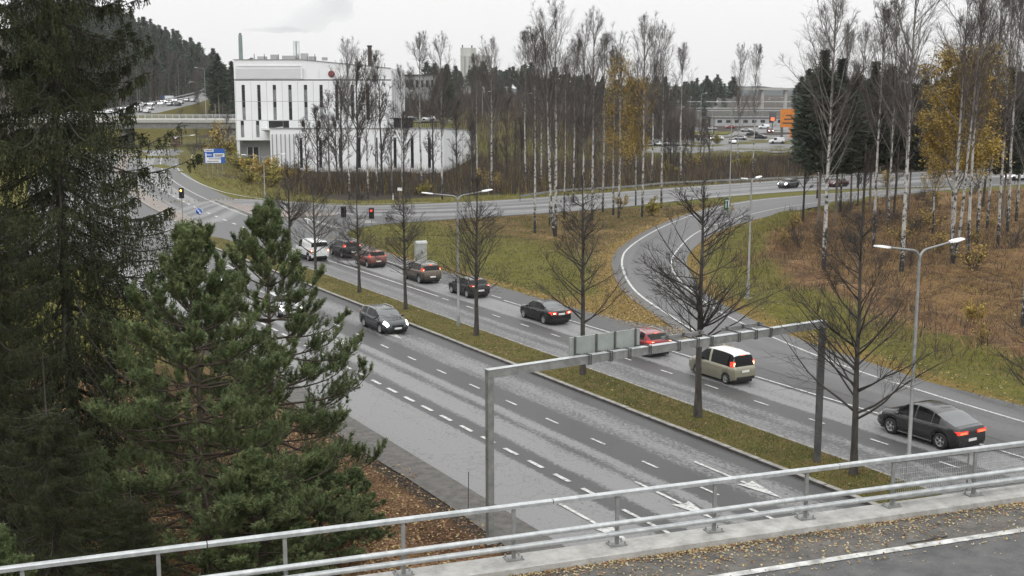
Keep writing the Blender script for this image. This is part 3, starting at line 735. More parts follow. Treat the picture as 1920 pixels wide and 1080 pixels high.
# ------------------------------------------------------------------ signs and signals near the junction
bs = (63.11, 220.23); zt, zb = 5.54, 2.92
ds = empty('direction_sign', (*bs, 0), -HEAD + R(4), 'large blue direction sign on four posts beside the slip lane', 'road sign')
wS = (-53.11--56.87)
MB().box((0, 0, (zt + zb) / 2), (wS, .06, zt - zb)).build('panel', M['blue_sign'], ds)
hS = zt - zb
fd = MB()
def field(u0, u1, v0, v1, m, name='white_field', d=.036):
    MB().box(((u0 + u1) / 2 * wS, -d, zb + (v0 + v1) / 2 * hS), ((u1 - u0) * wS, .012, (v1 - v0) * hS)).build(name, m, ds)
field(-.48, -.04, .80, .97, M['white_sign']); field(-.05, .47, .44, .68, M['white_sign']); field(-.40, .30, .03, .40, M['white_sign'])
field(-.44, -.38, .03, .72, M['white_sign']); field(-.44, -.14, .55, .6, M['white_sign'])
for u0, u1, v in ((-.42, -.1, .88), (0, .42, .58), (.02, .36, .5), (-.28, .25, .30), (-.36, .2, .13)):   # rows of lettering too small to read
    k = u0
    rl = random.Random(int(v * 100))
    while k < u1:
        w_ = rl.uniform(.02, .05); field(k, k + w_, v - .03, v + .035, M['black'], 'lettering', .045); k += w_ + .012
for u in (-.35, -.12, .12, .35): MB().tube([(u * wS, .1, 0), (u * wS, .1, zt - .1)], .06, 8).build('post', M['galv_dull'], ds)
# brown sign with three plates on the lamp post by the island
x, y = (64.67, 250.87)
bp_ = empty('tourist_sign', (x, y, 0), -HEAD, 'small dark brown sign with two plates below it, beside the overpass', 'road sign')
MB().tube([(0, .08, 0), (0, .08, 7.18)], .06, 8).build('post', M['galv_dull'], bp_)
z0 = 6.53
for dz, h_, m_ in ((0, .95, M['brown_sign']), (-.85, .5, M['brown_sign']), (-1.45, .5, M['brown_sign'])): MB().box((-.6, 0, z0 + dz), (1.7, .05, h_)).build('plate', m_, bp_)
MB().box((-.6, -.035, z0 + .02), (.5, .02, .5)).build('pictogram', M['white_sign'], bp_)
# keep-right sign
x, y = (39.46, 145.26)
kr_ = empty('keep_right_sign', (x, y, .1), -HEAD - R(5), 'round blue sign with white arrow at the tip of the refuge island', 'road sign')
MB().tube([(0, .05, 0), (0, .05, 2.0)], .035, 8).build('post', M['galv_dull'], kr_)
MB().lathe([(0, -.02), (.42, -.02), (.42, .02), (0, .02)], (0, 0, 1.55), 20, 'y').build('disc', M['blue_sign'], kr_)
MB().bar((-.22, -.03, 1.8), (.2, -.03, 1.34), .012, .1).bar((.22, -.03, 1.32), (.22, -.03, 1.56), .012, .08).bar((.24, -.03, 1.32), (-.0, -.03, 1.32), .012, .08).build('arrow', M['white_sign'], kr_)
MB().lathe([(.40, -.028), (.43, -.028)], (0, 0, 1.55), 20, 'y').build('rim', M['white_sign'], kr_)

def traffic_light(x, y, h, rz, label, lit=0, heads=1):
    t = empty('traffic_light', (x, y, .05), rz, label, 'traffic light', 'traffic lights at the junction')
    MB().tube([(0, 0, 0), (0, 0, h + .3)], .055, 8).build('pole', M['galv_dull'], t)
    for k in range(heads):
        hx = (k - (heads - 1) / 2) * .5
        hb = MB().box((hx, -.16, h - .05), (.34, .22, 1.0)).box((hx, -.05, h - .05), (.62 if heads == 1 else .4, .03, 1.25)).build('signal_head', M['black'], t)
        for j in range(3):
            m_ = M['signal_red'] if (j == 0 and lit == 1) else M['black']
            if j == 0 and lit == 2: m_ = M['indicator']
            MB().lathe([(0, -.285), (.1, -.285), (.115, -.275), (.12, -.27)], (hx, 0, h + .27 - j * .32), 12, 'y').build('lens', m_, hb)
            MB().add([(hx + .15 * math.cos(q), yy, h + .27 - j * .32 + .15 * math.sin(q)) for yy in (-.27, -.45) for q in (R(0), R(45), R(90), R(135), R(180))],
                     [(i, i + 1, i + 6, i + 5) for i in range(4)]).build('visor', M['black'], hb, fix=False)
    return t
traffic_light(*(41.02, 128.4), 2.63, -HEAD + R(10), 'traffic light showing red left of the pine top', 1)
traffic_light(*(37.73, 146.25), 3.86, -HEAD, 'traffic light with lit lamp on the refuge island', 2)
traffic_light(*(51.66, 129.31), 2.38, -HEAD, 'amber backed traffic light beside the white give way strokes', 0)
traffic_light(*(55.7, 130.74), 1.88, -HEAD, 'traffic light showing red on the corner of the lawn', 1)
# cabinets on the lawn
def cabinet(px, label):
    x, y = px
    t = empty('utility_cabinet', (x, y, 0), -HEAD + R(25), label, 'utility cabinet')
    MB().box((0, 0, .85), (1.0, .7, 1.7)).build('housing', M['cabinet'], t)
    mb = MB(); n = 8
    mb.add([(xx, .4 * math.cos(math.pi * k / n), 1.7 + .28 * math.sin(math.pi * k / n)) for xx in (-.56, .56) for k in range(n + 1)],
           [(k, k + 1, n + 2 + k, n + 1 + k) for k in range(n)] + [tuple(range(n + 1)), tuple(range(n + 1, 2 * n + 2))]); mb.build('roof', M['cabinet'], t)
    for s in (-.25, .25): d = MB().box((s, -.36, .85), (.46, .03, 1.5)).build('door', M['cabinet'], t); MB().box((s * .2, -.39, .9), (.04, .04, .18)).build('handle', M['black'], d)
    MB().box((0, 0, .06), (1.2, .9, .14)).build('plinth', M['concrete'], t)
cabinet((49.06, 103.5), 'grey round topped utility cabinet on the lawn behind the brown car')
# small green sign at the slip road and reflector posts
x, y = (101.66, 122.13)
gs = empty('route_sign', (x, y, 0), -HEAD + R(0), 'small dark green sign with white strokes on a post at the slip road', 'road sign')
zt = 2.28; zb = 0.9
MB().tube([(0, .05, 0), (0, .05, zt)], .04, 8).build('post', M['galv_dull'], gs)
MB().box((0, 0, (zt + zb) / 2), (.8, .04, zt - zb)).build('panel', M['green_sign'], gs)
for dx in (-.16, .16): MB().box((dx, -.028, (zt + zb) / 2 - .1), (.1, .012, (zt - zb) * .6)).build('stroke', M['white_sign'], gs)
MB().box((0, -.028, zt - .25), (.55, .012, .1)).build('stroke', M['white_sign'], gs)
for k, q in enumerate(((51.22, 139.92), (52.76, 155.64), (73.73, 164.86))):
    t = empty('marker_post', (*q, 0), -HEAD, 'slim white marker post at the edge of the cross road', 'marker post', 'marker posts by the roads')
    MB().box((0, 0, .5), (.12, .05, 1.0)).build('blade', M['white_sign'], t); MB().box((0, -.03, .85), (.09, .012, .2)).build('reflector', M['yellow'] if k == 0 else M['black'], t)
x, y = (74.63, 164.35)
sp_ = empty('small_sign', (x, y, 0), -HEAD, 'small pale plate on a thin stake before the thicket', 'sign')
MB().tube([(0, .03, 0), (0, .03, 2.1)], .03, 6).build('stake', M['galv_dull'], sp_); MB().box((0, 0, 1.6), (.7, .03, .45)).build('plate', M['white_sign'], sp_)
x, y = (20.83, 39.94)
stk = empty('snow_stake', (x, y, 0), 0, 'thin grey stake standing on the gravel shoulder at the road edge', 'stake')
MB().tube([(0, 0, 0), (.03, 0, 1.5)], .018, 5).build('stick', M['galv_dark'], stk)

# ------------------------------------------------------------------ guard rails
def guard_rail(pts, label, h=.75, step=4.0, name='guard_rail', posts=True):
    P_, u = resample(pts, step)
    z = [float(gh(x, y)) + .02 for x, y in P_]
    t = empty(name, (*P_[0], 0), 0, label, 'guard rail')
    mb = MB(); o = P_[0]
    n = len(P_); d = np.gradient(P_, axis=0); d /= np.linalg.norm(d, axis=1)[:, None]; nn_ = np.c_[-d[:, 1], d[:, 0]]
    prof = [(0, h - .16), (.05, h - .11), (0, h), (.05, h + .1), (0, h + .15)]
    vs = [(P_[i][0] - o[0] + nn_[i][0] * a, P_[i][1] - o[1] + nn_[i][1] * a, z[i] + b) for i in range(n) for a, b in prof]
    mb.add(vs, [(i * 5 + j, i * 5 + j + 1, i * 5 + j + 6, i * 5 + j + 5) for i in range(n - 1) for j in range(4)])
    mb.build('beam', M['galv_dull'], t, fix=False)
    if posts:
        me = MB().box((0, 0, h / 2), (.08, .1, h + .1)).mesh('post', M['galv_dark'])
        for i in range(n): link('post', me, t, (P_[i][0] - o[0], P_[i][1] - o[1], z[i]))
    return t
guard_rail([(89.2, 154.01), (100.18, 160.54), (113.85, 160.96), (123.12, 164.52), (137.44, 164.5), (146.5, 163.63), (156.72, 163.75), (172.13, 164.45)], 'long steel guard rail behind the cross road in front of the thicket')

# ------------------------------------------------------------------ overpass at far left with its uphill motorway
OZ = 350.0
op = empty('overpass', (*from_cam(0, 0), 0), -HEAD, 'long concrete road overpass beside the white office building', 'bridge')
def cx_(px, zf=OZ): return (px - 960) / 2276 * zf
ztop, zbot = 7.88, 5.31
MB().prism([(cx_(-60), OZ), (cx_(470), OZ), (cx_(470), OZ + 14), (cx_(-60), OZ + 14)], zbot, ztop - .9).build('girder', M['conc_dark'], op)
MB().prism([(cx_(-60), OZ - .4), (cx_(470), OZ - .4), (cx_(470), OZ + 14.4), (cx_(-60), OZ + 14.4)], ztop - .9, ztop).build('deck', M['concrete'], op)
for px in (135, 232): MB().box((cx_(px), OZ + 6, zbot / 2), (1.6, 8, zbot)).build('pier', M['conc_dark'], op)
for yy in (OZ, OZ + 13.8):
    MB().bar((cx_(-60), yy, ztop + 1.15), (cx_(470), yy, ztop + 1.15), .12, .12).bar((cx_(-60), yy, ztop + .6), (cx_(470), yy, ztop + .6), .08, .08).build('handrail', M['galv'], op)
    pm2 = MB().box((0, 0, .58), (.1, .1, 1.16)).mesh('rail_post', M['galv'])
    for k in range(44): link('rail_post', pm2, op, (cx_(-60) + k * 2.0, yy, ztop))
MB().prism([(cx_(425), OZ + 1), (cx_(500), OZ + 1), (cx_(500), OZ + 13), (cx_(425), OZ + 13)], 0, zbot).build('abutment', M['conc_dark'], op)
l1 = lamp_post(*cz(392, OZ), 14.5, -HEAD, (-1,), 'tall lamp mast rising from the overpass railing', z=ztop, reach=2)
# uphill carriageways behind it
up = MB()
hz = lambda x, y: max(ztop - .3, float(gh(x, y)))
cl_ = [cz(60, 362), cz(200, 400), cz(300, 470), cz(372, 560), cz(400, 640), cz(425, 760)]
cr_ = [cz(160, 362), cz(300, 400), cz(372, 470), cz(420, 560), cz(440, 640), cz(455, 760)]
def hup(x, y): return float(np.interp(cam_frame(x, y)[1], [362, 400, 470, 560, 640, 760], [ztop, ztop + .8, ztop + 3.0, ztop + 6.2, ztop + 8.6, ztop + 11]))
upr = structure(fill_between('uphill_motorway', cl_, cr_, .05, M['far_asphalt'], n=40, nu=2, zf=hup))
for nm_, line in (('cl', cl_), ('cr', cr_)):
    P_, u_ = resample(line, 8.0); sk = MB(); vs_ = []
    for p_ in P_:
        o_ = 6 if nm_ == 'cr' else -6; X_, Z_ = cam_frame(*p_); q_ = from_cam(X_ + o_ * 1.5, Z_)
        vs_ += [(*p_, hup(*p_) + .02), (*q_, float(gh(*q_)) - .5)]
    sk.add(vs_, [(2 * i, 2 * i + 1, 2 * i + 3, 2 * i + 2) for i in range(len(P_) - 1)]); b_ = structure(sk.build('motorway_bank', M['ground'], fix=False))
    for a_ in ('brown', 'gold', 'soil'): at = b_.data.attributes.new(a_, 'FLOAT', 'POINT'); at.data.foreach_set('value', np.full(len(b_.data.vertices), .35 if a_ == 'brown' else (.3 if a_ == 'soil' else .25), dtype=np.float32))
def guard_far(pts, label, zfun, dz=.9):
    t = empty('guard_rail', (0, 0, 0), 0, label, 'guard rail'); P_, u = resample(pts, 8.0); mb = MB()
    for i in range(len(P_) - 1): mb.bar((*P_[i], zfun(*P_[i]) + dz), (*P_[i + 1], zfun(*P_[i + 1]) + dz), .12, .4)
    mb.build('beam', M['galv'], t)
    me = MB().box((0, 0, 0), (.15, .15, dz * 2)).mesh('post', M['galv_dull'])
    for p in P_: link('post', me, t, (*p, zfun(*p)))
guard_far(cl_, 'guard rail on the far left edge of the uphill motorway', hup, 1.0)
guard_far([((a[0] + b[0]) / 2, (a[1] + b[1]) / 2) for a, b in zip(cl_, cr_)], 'guard rail between the two jammed uphill carriageways', hup, .8)
fs_ = empty('motorway_sign', (*cz(322, 520), 10), -HEAD, 'blue and white sign board above the uphill motorway cars', 'road sign')
MB().box((0, 0, 2.4), (5.2, .1, 3.0)).build('panel', M['white_sign'], fs_); MB().box((-1.9, -.07, 2.4), (1.4, .06, 3.0)).build('blue_field', M['blue_sign'], fs_)
for s in (-1.5, 1.5): MB().tube([(s, .1, -3), (s, .1, 2)], .1, 6).build('post', M['galv_dull'], fs_)
fg = empty('motorway_gantry', (*cz(340, 640), 14), -HEAD, 'distant thin gantry with one sign across the uphill motorway', 'gantry')
MB().bar((-10, 0, 6.5), (11, 0, 6.5), .4, .5).build('beam', M['galv'], fg)
for s in (-10, 10.6): MB().box((s, 0, 2), (.35, .35, 9)).build('post', M['galv'], fg)
MB().box((5, -.3, 6.8), (4.5, .1, 2.0)).build('panel', M['sign_back'], fg)

# ------------------------------------------------------------------ buildings
def wall_with_holes(name, x0, x1, z0, z1, holes, m, parent, y=0.0, depth=.35, top=None):
    """front face in the plane y with real openings and reveals; holes: (x0,x1,z0,z1); top(x) = parapet height"""
    xs = sorted({x0, x1, *[h[0] for h in holes], *[h[1] for h in holes]}); zs = sorted({z0, z1, *[h[2] for h in holes], *[h[3] for h in holes]})
    mb = MB()
    for i in range(len(xs) - 1):
        for j in range(len(zs) - 1):
            a, b, c, d = xs[i], xs[i + 1], zs[j], zs[j + 1]
            if any(h[0] <= a + 1e-6 and h[1] >= b - 1e-6 and h[2] <= c + 1e-6 and h[3] >= d - 1e-6 for h in holes): continue
            t0 = t1 = d
            if top and abs(d - z1) < 1e-6: t0, t1 = top(a), top(b)
            mb.poly([(a, y, c), (b, y, c), (b, y, t1), (a, y, t0)])
    for a, b, c, d in holes:
        mb.poly([(a, y, c), (a, y + depth, c), (a, y + depth, d), (a, y, d)]); mb.poly([(b, y, c), (b, y, d), (b, y + depth, d), (b, y + depth, c)])
        mb.poly([(a, y, d), (a, y + depth, d), (b, y + depth, d), (b, y, d)]); mb.poly([(a, y, c), (b, y, c), (b, y + depth, c), (a, y + depth, c)])
    return mb.build(name, m, parent, fix=False)
Y0 = 256.0
ob = empty('office_building', (*from_cam(0, Y0), 0), -HEAD, 'white clad office tower with tall narrow windows and a round red emblem', 'office building')
def ux(px): return (px - 960) / 2276 * Y0 * 1.0009
xa, xb_, xc = ux(447), ux(737), ux(575)
zr, zr2, zf_, zlow = 22.33, 20.59, 18.19, 5.74
holes = []; wz0, wz1 = 9.95, 17.2; lz0, lz1 = 6.35, 9.78
winx = [ux(463 + 28.8 * k) for k in range(9)]; ww = 6.2 / 2276 * Y0
for x in winx: holes.append((x - ww / 2, x + ww / 2, wz0, wz1))
for px in (459, 487.5): holes.append((ux(px) - ww / 2, ux(px) + ww / 2, lz0, lz1))
for px in (572, 601, 631): holes.append((ux(px) - ww / 2, ux(px) + ww / 2, 8.51, 9.78))
rec = (ux(508), ux(546), 7.96, 9.78); holes.append(rec)
wall_with_holes('facade', xa, xb_, zlow, zf_ - .12, holes, M['white_panel'], ob)
# attic storey: recessed grey panel at left, lighter screen sloping down at right
MB().box(((xa + xb_) / 2, .25, zf_), (xb_ - xa, .3, .26)).build('shadow_gap', M['black'], ob)
att = MB(); att.poly([(xa, -.05, zf_ + .12), (xc, -.05, zf_ + .12), (xc, -.05, zr), (xa, -.05, zr)]); att.poly([(xc, -.05, zf_ + .12), (xb_, -.05, zf_ + .12), (xb_, -.05, zr2), (xc, -.05, zr)])
att.build('attic_screen', M['white_panel'], ob, fix=False)
MB().box(((xa + xc) / 2 + .3, -.12, (zf_ + zr) / 2 - .75), (xc - xa - .2, .1, zr - zf_ - 2.1)).build('attic_panel', M['white_panel2'], ob)
MB().box((xc - .35, -.16, (zf_ + zr) / 2 - .55), (.25, .12, zr - zf_ - 1.5)).box(((xa + xc) / 2 + .2, -.16, zr - 1.25), (xc - xa - .9, .12, .22)).build('attic_trim', M['white_panel'], ob)
body = MB()
dp = 22.0
body.poly([(xa, 0, zlow), (xa, dp, zlow), (xa, dp, zr), (xa, 0, zr)]); body.poly([(xb_, 0, 4), (xb_ + 1.4, dp * .72, 4), (xb_ + 1.4, dp * .72, zr2 - .4), (xb_, 0, zr2)])
body.poly([(xa, dp, zlow), (xb_ + 1.4, dp * .72, zlow), (xb_ + 1.4, dp * .72, zr2 - .4), (xa, dp, zr)])
body.poly([(xa, 0, zlow), (xb_, 0, zlow), (xb_ + 1.4, dp * .72, zlow), (xa, dp, zlow)])
body.build('side_walls', M['white_panel'], ob, fix=False)
rf = MB(); rf.poly([(xa, 0, zr - .3), (xc, 0, zr - .3), (xb_, 0, zr2 - .3), (xb_ + 1.4, dp * .72, zr2 - .6), (xa, dp, zr - .3)]); roof = rf.build('roof', M['roofing'], ob, fix=False)
MB().bar((xa - .1, -.1, zr + .04), (xc, -.1, zr + .04), .3, .1).bar((xc, -.1, zr + .04), (xb_, -.1, zr2 + .04), .3, .1).build('coping', M['grey_panel'], ob)
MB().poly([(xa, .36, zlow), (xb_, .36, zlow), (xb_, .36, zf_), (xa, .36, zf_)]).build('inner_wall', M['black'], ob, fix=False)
for k in range(6): MB().box((xb_ + .25 + .18 * k, 1.4 + 2.3 * k, (zf_ + wz0) / 2), (.12, .3, zf_ - wz0)).build('fin', M['grey_panel'], ob)
rw = random.Random(8)
def window(x, z0, z1, y=.22, w=ww, splits=(.0, .38, .5, .62, 1), kinds=None, parent=ob):
    t = MB().box((x, y + .1, (z0 + z1) / 2), (w, .08, z1 - z0)).build('window', M['grey_panel'], parent)
    for i in range(len(splits) - 1):
        a, b = z0 + (z1 - z0) * splits[i], z0 + (z1 - z0) * splits[i + 1]
        MB().box((x, y, (a + b) / 2), (w - .08, .06, b - a - .06)).build('pane', kinds[i], t)
D_, G_ = M['win_dark'], M['win_grey']
kk = [[D_, D_, D_, D_], [D_, D_, D_, D_], [G_, D_, G_, D_], [D_, D_, G_, D_], [G_, D_, G_, D_], [G_, D_, D_, D_], [D_, D_, D_, D_], [D_, D_, D_, D_], [D_, D_, D_, D_]]
kk[0][0] = G_
for x, k_ in zip(winx, kk): window(x, wz0, wz1, splits=(0, .36, .52, .86, 1), kinds=k_)
for px in (459, 487.5): window(ux(px), lz0, lz1, splits=(0, .74, 1), kinds=[G_, D_])
for px in (572, 601, 631): window(ux(px), 8.51, 9.78, splits=(0, 1), kinds=[D_])
# loggia with frames and a small canopy
lg = MB().box(((rec[0] + rec[1]) / 2, .9, (rec[2] + rec[3]) / 2), (rec[1] - rec[0], .1, rec[3] - rec[2])).build('loggia_glazing', M['win_grey'], ob)
for k in range(6):
    x = rec[0] + (rec[1] - rec[0]) * k / 5; MB().box((x, .3, (rec[2] + rec[3]) / 2), (.22, .2, rec[3] - rec[2])).build('mullion', M['black'], lg)
MB().box((ux(516), -2.0, 7.96), (3.4, 4.2, .35), rx=R(-6)).build('canopy', M['white_panel2'], ob)
# recessed ground floor, left
MB().box(((ux(452) + ux(512)) / 2, 3.0, zlow / 2), (ux(512) - ux(452), .4, zlow)).build('ground_floor_wall', M['grey_panel'], ob)
gw = MB().box((ux(473), 2.7, zlow * .42), (ux(484) - ux(462), .2, zlow * .62)).build('entrance_glazing', M['win_dark'], ob)
for px in (462, 473, 484): MB().box((ux(px), 2.5, zlow * .42), (.14, .1, zlow * .62)).build('mullion', M['white_panel2'], gw)
MB().box((ux(450), 1.2, zlow / 2), (.6, 2, zlow)).build('pillar', M['white_panel2'], ob)
jt = MB()
for zz in (13.81, 9.88): jt.box(((xa + xb_) / 2, -.012, zz), (xb_ - xa, .02, .07))
jt.build('panel_joint', M['grey_panel'], ob)
for k in range(10):
    x = ux(448.6 + 28.8 * k); MB().box((x, -.011, (zlow + zf_) / 2), (.06, .02, zf_ - zlow - .5)).build('panel_joint', M['hall_grey'], ob)
for k in range(12):
    x = xa + (xb_ - xa) * (k + .5) / 12; MB().box((x, -.062, (zf_ + zr2) / 2), (.05, .02, zr2 - zf_ - .6)).build('panel_joint', M['hall_grey'], ob)
# emblem
em = MB().lathe([(0, -.1), (.0, -.3), (.66, -.3), (.68, -.26), (.68, -.1)], (ux(627), 0, 19.44), 24, 'y').build('emblem', M['red_sign'], ob)
MB().lathe([(.45, -.32), (.52, -.32)], (ux(627), 0, 19.44), 20, 'y').bar((ux(627), -.33, 19.44 - .3), (ux(627), -.33, 19.44 + .3), .02, .1).build('ornament', M['rust'], em)
# rooftop plant
for px, w_, h_, yy in ((484, 2.2, 1.3, 9), (507, 1.6, 1.9, 9), (537, 3.4, 1.5, 8), (566, 1.7, 2.3, 8), (580, 1.6, 1.3, 9), (603, 1.2, 1.0, 9)):
    u = MB().box((ux(px), yy, zr + h_ * .31 + .1), (w_ * .8, 2, h_ * .62)).build('roof_plant', M['hall_grey'], roof)
for px in (545, 551): MB().lathe([(.36, zr - .2), (.36, zr + 4.2), (.28, zr + 4.2)], (ux(px), 10, 0), 10).build('flue', M['galv'], roof)
MB().box((ux(690), 8, zr2 + 2.1), (.8, .8, 5.2)).build('chimney', M['rust'], roof)
MB().box((ux(690), 8, zr2 + 4.8), (1.0, 1.0, .3)).build('chimney_cap', M['black'], roof)
for k, px in enumerate((478, 495, 520, 560, 590, 612, 640, 700, 720)): MB().tube([(ux(px), 4 + k % 3, zr - 2), (ux(px), 4 + k % 3, zr + (1.3 if px < 600 else -.6))], .07, 5).build('vent_pipe', M['black'], roof)

# podium in front
Y1 = 241.0
pod = empty('podium_building', (*from_cam(0, Y1), 0), -HEAD, 'long low white podium with dark vertical windows below the tower', 'building')
def vx(px, zf=Y1): return (px - 960) / 2276 * zf * 1.0009
pz1, pz0 = 8.64, -.5
ph = [(vx(px) - .3, vx(px) + .3, .9, 6.87) for px in (567, 603, 640, 675, 707, 742, 774, 806)]
wall_with_holes('facade', vx(510), vx(832), pz0, pz1, ph, M['white_panel'], pod)
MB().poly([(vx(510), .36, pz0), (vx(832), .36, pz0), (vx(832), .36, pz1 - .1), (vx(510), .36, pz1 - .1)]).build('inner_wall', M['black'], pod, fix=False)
for a, b, c, d in ph:
    t = MB().box(((a + b) / 2, .3, (c + d) / 2), (b - a, .06, d - c)).build('window', M['win_dark'], pod)
    for q in (.33, .66): MB().box(((a + b) / 2, .24, c + (d - c) * q), (b - a, .08, .1)).build('transom', M['black'], t)
for k in range(6): MB().box((vx(514 + 8 * k), -.12, (pz1 + pz0) / 2 - .5), (.14, .26, pz1 - pz0 - 1.2)).build('fin', M['grey_panel'], pod)
xw, yw = vx(890, 285), 285 - Y1
sw = MB(); sw.poly([(vx(832), 0, pz0), (xw, yw, pz0), (xw, yw, pz1 - 1.9), (vx(832), 0, pz1)]); sw.build('side_wall', M['white_panel'], pod, fix=False); sw = MB(); sw.poly([(vx(510), 0, pz0), (vx(510), 14, pz0), (vx(510), 14, pz1), (vx(510), 0, pz1)])
sw.build('side_wall', M['white_panel'], pod, fix=False)
ln_ = math.hypot(xw - vx(832), yw)
for k in range(3):
    q = (k + .8) / 3.2; MB().box((vx(832) + (xw - vx(832)) * q + .06, yw * q, pz1 / 2 - .8), (.22, .3, pz1 - 2.2), rz=math.atan2(yw, xw - vx(832))).build('fin', M['white_panel2'], pod)
MB().prism([(vx(510) + .02, .05), (vx(832), .05), (xw - .2, yw), (vx(510) + .02, yw)], pz1 - 2.2, pz1 - 1.95).build('roof', M['roofing'], pod)
MB().bar((vx(509.6), -.06, pz1 + .05), (vx(832), -.06, pz1 + .05), .24, .2).bar((vx(832), -.06, pz1 + .05), (xw, yw, pz1 - 1.85), .24, .2).build('coping', M['grey_panel'], pod)
rl_ = MB().bar((vx(735), 2.2, pz1 + 1.1), (vx(830), 2.2, pz1 + 1.1), .08, .1).build('terrace_rail', M['black'], pod)
for k in range(26): x = vx(735) + (vx(830) - vx(735)) * k / 25; MB().box((x, 2.2, pz1 + .5), (.07, .07, 1.1)).build('baluster', M['black'], rl_)
MB().box((vx(752), 8, pz1 + .85), (3.8, 3, 1.8)).box((vx(757), 7.9, pz1 + 1.85), (6.4, 3.4, .2)).build('terrace_shelter', M['win_dark'], pod)

def block(name, px0, px1, yt, zf, depth, label, m, wins=0, rows=1, z0=0, cat='building', roofm=None, parapet=True):
    t = empty(name, (*from_cam(0, zf), 0), -HEAD, label, cat)
    a, b = (px0 - 960) / 2276 * zf, (px1 - 960) / 2276 * zf; top = 16 - (yt - 170) / 2276 * zf
    MB().prism([(a, 0), (b, 0), (b, depth), (a, depth)], z0 - 1, top).build('wall', m, t)
    MB().prism([(a - .3, -.3), (b + .3, -.3), (b + .3, depth + .3), (a - .3, depth + .3)], top, top + .5).build('roof', roofm or M['roofing'], t)
    for r in range(rows):
        for k in range(wins):
            x = a + (b - a) * (k + .5) / wins; z = z0 + (top - z0) * (r + .62) / rows
            w_ = MB().box((x, -.03, z), ((b - a) / wins * .55, .1, (top - z0) / rows * .4)).build('window', M['win_grey'], t)
            MB().box((x, -.09, z), ((b - a) / wins * .5, .04, (top - z0) / rows * .34)).build('pane', M['win_dark'], w_)
    return t, a, b, top
block('grey_building', 752, 836, 143, 420, 30, 'grey flat roofed block half hidden right of the office tower', M['grey_panel'], 9, 3)
t_, a, b, top = block('low_hall', 1338, 1466, 221, 560, 25, 'long low pale grey hall at the far edge of the car park', M['hall_grey'], 8, 1)
t_, a, b, top = block('grain_silo', 865, 921, 107, 1000, 30, 'pale concrete silo tower rising above the distant trees', M['silo'], 0, 1, z0=0, roofm=M['silo'])
MB().prism([(a, 1), (a + (b - a) * .5, 1), (a + (b - a) * .5, 22), (a, 22)], top, top + 6.6).build('head_house', M['silo'], t_)
for k in range(7): MB().lathe([(1.8, 0), (1.8, top)], (a + 1.8 + 3.55 * k, -.2, 0), 12).build('silo_cell', M['silo'], t_)
MB().tube([(a + 1.5, 5, top + 6), (a + 1.5, 5, top + 9)], .5, 6).tube([(a + (b - a) * .37, 5, top + 6), (a + (b - a) * .37, 5, top + 8.6)], .6, 6).build('roof_vent', M['black'], t_)
ch = empty('factory_chimney', (*cz(460.5, 1500), 0), -HEAD, 'far greenish concrete chimney trailing smoke above the hill', 'chimney')
MB().lathe([(3.0, 0), (2.3, 82.3), (1.9, 82.3)], n=16).build('shaft', M['chimney_c'], ch)
MB().lathe([(1.6, 82.3 - 2), (1.6, 84.83)], n=12).build('flue', M['conc_dark'], ch)
# motorway embankment far right
mw = structure(MB().prism([from_cam((1150 - 960) / 2276 * 640, 640), from_cam((1620 - 960) / 2276 * 640, 640), from_cam((1640 - 960) / 2276 * 665, 665), from_cam((1130 - 960) / 2276 * 665, 665)], -1, 5.6).build('motorway_embankment', M['conc_dark']))
for dz, zf in ((6.2, 641), (9.4, 655)):
    guard_far([cz(1150, zf), cz(1250, zf), cz(1350, zf), cz(1450, zf), cz(1600, zf)], 'distant motorway parapet above the car park' if dz < 7 else 'upper distant motorway parapet above the car park', lambda x, y, q=dz: q, .8)
vb = empty('viaduct', (*cz(1380, 900), 0), -HEAD, 'far pale viaduct under the low hills on the horizon', 'bridge')
MB().box((0, 0, 17.2), (110, 9, 1.5)).build('deck', M['concrete'], vb)
for k in range(-3, 4): MB().box((k * 17, 0, 8), (2, 5, 17)).build('pier', M['concrete'], vb)
# orange pylon sign
og = empty('orange_pylon_sign', (*cz(1472, 420), 0), -HEAD, 'tall orange advertising board on two legs in the car park', 'sign')
zt, zb = 16 - (204 - 170) / 2276 * 420, 16 - (237 - 170) / 2276 * 420
MB().box((0, 0, (zt + zb) / 2), (5.0, .5, zt - zb)).build('board', M['orange_sign'], og)
for s in (-1.9, 1.2): MB().box((s, 0, zb / 2), (.8, .5, zb)).build('leg', M['orange_sign'] if s > 0 else M['galv_dark'], og)
for k in range(3): MB().box((-.2 + .3 * k, -.28, zb + 1.4 + 1.3 * k), (3.2 - .5 * k, .06, .45)).build('lettering_bar', M['rust'], og)
dg = empty('digital_board', (*cz(1444, 480), 0), -HEAD, 'small dark board with a lit red mark left of the orange sign', 'sign')
zb = 16 - (222 - 170) / 2276 * 480
MB().box((0, 0, zb + 1), (2.8, .4, 3.4)).build('board', M['galv_dark'], dg); MB().box((0, -.24, zb), (1.3, .06, 1.1)).build('lamp', M['brake'], dg); MB().box((0, .1, zb / 2), (.4, .3, zb)).build('leg', M['galv_dark'], dg)

# ------------------------------------------------------------------ thin autumn haze over the whole place (the smoke stays outside it)
hz0, hz1 = cam_frame(0, 0), None
hb_ = MB()
cor = [from_cam(-700, -160), from_cam(900, -160), from_cam(900, 1130), from_cam(-700, 1130)]
hb_.prism(cor, -8, 120)
hm = bpy.data.materials.new('haze_air'); hm.use_nodes = True; hm.node_tree.nodes.clear()
ho = hm.node_tree.nodes.new('ShaderNodeOutputMaterial'); hv = hm.node_tree.nodes.new('ShaderNodeVolumePrincipled')
hv.inputs['Color'].default_value = (.88, .9, .92, 1); hv.inputs['Density'].default_value = .00008; hv.inputs['Anisotropy'].default_value = .25
hm.node_tree.links.new(hv.outputs[0], ho.inputs['Volume'])
stuff(hb_.build('haze', hm))

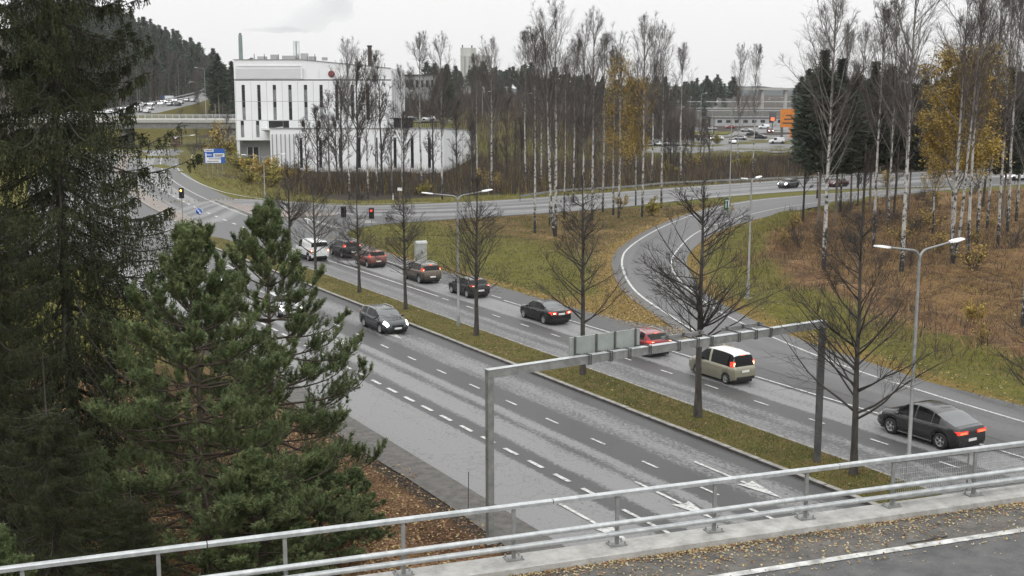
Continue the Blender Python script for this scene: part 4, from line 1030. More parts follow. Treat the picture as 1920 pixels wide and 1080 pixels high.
# ------------------------------------------------------------------ vehicles
def wheel_meshes(r, w, dark=False, n=20):
    ty = MB().lathe([(r * .62, -w / 2 + .01), (r * .9, -w / 2), (r * .985, -w / 2 + .03), (r, -w * .2), (r, w * .2), (r * .985, w / 2 - .03), (r * .9, w / 2), (r * .62, w / 2 - .01)], n=n, axis='x').mesh('tyre', M['rubber'])
    ri = MB(); rr = r * .66
    ri.lathe([(rr, w / 2 - .015), (rr * .93, w / 2 - .005), (rr * .88, w / 2 - .04), (rr * .86, -w / 2 + .04)], n=n, axis='x')
    ri.lathe([(0, w / 2 - .02), (.055, w / 2 - .02), (.06, w / 2 - .05)], n=10, axis='x')
    for k in range(5):
        q = 2 * math.pi * k / 5
        for dq in (-.13, .13):
            ri.bar((w / 2 - .045, .05 * math.cos(q), .05 * math.sin(q)), (w / 2 - .03, rr * .95 * math.cos(q + dq), rr * .95 * math.sin(q + dq)), .03, .045)
    ri = ri.mesh('rim', M['rim_dark'] if dark else M['rim'])
    di = MB().lathe([(0, -w / 2 + .06), (rr * .9, -w / 2 + .06)], n=n, axis='x').mesh('brake_disc', M['galv_dark'])
    return ty, ri, di
WH = {}
def car(name, S, label, cat='car', loc=(0, 0), rz=0.0, paint_m=None, brake=True, head=False, simple=False, group=None, z=0.02):
    L, W = S['L'], S['W']; wr = S.get('wr', .33); xr, xf = S['axles']
    top, belt = pchip(S['top']), pchip(S['belt'])
    zs = S.get('sill', .22); tum = S.get('tum', .34)
    g0, g1 = S['glass']                     # y range of the greenhouse base
    wplan = pchip(S.get('plan', [(0, .84), (.12, .92), (.5, .985), (1.1, 1), (L - 1.3, 1), (L - .6, .965), (L - .18, .87), (L, .76)]))
    ra = wr + .055
    st = set(np.round(np.linspace(0, L, 46 if not simple else 20), 3)); st |= {0.03, .07, L - .03, L - .08}
    for k in S['top']: st.add(k[0])
    for a, b in S['panes']: st |= {a, b}
    st |= {S['wind'][0], S['wind'][1], S['back'][0], S['back'][1]}
    for c in (xr, xf):
        for q in np.linspace(-1, 1, 13 if not simple else 7): st.add(round(c + ra * math.sin(q * math.pi / 2), 4))
    st = np.array(sorted(st)); keep = [0]
    for i in range(1, len(st)):
        if st[i] - st[keep[-1]] > .004: keep.append(i)
    st = st[keep]
    rings = []
    for x in st:
        w = W / 2 * wplan(x); zt = top(x); zb = min(belt(x), zt - .012)
        zl = zs + .14 * sstep(.5, 0, x) + .1 * sstep(L - .5, L, x)
        arch = zl
        for c in (xr, xf):
            if abs(x - c) < ra: arch = max(arch, wr + math.sqrt(max(0, ra * ra - (x - c) ** 2)) * .99)
        arch = min(arch, zb - .06)
        h = zt - zb; g = w * .935
        hw = lambda q: arch + q * (zb - arch)
        gi = g if h > .25 else g - .06
        wr_ = max(gi - tum * h, .3 * W)
        rings.append([(w * .95, arch), (w * .99, hw(.28)), (w, hw(.55)), (w * .99, hw(.82)), (w * .962, hw(.955)), (w * .945, zb), (g, zb + min(.02, h * .3)),
                      ((g + wr_) / 2 + .02 * min(1, h), zb + h * .5), (wr_, zb + h * .90), (wr_ * .86, zb + h * .965), (wr_ * .5, zb + h * .993), (0, zt)])
    K = len(rings[0]); nS = len(st)
    vs = []
    for x, r in zip(st, rings):
        full = [(-a, b) for a, b in r] + [(a, b) for a, b in r[-2::-1]]
        vs += [(a, x - L / 2, b) for a, b in full]
    n2 = 2 * K - 1
    t = empty(name, (*loc, z), rz, label, cat, group)
    body = MB(); fs = [(i * n2 + j, (i + 1) * n2 + j, (i + 1) * n2 + j + 1, i * n2 + j + 1) for i in range(nS - 1) for j in range(n2 - 1)]
    mi = []
    for i in range(nS - 1):
        for j in range(n2 - 1):
            jj = min(j, n2 - 2 - j); mi.append(1 if (jj == 0 and S.get('cladding', True)) else (2 if S.get('roof_m') and jj >= 8 and st[i] > S['back'][1] - .05 and st[i + 1] < S['wind'][0] + .05 else 0))
    body.v = vs; body.f = fs + [tuple(range(n2)), tuple(range((nS - 1) * n2, nS * n2))[::-1]]; body.m = mi + [0, 0]; body.sm = [True] * len(fs) + [False, False]
    pm = paint_m
    bo = body.build('body', [pm, M['black'] if S.get('dark_clad', True) else pm, S.get('roof_m') or pm], t)
    # underbody
    MB().box((0, 0, (zs + .55) / 2 + .02), (W * .78, L * .9, .55 - zs + .22)).box((0, 0, zs), (W * .7, L * .8, .1)).build('underbody', M['black'], t)
    if S.get('tall_liner'): MB().box((0, 0, .55), (W * .82, L * .8, .5)).build('wheel_housing', M['black'], t)
    V = np.array(vs).reshape(nS, n2, 3)
    def patch(pname, m, x0, x1, js, off=.008, parent=t, sides=(0, 1), shrink=0.0):
        out = []
        for sd in sides:
            mb = MB()
            ii = [i for i in range(nS) if x0 - 1e-4 <= st[i] <= x1 + 1e-4]
            jl = js if sd == 0 else [n2 - 1 - j for j in js][::-1]
            if sd == 2: jl = js
            pts = []
            for i in ii:
                for j in jl:
                    i0, i1 = max(i - 1, 0), min(i + 1, nS - 1); j0, j1 = max(j - 1, 0), min(j + 1, n2 - 1)
                    nn_ = Vector(V[i1, j] - V[i0, j]).cross(Vector(V[i, j1] - V[i, j0]))
                    c = Vector(V[i, j]); nn_.normalize()
                    if nn_.dot(Vector((c.x, c.y * .2, c.z - .6))) < 0: nn_ = -nn_
                    pts.append(c + nn_ * off)
            q = len(jl)
            mb.add(pts, [(a * q + b, (a + 1) * q + b, (a + 1) * q + b + 1, a * q + b + 1) for a in range(len(ii) - 1) for b in range(q - 1)], 0, True)
            out.append(mb.build(pname, m, parent, fix=False))
        return out
    gl = M['glass']
    for a, b in S['panes']: patch('side_window', gl, a, b, [6, 7, 8])
    c = K - 1
    patch('windscreen', S.get('wind_m', gl), S['wind'][0], S['wind'][1], list(range(8, n2 - 8)), sides=(2,))
    patch('rear_window', S.get('back_m', gl), S['back'][0], S['back'][1], list(range(8, n2 - 8)), sides=(2,))
    key = (round(wr, 2), S.get('dark_rim', False))
    if key not in WH: WH[key] = wheel_meshes(wr, .22, key[1])
    ty, ri, di = WH[key]
    for yy in (xr, xf):
        for s in (-1, 1):
            wt = link('wheel', ty, t, (s * (W / 2 - .13), yy - L / 2, wr)); wt.rotation_euler = (0, 0, 0 if s > 0 else math.pi)
            if not simple: link('rim', ri, wt); link('brake_disc', di, wt)
    # lights
    tl = S.get('tail', dict(z=.86, h=.2, w=.3, d=.35))
    for s in (-1, 1):
        ww_ = W / 2 * wplan(.05)
        lm = M['brake'] if brake else M['tail']
        zc = tl['z']; yb = -L / 2 + next((x for x in np.linspace(0, 1.2, 200) if top(x) >= zc + tl['h'] * .4), 0)
        mb = MB(); a, b = s * (ww_ - tl['w'] + .02), s * (ww_ + .015)
        o = W / 2 * wplan(.3) * .992
        d = tl['d']; h = tl['h'] / 2
        mb.add([(a, yb - .025, zc - h), (b, yb - .01, zc - h), (s * o, yb + d, zc - h * .6), (s * (o - .1), yb + d, zc - h * .6),
                (a, yb - .015, zc + h * .8), (b, yb + .0, zc + h), (s * (o - .015), yb + d, zc + h * .8), (s * (o - .12), yb + d, zc + h * .8)],
               [(0, 1, 5, 4), (1, 2, 6, 5), (2, 3, 7, 6), (3, 0, 4, 7), (4, 5, 6, 7), (0, 3, 2, 1)])
        lo = mb.build('tail_light', M['tail'] if brake else M['tail_off'], t)
        if brake: MB().box(((a + b) / 2, yb - .03, zc + tl.get('dz', 0)), (abs(b - a) * tl.get('cw', .5), .02, tl['h'] * tl.get('ch', .42))).build('lamp_core', M['brake_hot'] if tl.get('hot', True) else M['brake'], lo)
        hl = S.get('headl', dict(z=.7, h=.16, w=.42, d=.4))
        yh = L / 2 - next((x for x in np.linspace(0, 1.2, 200) if top(L - x) >= hl['z'] + hl['h'] * .5), 0)
        wf = W / 2 * wplan(L - .12); of = W / 2 * wplan(L - .45) * .985
        pass
    patch('headlight', M['head'] if head else M['lens'], L - S.get('hl', .5), L - .05, [3, 4, 5, 6] if not head else [3, 4, 5, 6, 7, 8], off=.014)
    if simple: return t
    if brake and S.get('chmsl'):
        x_, z_ = S['chmsl']; MB().box((0, x_ - L / 2 - .03, z_ - .02), (.26, .03, .03)).build('brake_strip', M['brake'], t)
    pz = S.get('plate_z', .62)
    MB().box((0, -L / 2 - .012, pz), (.5, .02, .12)).build('number_plate', M['plate'], t)
    MB().box((0, L / 2 + .012, .45), (.5, .02, .12)).build('number_plate', M['plate'], t)
    gr = MB(); gr.box((0, L / 2 - .01, .6), (W * .42, .05, .16)); gr.box((0, L / 2 - .01, .36), (W * .55, .05, .12)); gr.build('grille', M['black'], t)
    MB().box((0, L / 2 + .02, .69), (W * .44, .03, .03)).build('grille_bar', M['chrome'], t)
    MB().box((0, -L / 2 + .0, .40), (W * .72, .05, .16)).build('bumper_insert', M['black'], t)
    for s in (-1, 1):
        mr = MB(); ym = S['wind'][1] - L / 2 - .32; zm = belt(S['wind'][1] - .3) + .07
        mr.lathe([(0, -.07), (.07, -.06), (.095, 0), (.085, .05), (0, .06)], (0, 0, 0), 10, 'y')
        o = mr.build('mirror', pm if S.get('mirror_paint', True) else M['black'], t, (s * (W / 2 + .08), ym, zm)); o.scale = (1.25, .9, .85)
        for yy in S.get('handles', []): MB().box((s * (W / 2 * .985), yy - L / 2, belt(yy) - .12), (.045, .2, .035)).build('door_handle', M['chrome'] if S.get('chrome') else pm, t)
        for yy in S.get('seams', []):
            i = int(np.argmin(abs(st - yy))); j0 = 1
            mb = MB(); col = [V[i, j] for j in range(1, 6)]
            pts = []
            for v in col: pts += [(s * (abs(v[0]) + .003), v[1] - .007, v[2]), (s * (abs(v[0]) + .003), v[1] + .007, v[2])]
            mb.add(pts, [(2 * k, 2 * k + 2, 2 * k + 3, 2 * k + 1) for k in range(4)]); mb.build('door_seam', M['black'], t, fix=False)
        if S.get('rails'):
            a, b = S['rails']; pts = [(s * (W / 2 * .935 - tum * (top(x) - belt(x)) - .02), x - L / 2, top(x) - .02 + .05 * math.sin(math.pi * (x - a) / (b - a)) ** .4) for x in np.linspace(a, b, 9)]
            MB().tube(pts, .022, 6).build('roof_rail', M['galv'] if S['railm'] == 'g' else M['black'], t)
        if S.get('sill_chrome'):
            a, b = xr + ra + .02, xf - ra - .02; MB().box((s * (W / 2 * .965), (a + b) / 2 - L / 2, zs + .03), (.05, b - a, .035)).build('sill_trim', M['chrome'], t)
        ex = S.get('belt_chrome')
        if ex:
            mb = MB(); ii = [i for i in range(nS) if ex[0] <= st[i] <= ex[1]]; pts = []
            for i in ii:
                v = V[i, 5]; pts += [(s * (abs(v[0]) + .006), v[1], v[2] - .012), (s * (abs(v[0]) + .003), v[1], v[2] + .016)]
            mb.add(pts, [(2 * k, 2 * k + 2, 2 * k + 3, 2 * k + 1) for k in range(len(ii) - 1)]); mb.build('window_trim', M['chrome'], t, fix=False)
    wp = MB(); wy = S['wind'][1] - L / 2
    for s in (-.5, .15): wp.bar((s, wy - .03, top(S['wind'][1]) + .015), (s + .48, wy - .18, top(S['wind'][1] - .2) + .02), .015, .015)
    wp.build('wiper', M['black'], t)
    return t

def spec(**k): return k
SEDAN = spec(L=4.58, W=1.79, wr=.325, axles=(1.02, 3.78), sill=.2, top=[(0, .62), (.03, .93), (.08, 1.02), (.55, 1.06), (.72, 1.09), (1.42, 1.37), (1.8, 1.43), (2.3, 1.445), (2.7, 1.40), (3.42, 1.05), (3.5, 1.02), (4.1, .93), (4.42, .80), (4.52, .68), (4.58, .5)],
    belt=[(0, .92), (.7, .97), (2, .955), (3.4, .93), (4.2, .82), (4.58, .6)], glass=(.7, 3.45), panes=[(1.05, 1.62), (1.7, 2.42), (2.5, 3.2)], wind=(2.68, 3.42), back=(.74, 1.42), tail=dict(z=.86, h=.2, w=.42, d=.3, cw=.4), seams=[1.35, 2.46, 3.4], handles=[1.75, 2.75], chmsl=(1.36, 1.33), belt_chrome=(1.0, 3.25), plate_z=.8, back_m=M['glass_sky'], chrome=True)
HATCH = spec(L=4.3, W=1.79, wr=.325, axles=(.82, 3.45), sill=.2, top=[(0, .6), (.03, .95), (.1, 1.05), (.2, 1.1), (.62, 1.38), (.8, 1.43), (1.6, 1.47), (2.1, 1.465), (2.5, 1.42), (3.22, 1.06), (3.3, 1.03), (3.85, .94), (4.12, .82), (4.24, .68), (4.3, .5)],
    belt=[(0, .95), (.6, 1.0), (2, .965), (3.2, .93), (3.95, .82), (4.3, .6)], glass=(.2, 3.2), panes=[(.78, 1.25), (1.33, 2.05), (2.12, 3.0)], wind=(2.48, 3.22), back=(.2, .62), tail=dict(z=.94, h=.24, w=.33, d=.35, cw=.5), seams=[1.1, 2.08, 3.1], handles=[1.4, 2.4], chmsl=(.66, 1.42))
SUV = spec(L=4.55, W=1.84, wr=.355, axles=(.88, 3.55), sill=.27, top=[(0, .62), (.03, 1.02), (.09, 1.12), (.42, 1.52), (.55, 1.6), (1.4, 1.675), (2.1, 1.67), (2.6, 1.61), (3.28, 1.2), (3.4, 1.15), (4.0, 1.06), (4.35, .92), (4.5, .75), (4.55, .55)],
    belt=[(0, 1.05), (.6, 1.12), (2, 1.08), (3.3, 1.06), (4.1, .94), (4.55, .65)], glass=(.1, 3.3), panes=[(.72, 1.3), (1.38, 2.15), (2.23, 3.05)], wind=(2.56, 3.28), back=(.11, .4), tail=dict(z=1.1, h=.5, w=.2, d=.25, cw=.6, ch=.5), seams=[1.15, 2.18, 3.15], handles=[1.5, 2.5], chmsl=(.46, 1.58), rails=(.6, 2.4), railm='g', tum=.28)
WAGON = spec(L=4.75, W=1.84, wr=.33, axles=(1.0, 3.72), sill=.2, top=[(0, .6), (.03, .96), (.1, 1.06), (.5, 1.38), (.62, 1.42), (1.6, 1.485), (2.4, 1.475), (2.75, 1.43), (3.58, 1.04), (3.66, 1.01), (4.25, .92), (4.56, .8), (4.69, .66), (4.75, .48)],
    belt=[(0, .98), (.6, 1.01), (2.2, .96), (3.5, .93), (4.35, .81), (4.75, .58)], glass=(.12, 3.6), panes=[(.66, 1.4), (1.48, 2.3), (2.38, 3.3)], wind=(2.72, 3.58), back=(.12, .5), tail=dict(z=.95, h=.25, w=.35, d=.35), seams=[1.3, 2.34, 3.45], handles=[1.65, 2.6], rails=(.75, 2.55), railm='g', wind_m=M['glass_sky'], headl=dict(z=.7, h=.24, w=.55, d=.6))
COUPE = spec(L=4.92, W=2.02, wr=.385, axles=(.98, 3.9), sill=.25, top=[(0, .66), (.03, 1.02), (.09, 1.13), (.2, 1.15), (.6, 1.27), (1.3, 1.54), (1.9, 1.685), (2.5, 1.72), (2.95, 1.67), (3.72, 1.25), (3.82, 1.2), (4.4, 1.09), (4.72, .95), (4.86, .78), (4.92, .55)],
    belt=[(0, 1.0), (.7, 1.1), (2, 1.08), (3.7, 1.06), (4.5, .93), (4.92, .68)], glass=(.25, 3.75), panes=[(1.12, 1.5), (1.56, 2.45), (2.53, 3.5)], wind=(2.92, 3.72), back=(.3, 1.35), tail=dict(z=.93, h=.16, w=.62, d=.35, cw=.7, ch=.5, hot=False, dz=-.02), seams=[1.35, 2.5, 3.6], handles=[1.75, 2.8], sill_chrome=True, belt_chrome=(1.1, 3.5), dark_rim=False, plate_z=.58, tum=.36, back_m=M['glass_sky'], headl=dict(z=.86, h=.13, w=.4, d=.4))
MPV = spec(L=4.2, W=1.69, wr=.305, axles=(.72, 3.22), sill=.2, top=[(0, .55), (.03, .84), (.06, .98), (.1, 1.05), (.26, 1.62), (.36, 1.74), (1.3, 1.82), (2.1, 1.81), (2.5, 1.73), (3.2, 1.19), (3.3, 1.14), (3.85, .98), (4.06, .84), (4.15, .66), (4.2, .5)],
    belt=[(0, .92), (.2, 1.0), (1.5, 1.02), (2.3, 1.02), (3.2, 1.0), (3.85, .86), (4.2, .6)], glass=(.1, 3.2), panes=[(.24, 2.02), (2.2, 2.95)], wind=(2.46, 3.2), back=(.1, .27), tail=dict(z=1.18, h=.34, w=.18, d=.2, cw=.5, ch=.5), seams=[2.12, 3.1], handles=[2.38], chmsl=(.3, 1.66), tum=.22, dark_clad=False, plate_z=.78, roof_m=mat('silver_roof', (.62, .63, .63), .22, .4, coat=1))
VAN = spec(L=4.75, W=1.9, wr=.33, axles=(.78, 3.72), sill=.22, top=[(0, .6), (.03, 1.1), (.06, 1.3), (.14, 1.8), (.22, 1.88), (1.2, 1.95), (2.6, 1.95), (2.95, 1.88), (3.7, 1.32), (3.82, 1.25), (4.35, 1.08), (4.62, .88), (4.7, .7), (4.75, .5)],
    belt=[(0, 1.05), (.2, 1.2), (2, 1.16), (3.7, 1.08), (4.35, .93), (4.75, .6)], glass=(.05, 3.7), panes=[(2.5, 3.4)], wind=(2.9, 3.7), back=(.07, .135), tail=dict(z=1.0, h=.36, w=.14, d=.1, cw=.7, ch=.5), seams=[2.4, 3.5], handles=[2.7], tum=.12, plan=[(0, .93), (.1, .97), (.5, 1), (3.4, 1), (4.1, .96), (4.55, .87), (4.75, .76)], plate_z=.8)
SMALL = dict(HATCH, L=4.05, top=[(0, .6), (.03, .95), (.08, 1.05), (.16, 1.1), (.42, 1.42), (.55, 1.48), (1.5, 1.53), (2.0, 1.52), (2.4, 1.46), (3.02, 1.08), (3.1, 1.05), (3.6, .96), (3.88, .82), (4.0, .66), (4.05, .5)], axles=(.72, 3.2), belt=[(0, .98), (.6, 1.02), (2, .97), (3, .94), (3.7, .82), (4.05, .6)],
             wind=(2.38, 3.02), back=(.16, .42), panes=[(.6, 1.15), (1.23, 1.95), (2.02, 2.85)], glass=(.16, 3.05), tail=dict(z=1.0, h=.3, w=.26, d=.3), seams=[1.0, 1.98, 2.95], handles=[1.3, 2.25], chmsl=(.46, 1.46))
PM = dict(black=paint('paint_black', (.012, .012, .013), .3), blackblue=paint('paint_black_blue', (.018, .02, .024), .3), grey=paint('paint_dark_grey', (.05, .056, .06), .5), white=paint('paint_white', (.62, .63, .64), 0),
          red=paint('paint_red', (.22, .02, .025), .4), redbrown=paint('paint_copper_red', (.20, .07, .055), .5), brown=paint('paint_bronze', (.11, .088, .068), .6), beige=paint('paint_champagne', (.30, .285, .22), .5),
          silver=paint('paint_silver', (.42, .43, .44), .7), blue=paint('paint_blue', (.04, .07, .14), .4), sgrey=paint('paint_satin_grey', (.038, .038, .04), .35))
def vyw(S, rear_axle_y): return rear_axle_y - S['axles'][0] + S['L'] / 2
Q = 'cars queueing away from the camera'
car('van', VAN, 'white delivery van waiting in the left lane behind the third median tree', 'van', (40.75, vyw(VAN, 109.0)), 0, PM['white'], group=Q)
car('car', SUV, 'black car with grey roof, foremost of the queue beside the white van', 'car', (44.25, vyw(SUV, 109.3)), 0, PM['black'], group=Q)
car('car', SMALL, 'copper red hatchback behind the black car in the queue', 'car', (43.8, vyw(SMALL, 102.05)), 0, PM['redbrown'], group=Q)
car('car', SUV, 'bronze brown crossover with lit brake lamps in front of the grey cabinet', 'car', (43.97, vyw(SUV, 91.3)), 0, PM['brown'], group=Q)
car('car', HATCH, 'black hatchback half hidden by a median tree trunk', 'car', (44.12, vyw(HATCH, 83.0)), 0, PM['black'], group=Q)
car('car', SEDAN, 'black saloon car with red tail lamps and pale rear window', 'car', (43.72, vyw(SEDAN, 70.75)), 0, PM['black'], group=Q)
car('car', dict(HATCH, rails=(.75, 2.3), railm='g', tum=.34), 'red car behind the blank sign panel of the gantry', 'car', (43.6, vyw(HATCH, 58.9)), 0, PM['red'], group=Q)
car('minivan', MPV, 'champagne beige minivan with silver roof under the gantry', 'minivan', (43.35, vyw(MPV, 50.85)), 0, PM['beige'], group=Q)
car('car', COUPE, 'dark grey coupe crossover with red tail lamps, nearest to the railing', 'car', (43.93, vyw(COUPE, 36.4)), 0, PM['sgrey'], group=Q)
O_ = 'oncoming cars'
def oncoming(S, front_axle_y): return front_axle_y + S['axles'][1] - S['L'] / 2
car('car', WAGON, 'dark grey estate car driving towards the camera with headlights on', 'car', (32.55, oncoming(WAGON, 73.3)), math.pi, PM['grey'], brake=False, head=True, group=O_)
car('car', SEDAN, 'dark car half hidden by the pine, farther of the two hidden oncoming cars', 'car', (28.6, 98.2), math.pi, PM['blackblue'], brake=False, head=True, group=O_)
car('car', HATCH, 'silver car mostly hidden behind the pine branches', 'car', (28.5, 83.6), math.pi, PM['silver'], brake=False, head=True, group=O_)
# traffic farther away: a few simple bodies, copied
def far_car(px, zf, S, col, label, rz, brake=False, head=False, cat='car', z=.04, group=None):
    x, y = cz(px, zf); return car('car' if cat == 'car' else cat, S, label, cat, (x, y), rz, PM[col], brake=brake, head=head, simple=True, group=group, z=z)
CP = 'cars in and near the car park'
far_car(1225, 372, HATCH, 'grey', 'grey car at the left end of the car park behind bare twigs', R(60), group=CP)
far_car(1236, 356, SEDAN, 'silver', 'silver saloon low behind the birches at the left of the car park', R(55), group=CP)
far_car(1310, 398, VAN, 'grey', 'dark windowed van at the foot of the tall pale lamp post', -HEAD, cat='van', group=CP)
far_car(1342, 398, HATCH, 'white', 'white hatchback alone in the middle of the car park', R(40), head=True, group=CP)
far_car(1371, 372, SUV, 'white', 'white crossover seen from the front behind two birch trunks', math.pi - HEAD, group=CP)
far_car(1440, 470, SUV, 'red', 'dark red car with lit lamps below the digital board', math.pi - HEAD, head=True, group=CP)
far_car(1428, 520, VAN, 'white', 'white van in the far row left of the orange sign', math.pi / 2 - HEAD, cat='van', group=CP)
far_car(1453, 372, VAN, 'white', 'pale box van in front of the orange sign', math.pi / 2 - HEAD, cat='van', group=CP)
far_car(1397, 480, SEDAN, 'silver', 'silver car far back among bare trees in the car park', R(30), group=CP)
far_car(1385, 400, HATCH, 'silver', 'silver hatchback in the middle row right of the white one', R(35), group=CP)
far_car(1292, 420, SEDAN, 'black', 'black saloon behind the grass verge in the car park', R(50), group=CP)
far_car(1408, 440, SUV, 'grey', 'grey crossover between the two car park birches', R(30), group=CP)
far_car(1275, 452, HATCH, 'white', 'white hatchback beyond the left end of the grass verge', R(70), group=CP)
far_car(1422, 410, SEDAN, 'blackblue', 'dark blue saloon left of the pale box van', R(25), group=CP)
far_car(1330, 500, SEDAN, 'silver', 'silver saloon before the long pale grey hall', R(60), group=CP)
far_car(1365, 520, HATCH, 'red', 'red hatchback before the middle of the long grey hall', R(60), group=CP)
far_car(860, 352, SUV, 'grey', 'grey crossover on the side street below the silo', math.pi / 2 - HEAD, z=7.4, group=CP)
far_car(942, 352, HATCH, 'silver', 'silver hatchback on the side street behind bare birches', math.pi / 2 - HEAD, z=7.4, group=CP)
far_car(805, 352, HATCH, 'white', 'white car on the side street right of the podium', math.pi / 2 - HEAD, z=7.4, group=CP)
far_car(770, 348, SEDAN, 'silver', 'silver car on the side street beside the terrace shelter', math.pi / 2 - HEAD, z=7.4, group=CP)
x, y = (140.54, 153.28); car('car', HATCH, 'dark car with white headlight glow on the cross road left of the tall birch', 'car', (x, y), R(105), PM['grey'], brake=False, head=True, simple=True)
x, y = (149.31, 150.9); car('car', SEDAN, 'dark red car on the cross road just right of the tall birch trunk', 'car', (x, y), R(100), paint('paint_maroon', (.06, .014, .014)), brake=False, simple=True)
x, y = (188.15, 145.83); car('car', HATCH, 'white car entering at the right picture edge on the cross road', 'car', (x, y), R(80), PM['white'], brake=False, simple=True, head=True)
# the jam on the uphill motorway
proto = None; rj = random.Random(12)
base_types = [car('car', S, 'light coloured car stuck in the jam on the uphill motorway', 'car', (0, 0), 0, PM[c], brake=False, head=True, simple=True, group='cars jammed on the uphill motorway') for S, c in ((HATCH, 'white'), (SUV, 'silver'), (SEDAN, 'white'), (HATCH, 'grey'), (VAN, 'white'))]
k = 0
for lane in (.12, .3, .62, .8):
    for i in range(8):
        zf = 372 + i * 17 + rj.uniform(-4, 4)
        if rj.random() < .12: continue
        a = np.array(cz(np.interp(zf, [362, 400, 470, 560], [60, 200, 300, 372]), zf)); b = np.array(cz(np.interp(zf, [362, 400, 470, 560], [160, 300, 372, 420]), zf))
        a2 = np.array(cz(np.interp(zf + 5, [362, 400, 470, 560], [60, 200, 300, 372]), zf + 5)); d = a2 - a
        p = a + (b - a) * lane
        o = base_types[k % 5] if k < 5 else copy_tree(base_types[rj.choice((0, 0, 1, 2, 3, 4))])
        o.location = (*p, hup(*p) + .06); o.rotation_euler = (0, 0, math.atan2(-d[0], d[1]) + (math.pi if lane < .5 else 0)); k += 1
far_car(392, 640, HATCH, 'white', 'white car higher up the uphill motorway beside the lamp mast', R(20), z=hup(*cz(392, 640)) + .06)

# ------------------------------------------------------------------ trees
def birch_bark():
    m, nn, ll, b = node_mat('birch_bark')
    tc = N(nn, 'TexCoord'); mp = N(nn, 'Mapping'); mp.inputs['Scale'].default_value = (1.6, 1.6, 1.5); ll.new(tc.outputs['Object'], mp.inputs[0])
    n = N(nn, 'TexNoise', Scale=1.5, Detail=8.0, Roughness=.78); ll.new(mp.outputs[0], n.inputs['Vector'])
    sep = N(nn, 'SeparateXYZ'); ll.new(tc.outputs['Object'], sep.inputs[0])
    lo = N(nn, 'MapRange'); lo.inputs['From Min'].default_value = 0; lo.inputs['From Max'].default_value = 4; lo.inputs['To Min'].default_value = .13; lo.inputs['To Max'].default_value = .0; ll.new(sep.outputs['Z'], lo.inputs['Value'])
    ad = N(nn, 'Math', operation='SUBTRACT'); ll.new(n.outputs['Fac'], ad.inputs[0]); ll.new(lo.outputs[0], ad.inputs[1])
    cr = ramp(nn, [(.40, (.02, .019, .018)), (.455, (.05, .048, .045)), (.475, (.36, .35, .335)), (.7, (.52, .51, .49))]); ll.new(ad.outputs[0], cr.inputs['Fac'])
    hi = N(nn, 'MapRange'); hi.inputs['From Min'].default_value = 11; hi.inputs['From Max'].default_value = 19; ll.new(sep.outputs['Z'], hi.inputs['Value'])
    mx = N(nn, 'MixRGB'); mx.inputs['Color2'].default_value = (.11, .085, .075, 1); ll.new(hi.outputs[0], mx.inputs['Fac']); ll.new(cr.outputs[0], mx.inputs['Color1'])
    ll.new(mx.outputs[0], b.inputs['Base Color']); b.inputs['Roughness'].default_value = .75
    return m
M['birch'] = birch_bark()
M['birch_limb'] = mat('birch_limb', (.075, .064, .058), .8, col2=(.20, .185, .17), vscale=1.2)
M['twig'] = mat('birch_twig', (.066, .054, .049), .85, var=.35, vscale=.5)
M['twig_dark'] = mat('dark_twig', (.042, .035, .030), .85, var=.35, vscale=.5)
M['linden_bark'] = mat('linden_bark', (.028, .024, .021), .9, col2=(.075, .068, .06), vscale=3.5, bump=.6, bscale=14, stretch=(1, 1, .3))
M['pine_bark'] = mat('pine_bark', (.045, .034, .026), .9, col2=(.10, .075, .055), vscale=4, bump=.6, bscale=16)
M['spruce_bark'] = mat('spruce_bark', (.03, .025, .021), .9, col2=(.075, .066, .057), vscale=4, bump=.5)
M['spruce'] = mat('spruce_needles', (.017, .024, .011), .7, col2=(.056, .066, .026), vscale=1.2, spec=.25)
M['far_trunk'] = mat('far_pine_trunk', (.13, .105, .085), .9, col2=(.2, .17, .145), vscale=.5)
M['spruce_tip'] = mat('spruce_dry_twigs', (.03, .027, .016), .8, col2=(.06, .05, .025), vscale=.7, spec=.2)
M['pine'] = mat('pine_needles', (.062, .090, .036), .6, col2=(.155, .195, .078), vscale=1.3, spec=.3)
M['pine_far'] = mat('conifer_needles_far', (.040, .055, .042), .75, col2=(.074, .090, .064), vscale=.25, spec=.2)
M['yellow_leaf'] = mat('yellow_leaves', (.24, .155, .024), .65, col2=(.45, .33, .075), vscale=1.2)
M['olive_leaf'] = mat('yellow_green_leaves', (.13, .12, .02), .65, col2=(.34, .27, .045), vscale=1.0)
M['brown_leaf'] = mat('fallen_brown_leaves', (.12, .058, .030), .75, col2=(.28, .155, .08), vscale=2.5)
M['gold_leaf'] = mat('fallen_golden_leaves', (.24, .155, .045), .7, col2=(.42, .31, .12), vscale=2.5)
M['pale_leaf'] = mat('fallen_pale_leaves', (.28, .21, .10), .7, col2=(.48, .40, .24), vscale=3.0)
M['brush'] = mat('thicket_stems', (.030, .023, .018), .9, col2=(.075, .058, .046), vscale=.4)
M['grass_blade'] = mat('grass_blades', (.040, .050, .013), .7, col2=(.095, .098, .026), vscale=.8)
M['dry_grass'] = mat('dry_grass', (.14, .105, .04), .8, col2=(.26, .19, .075), vscale=.5)

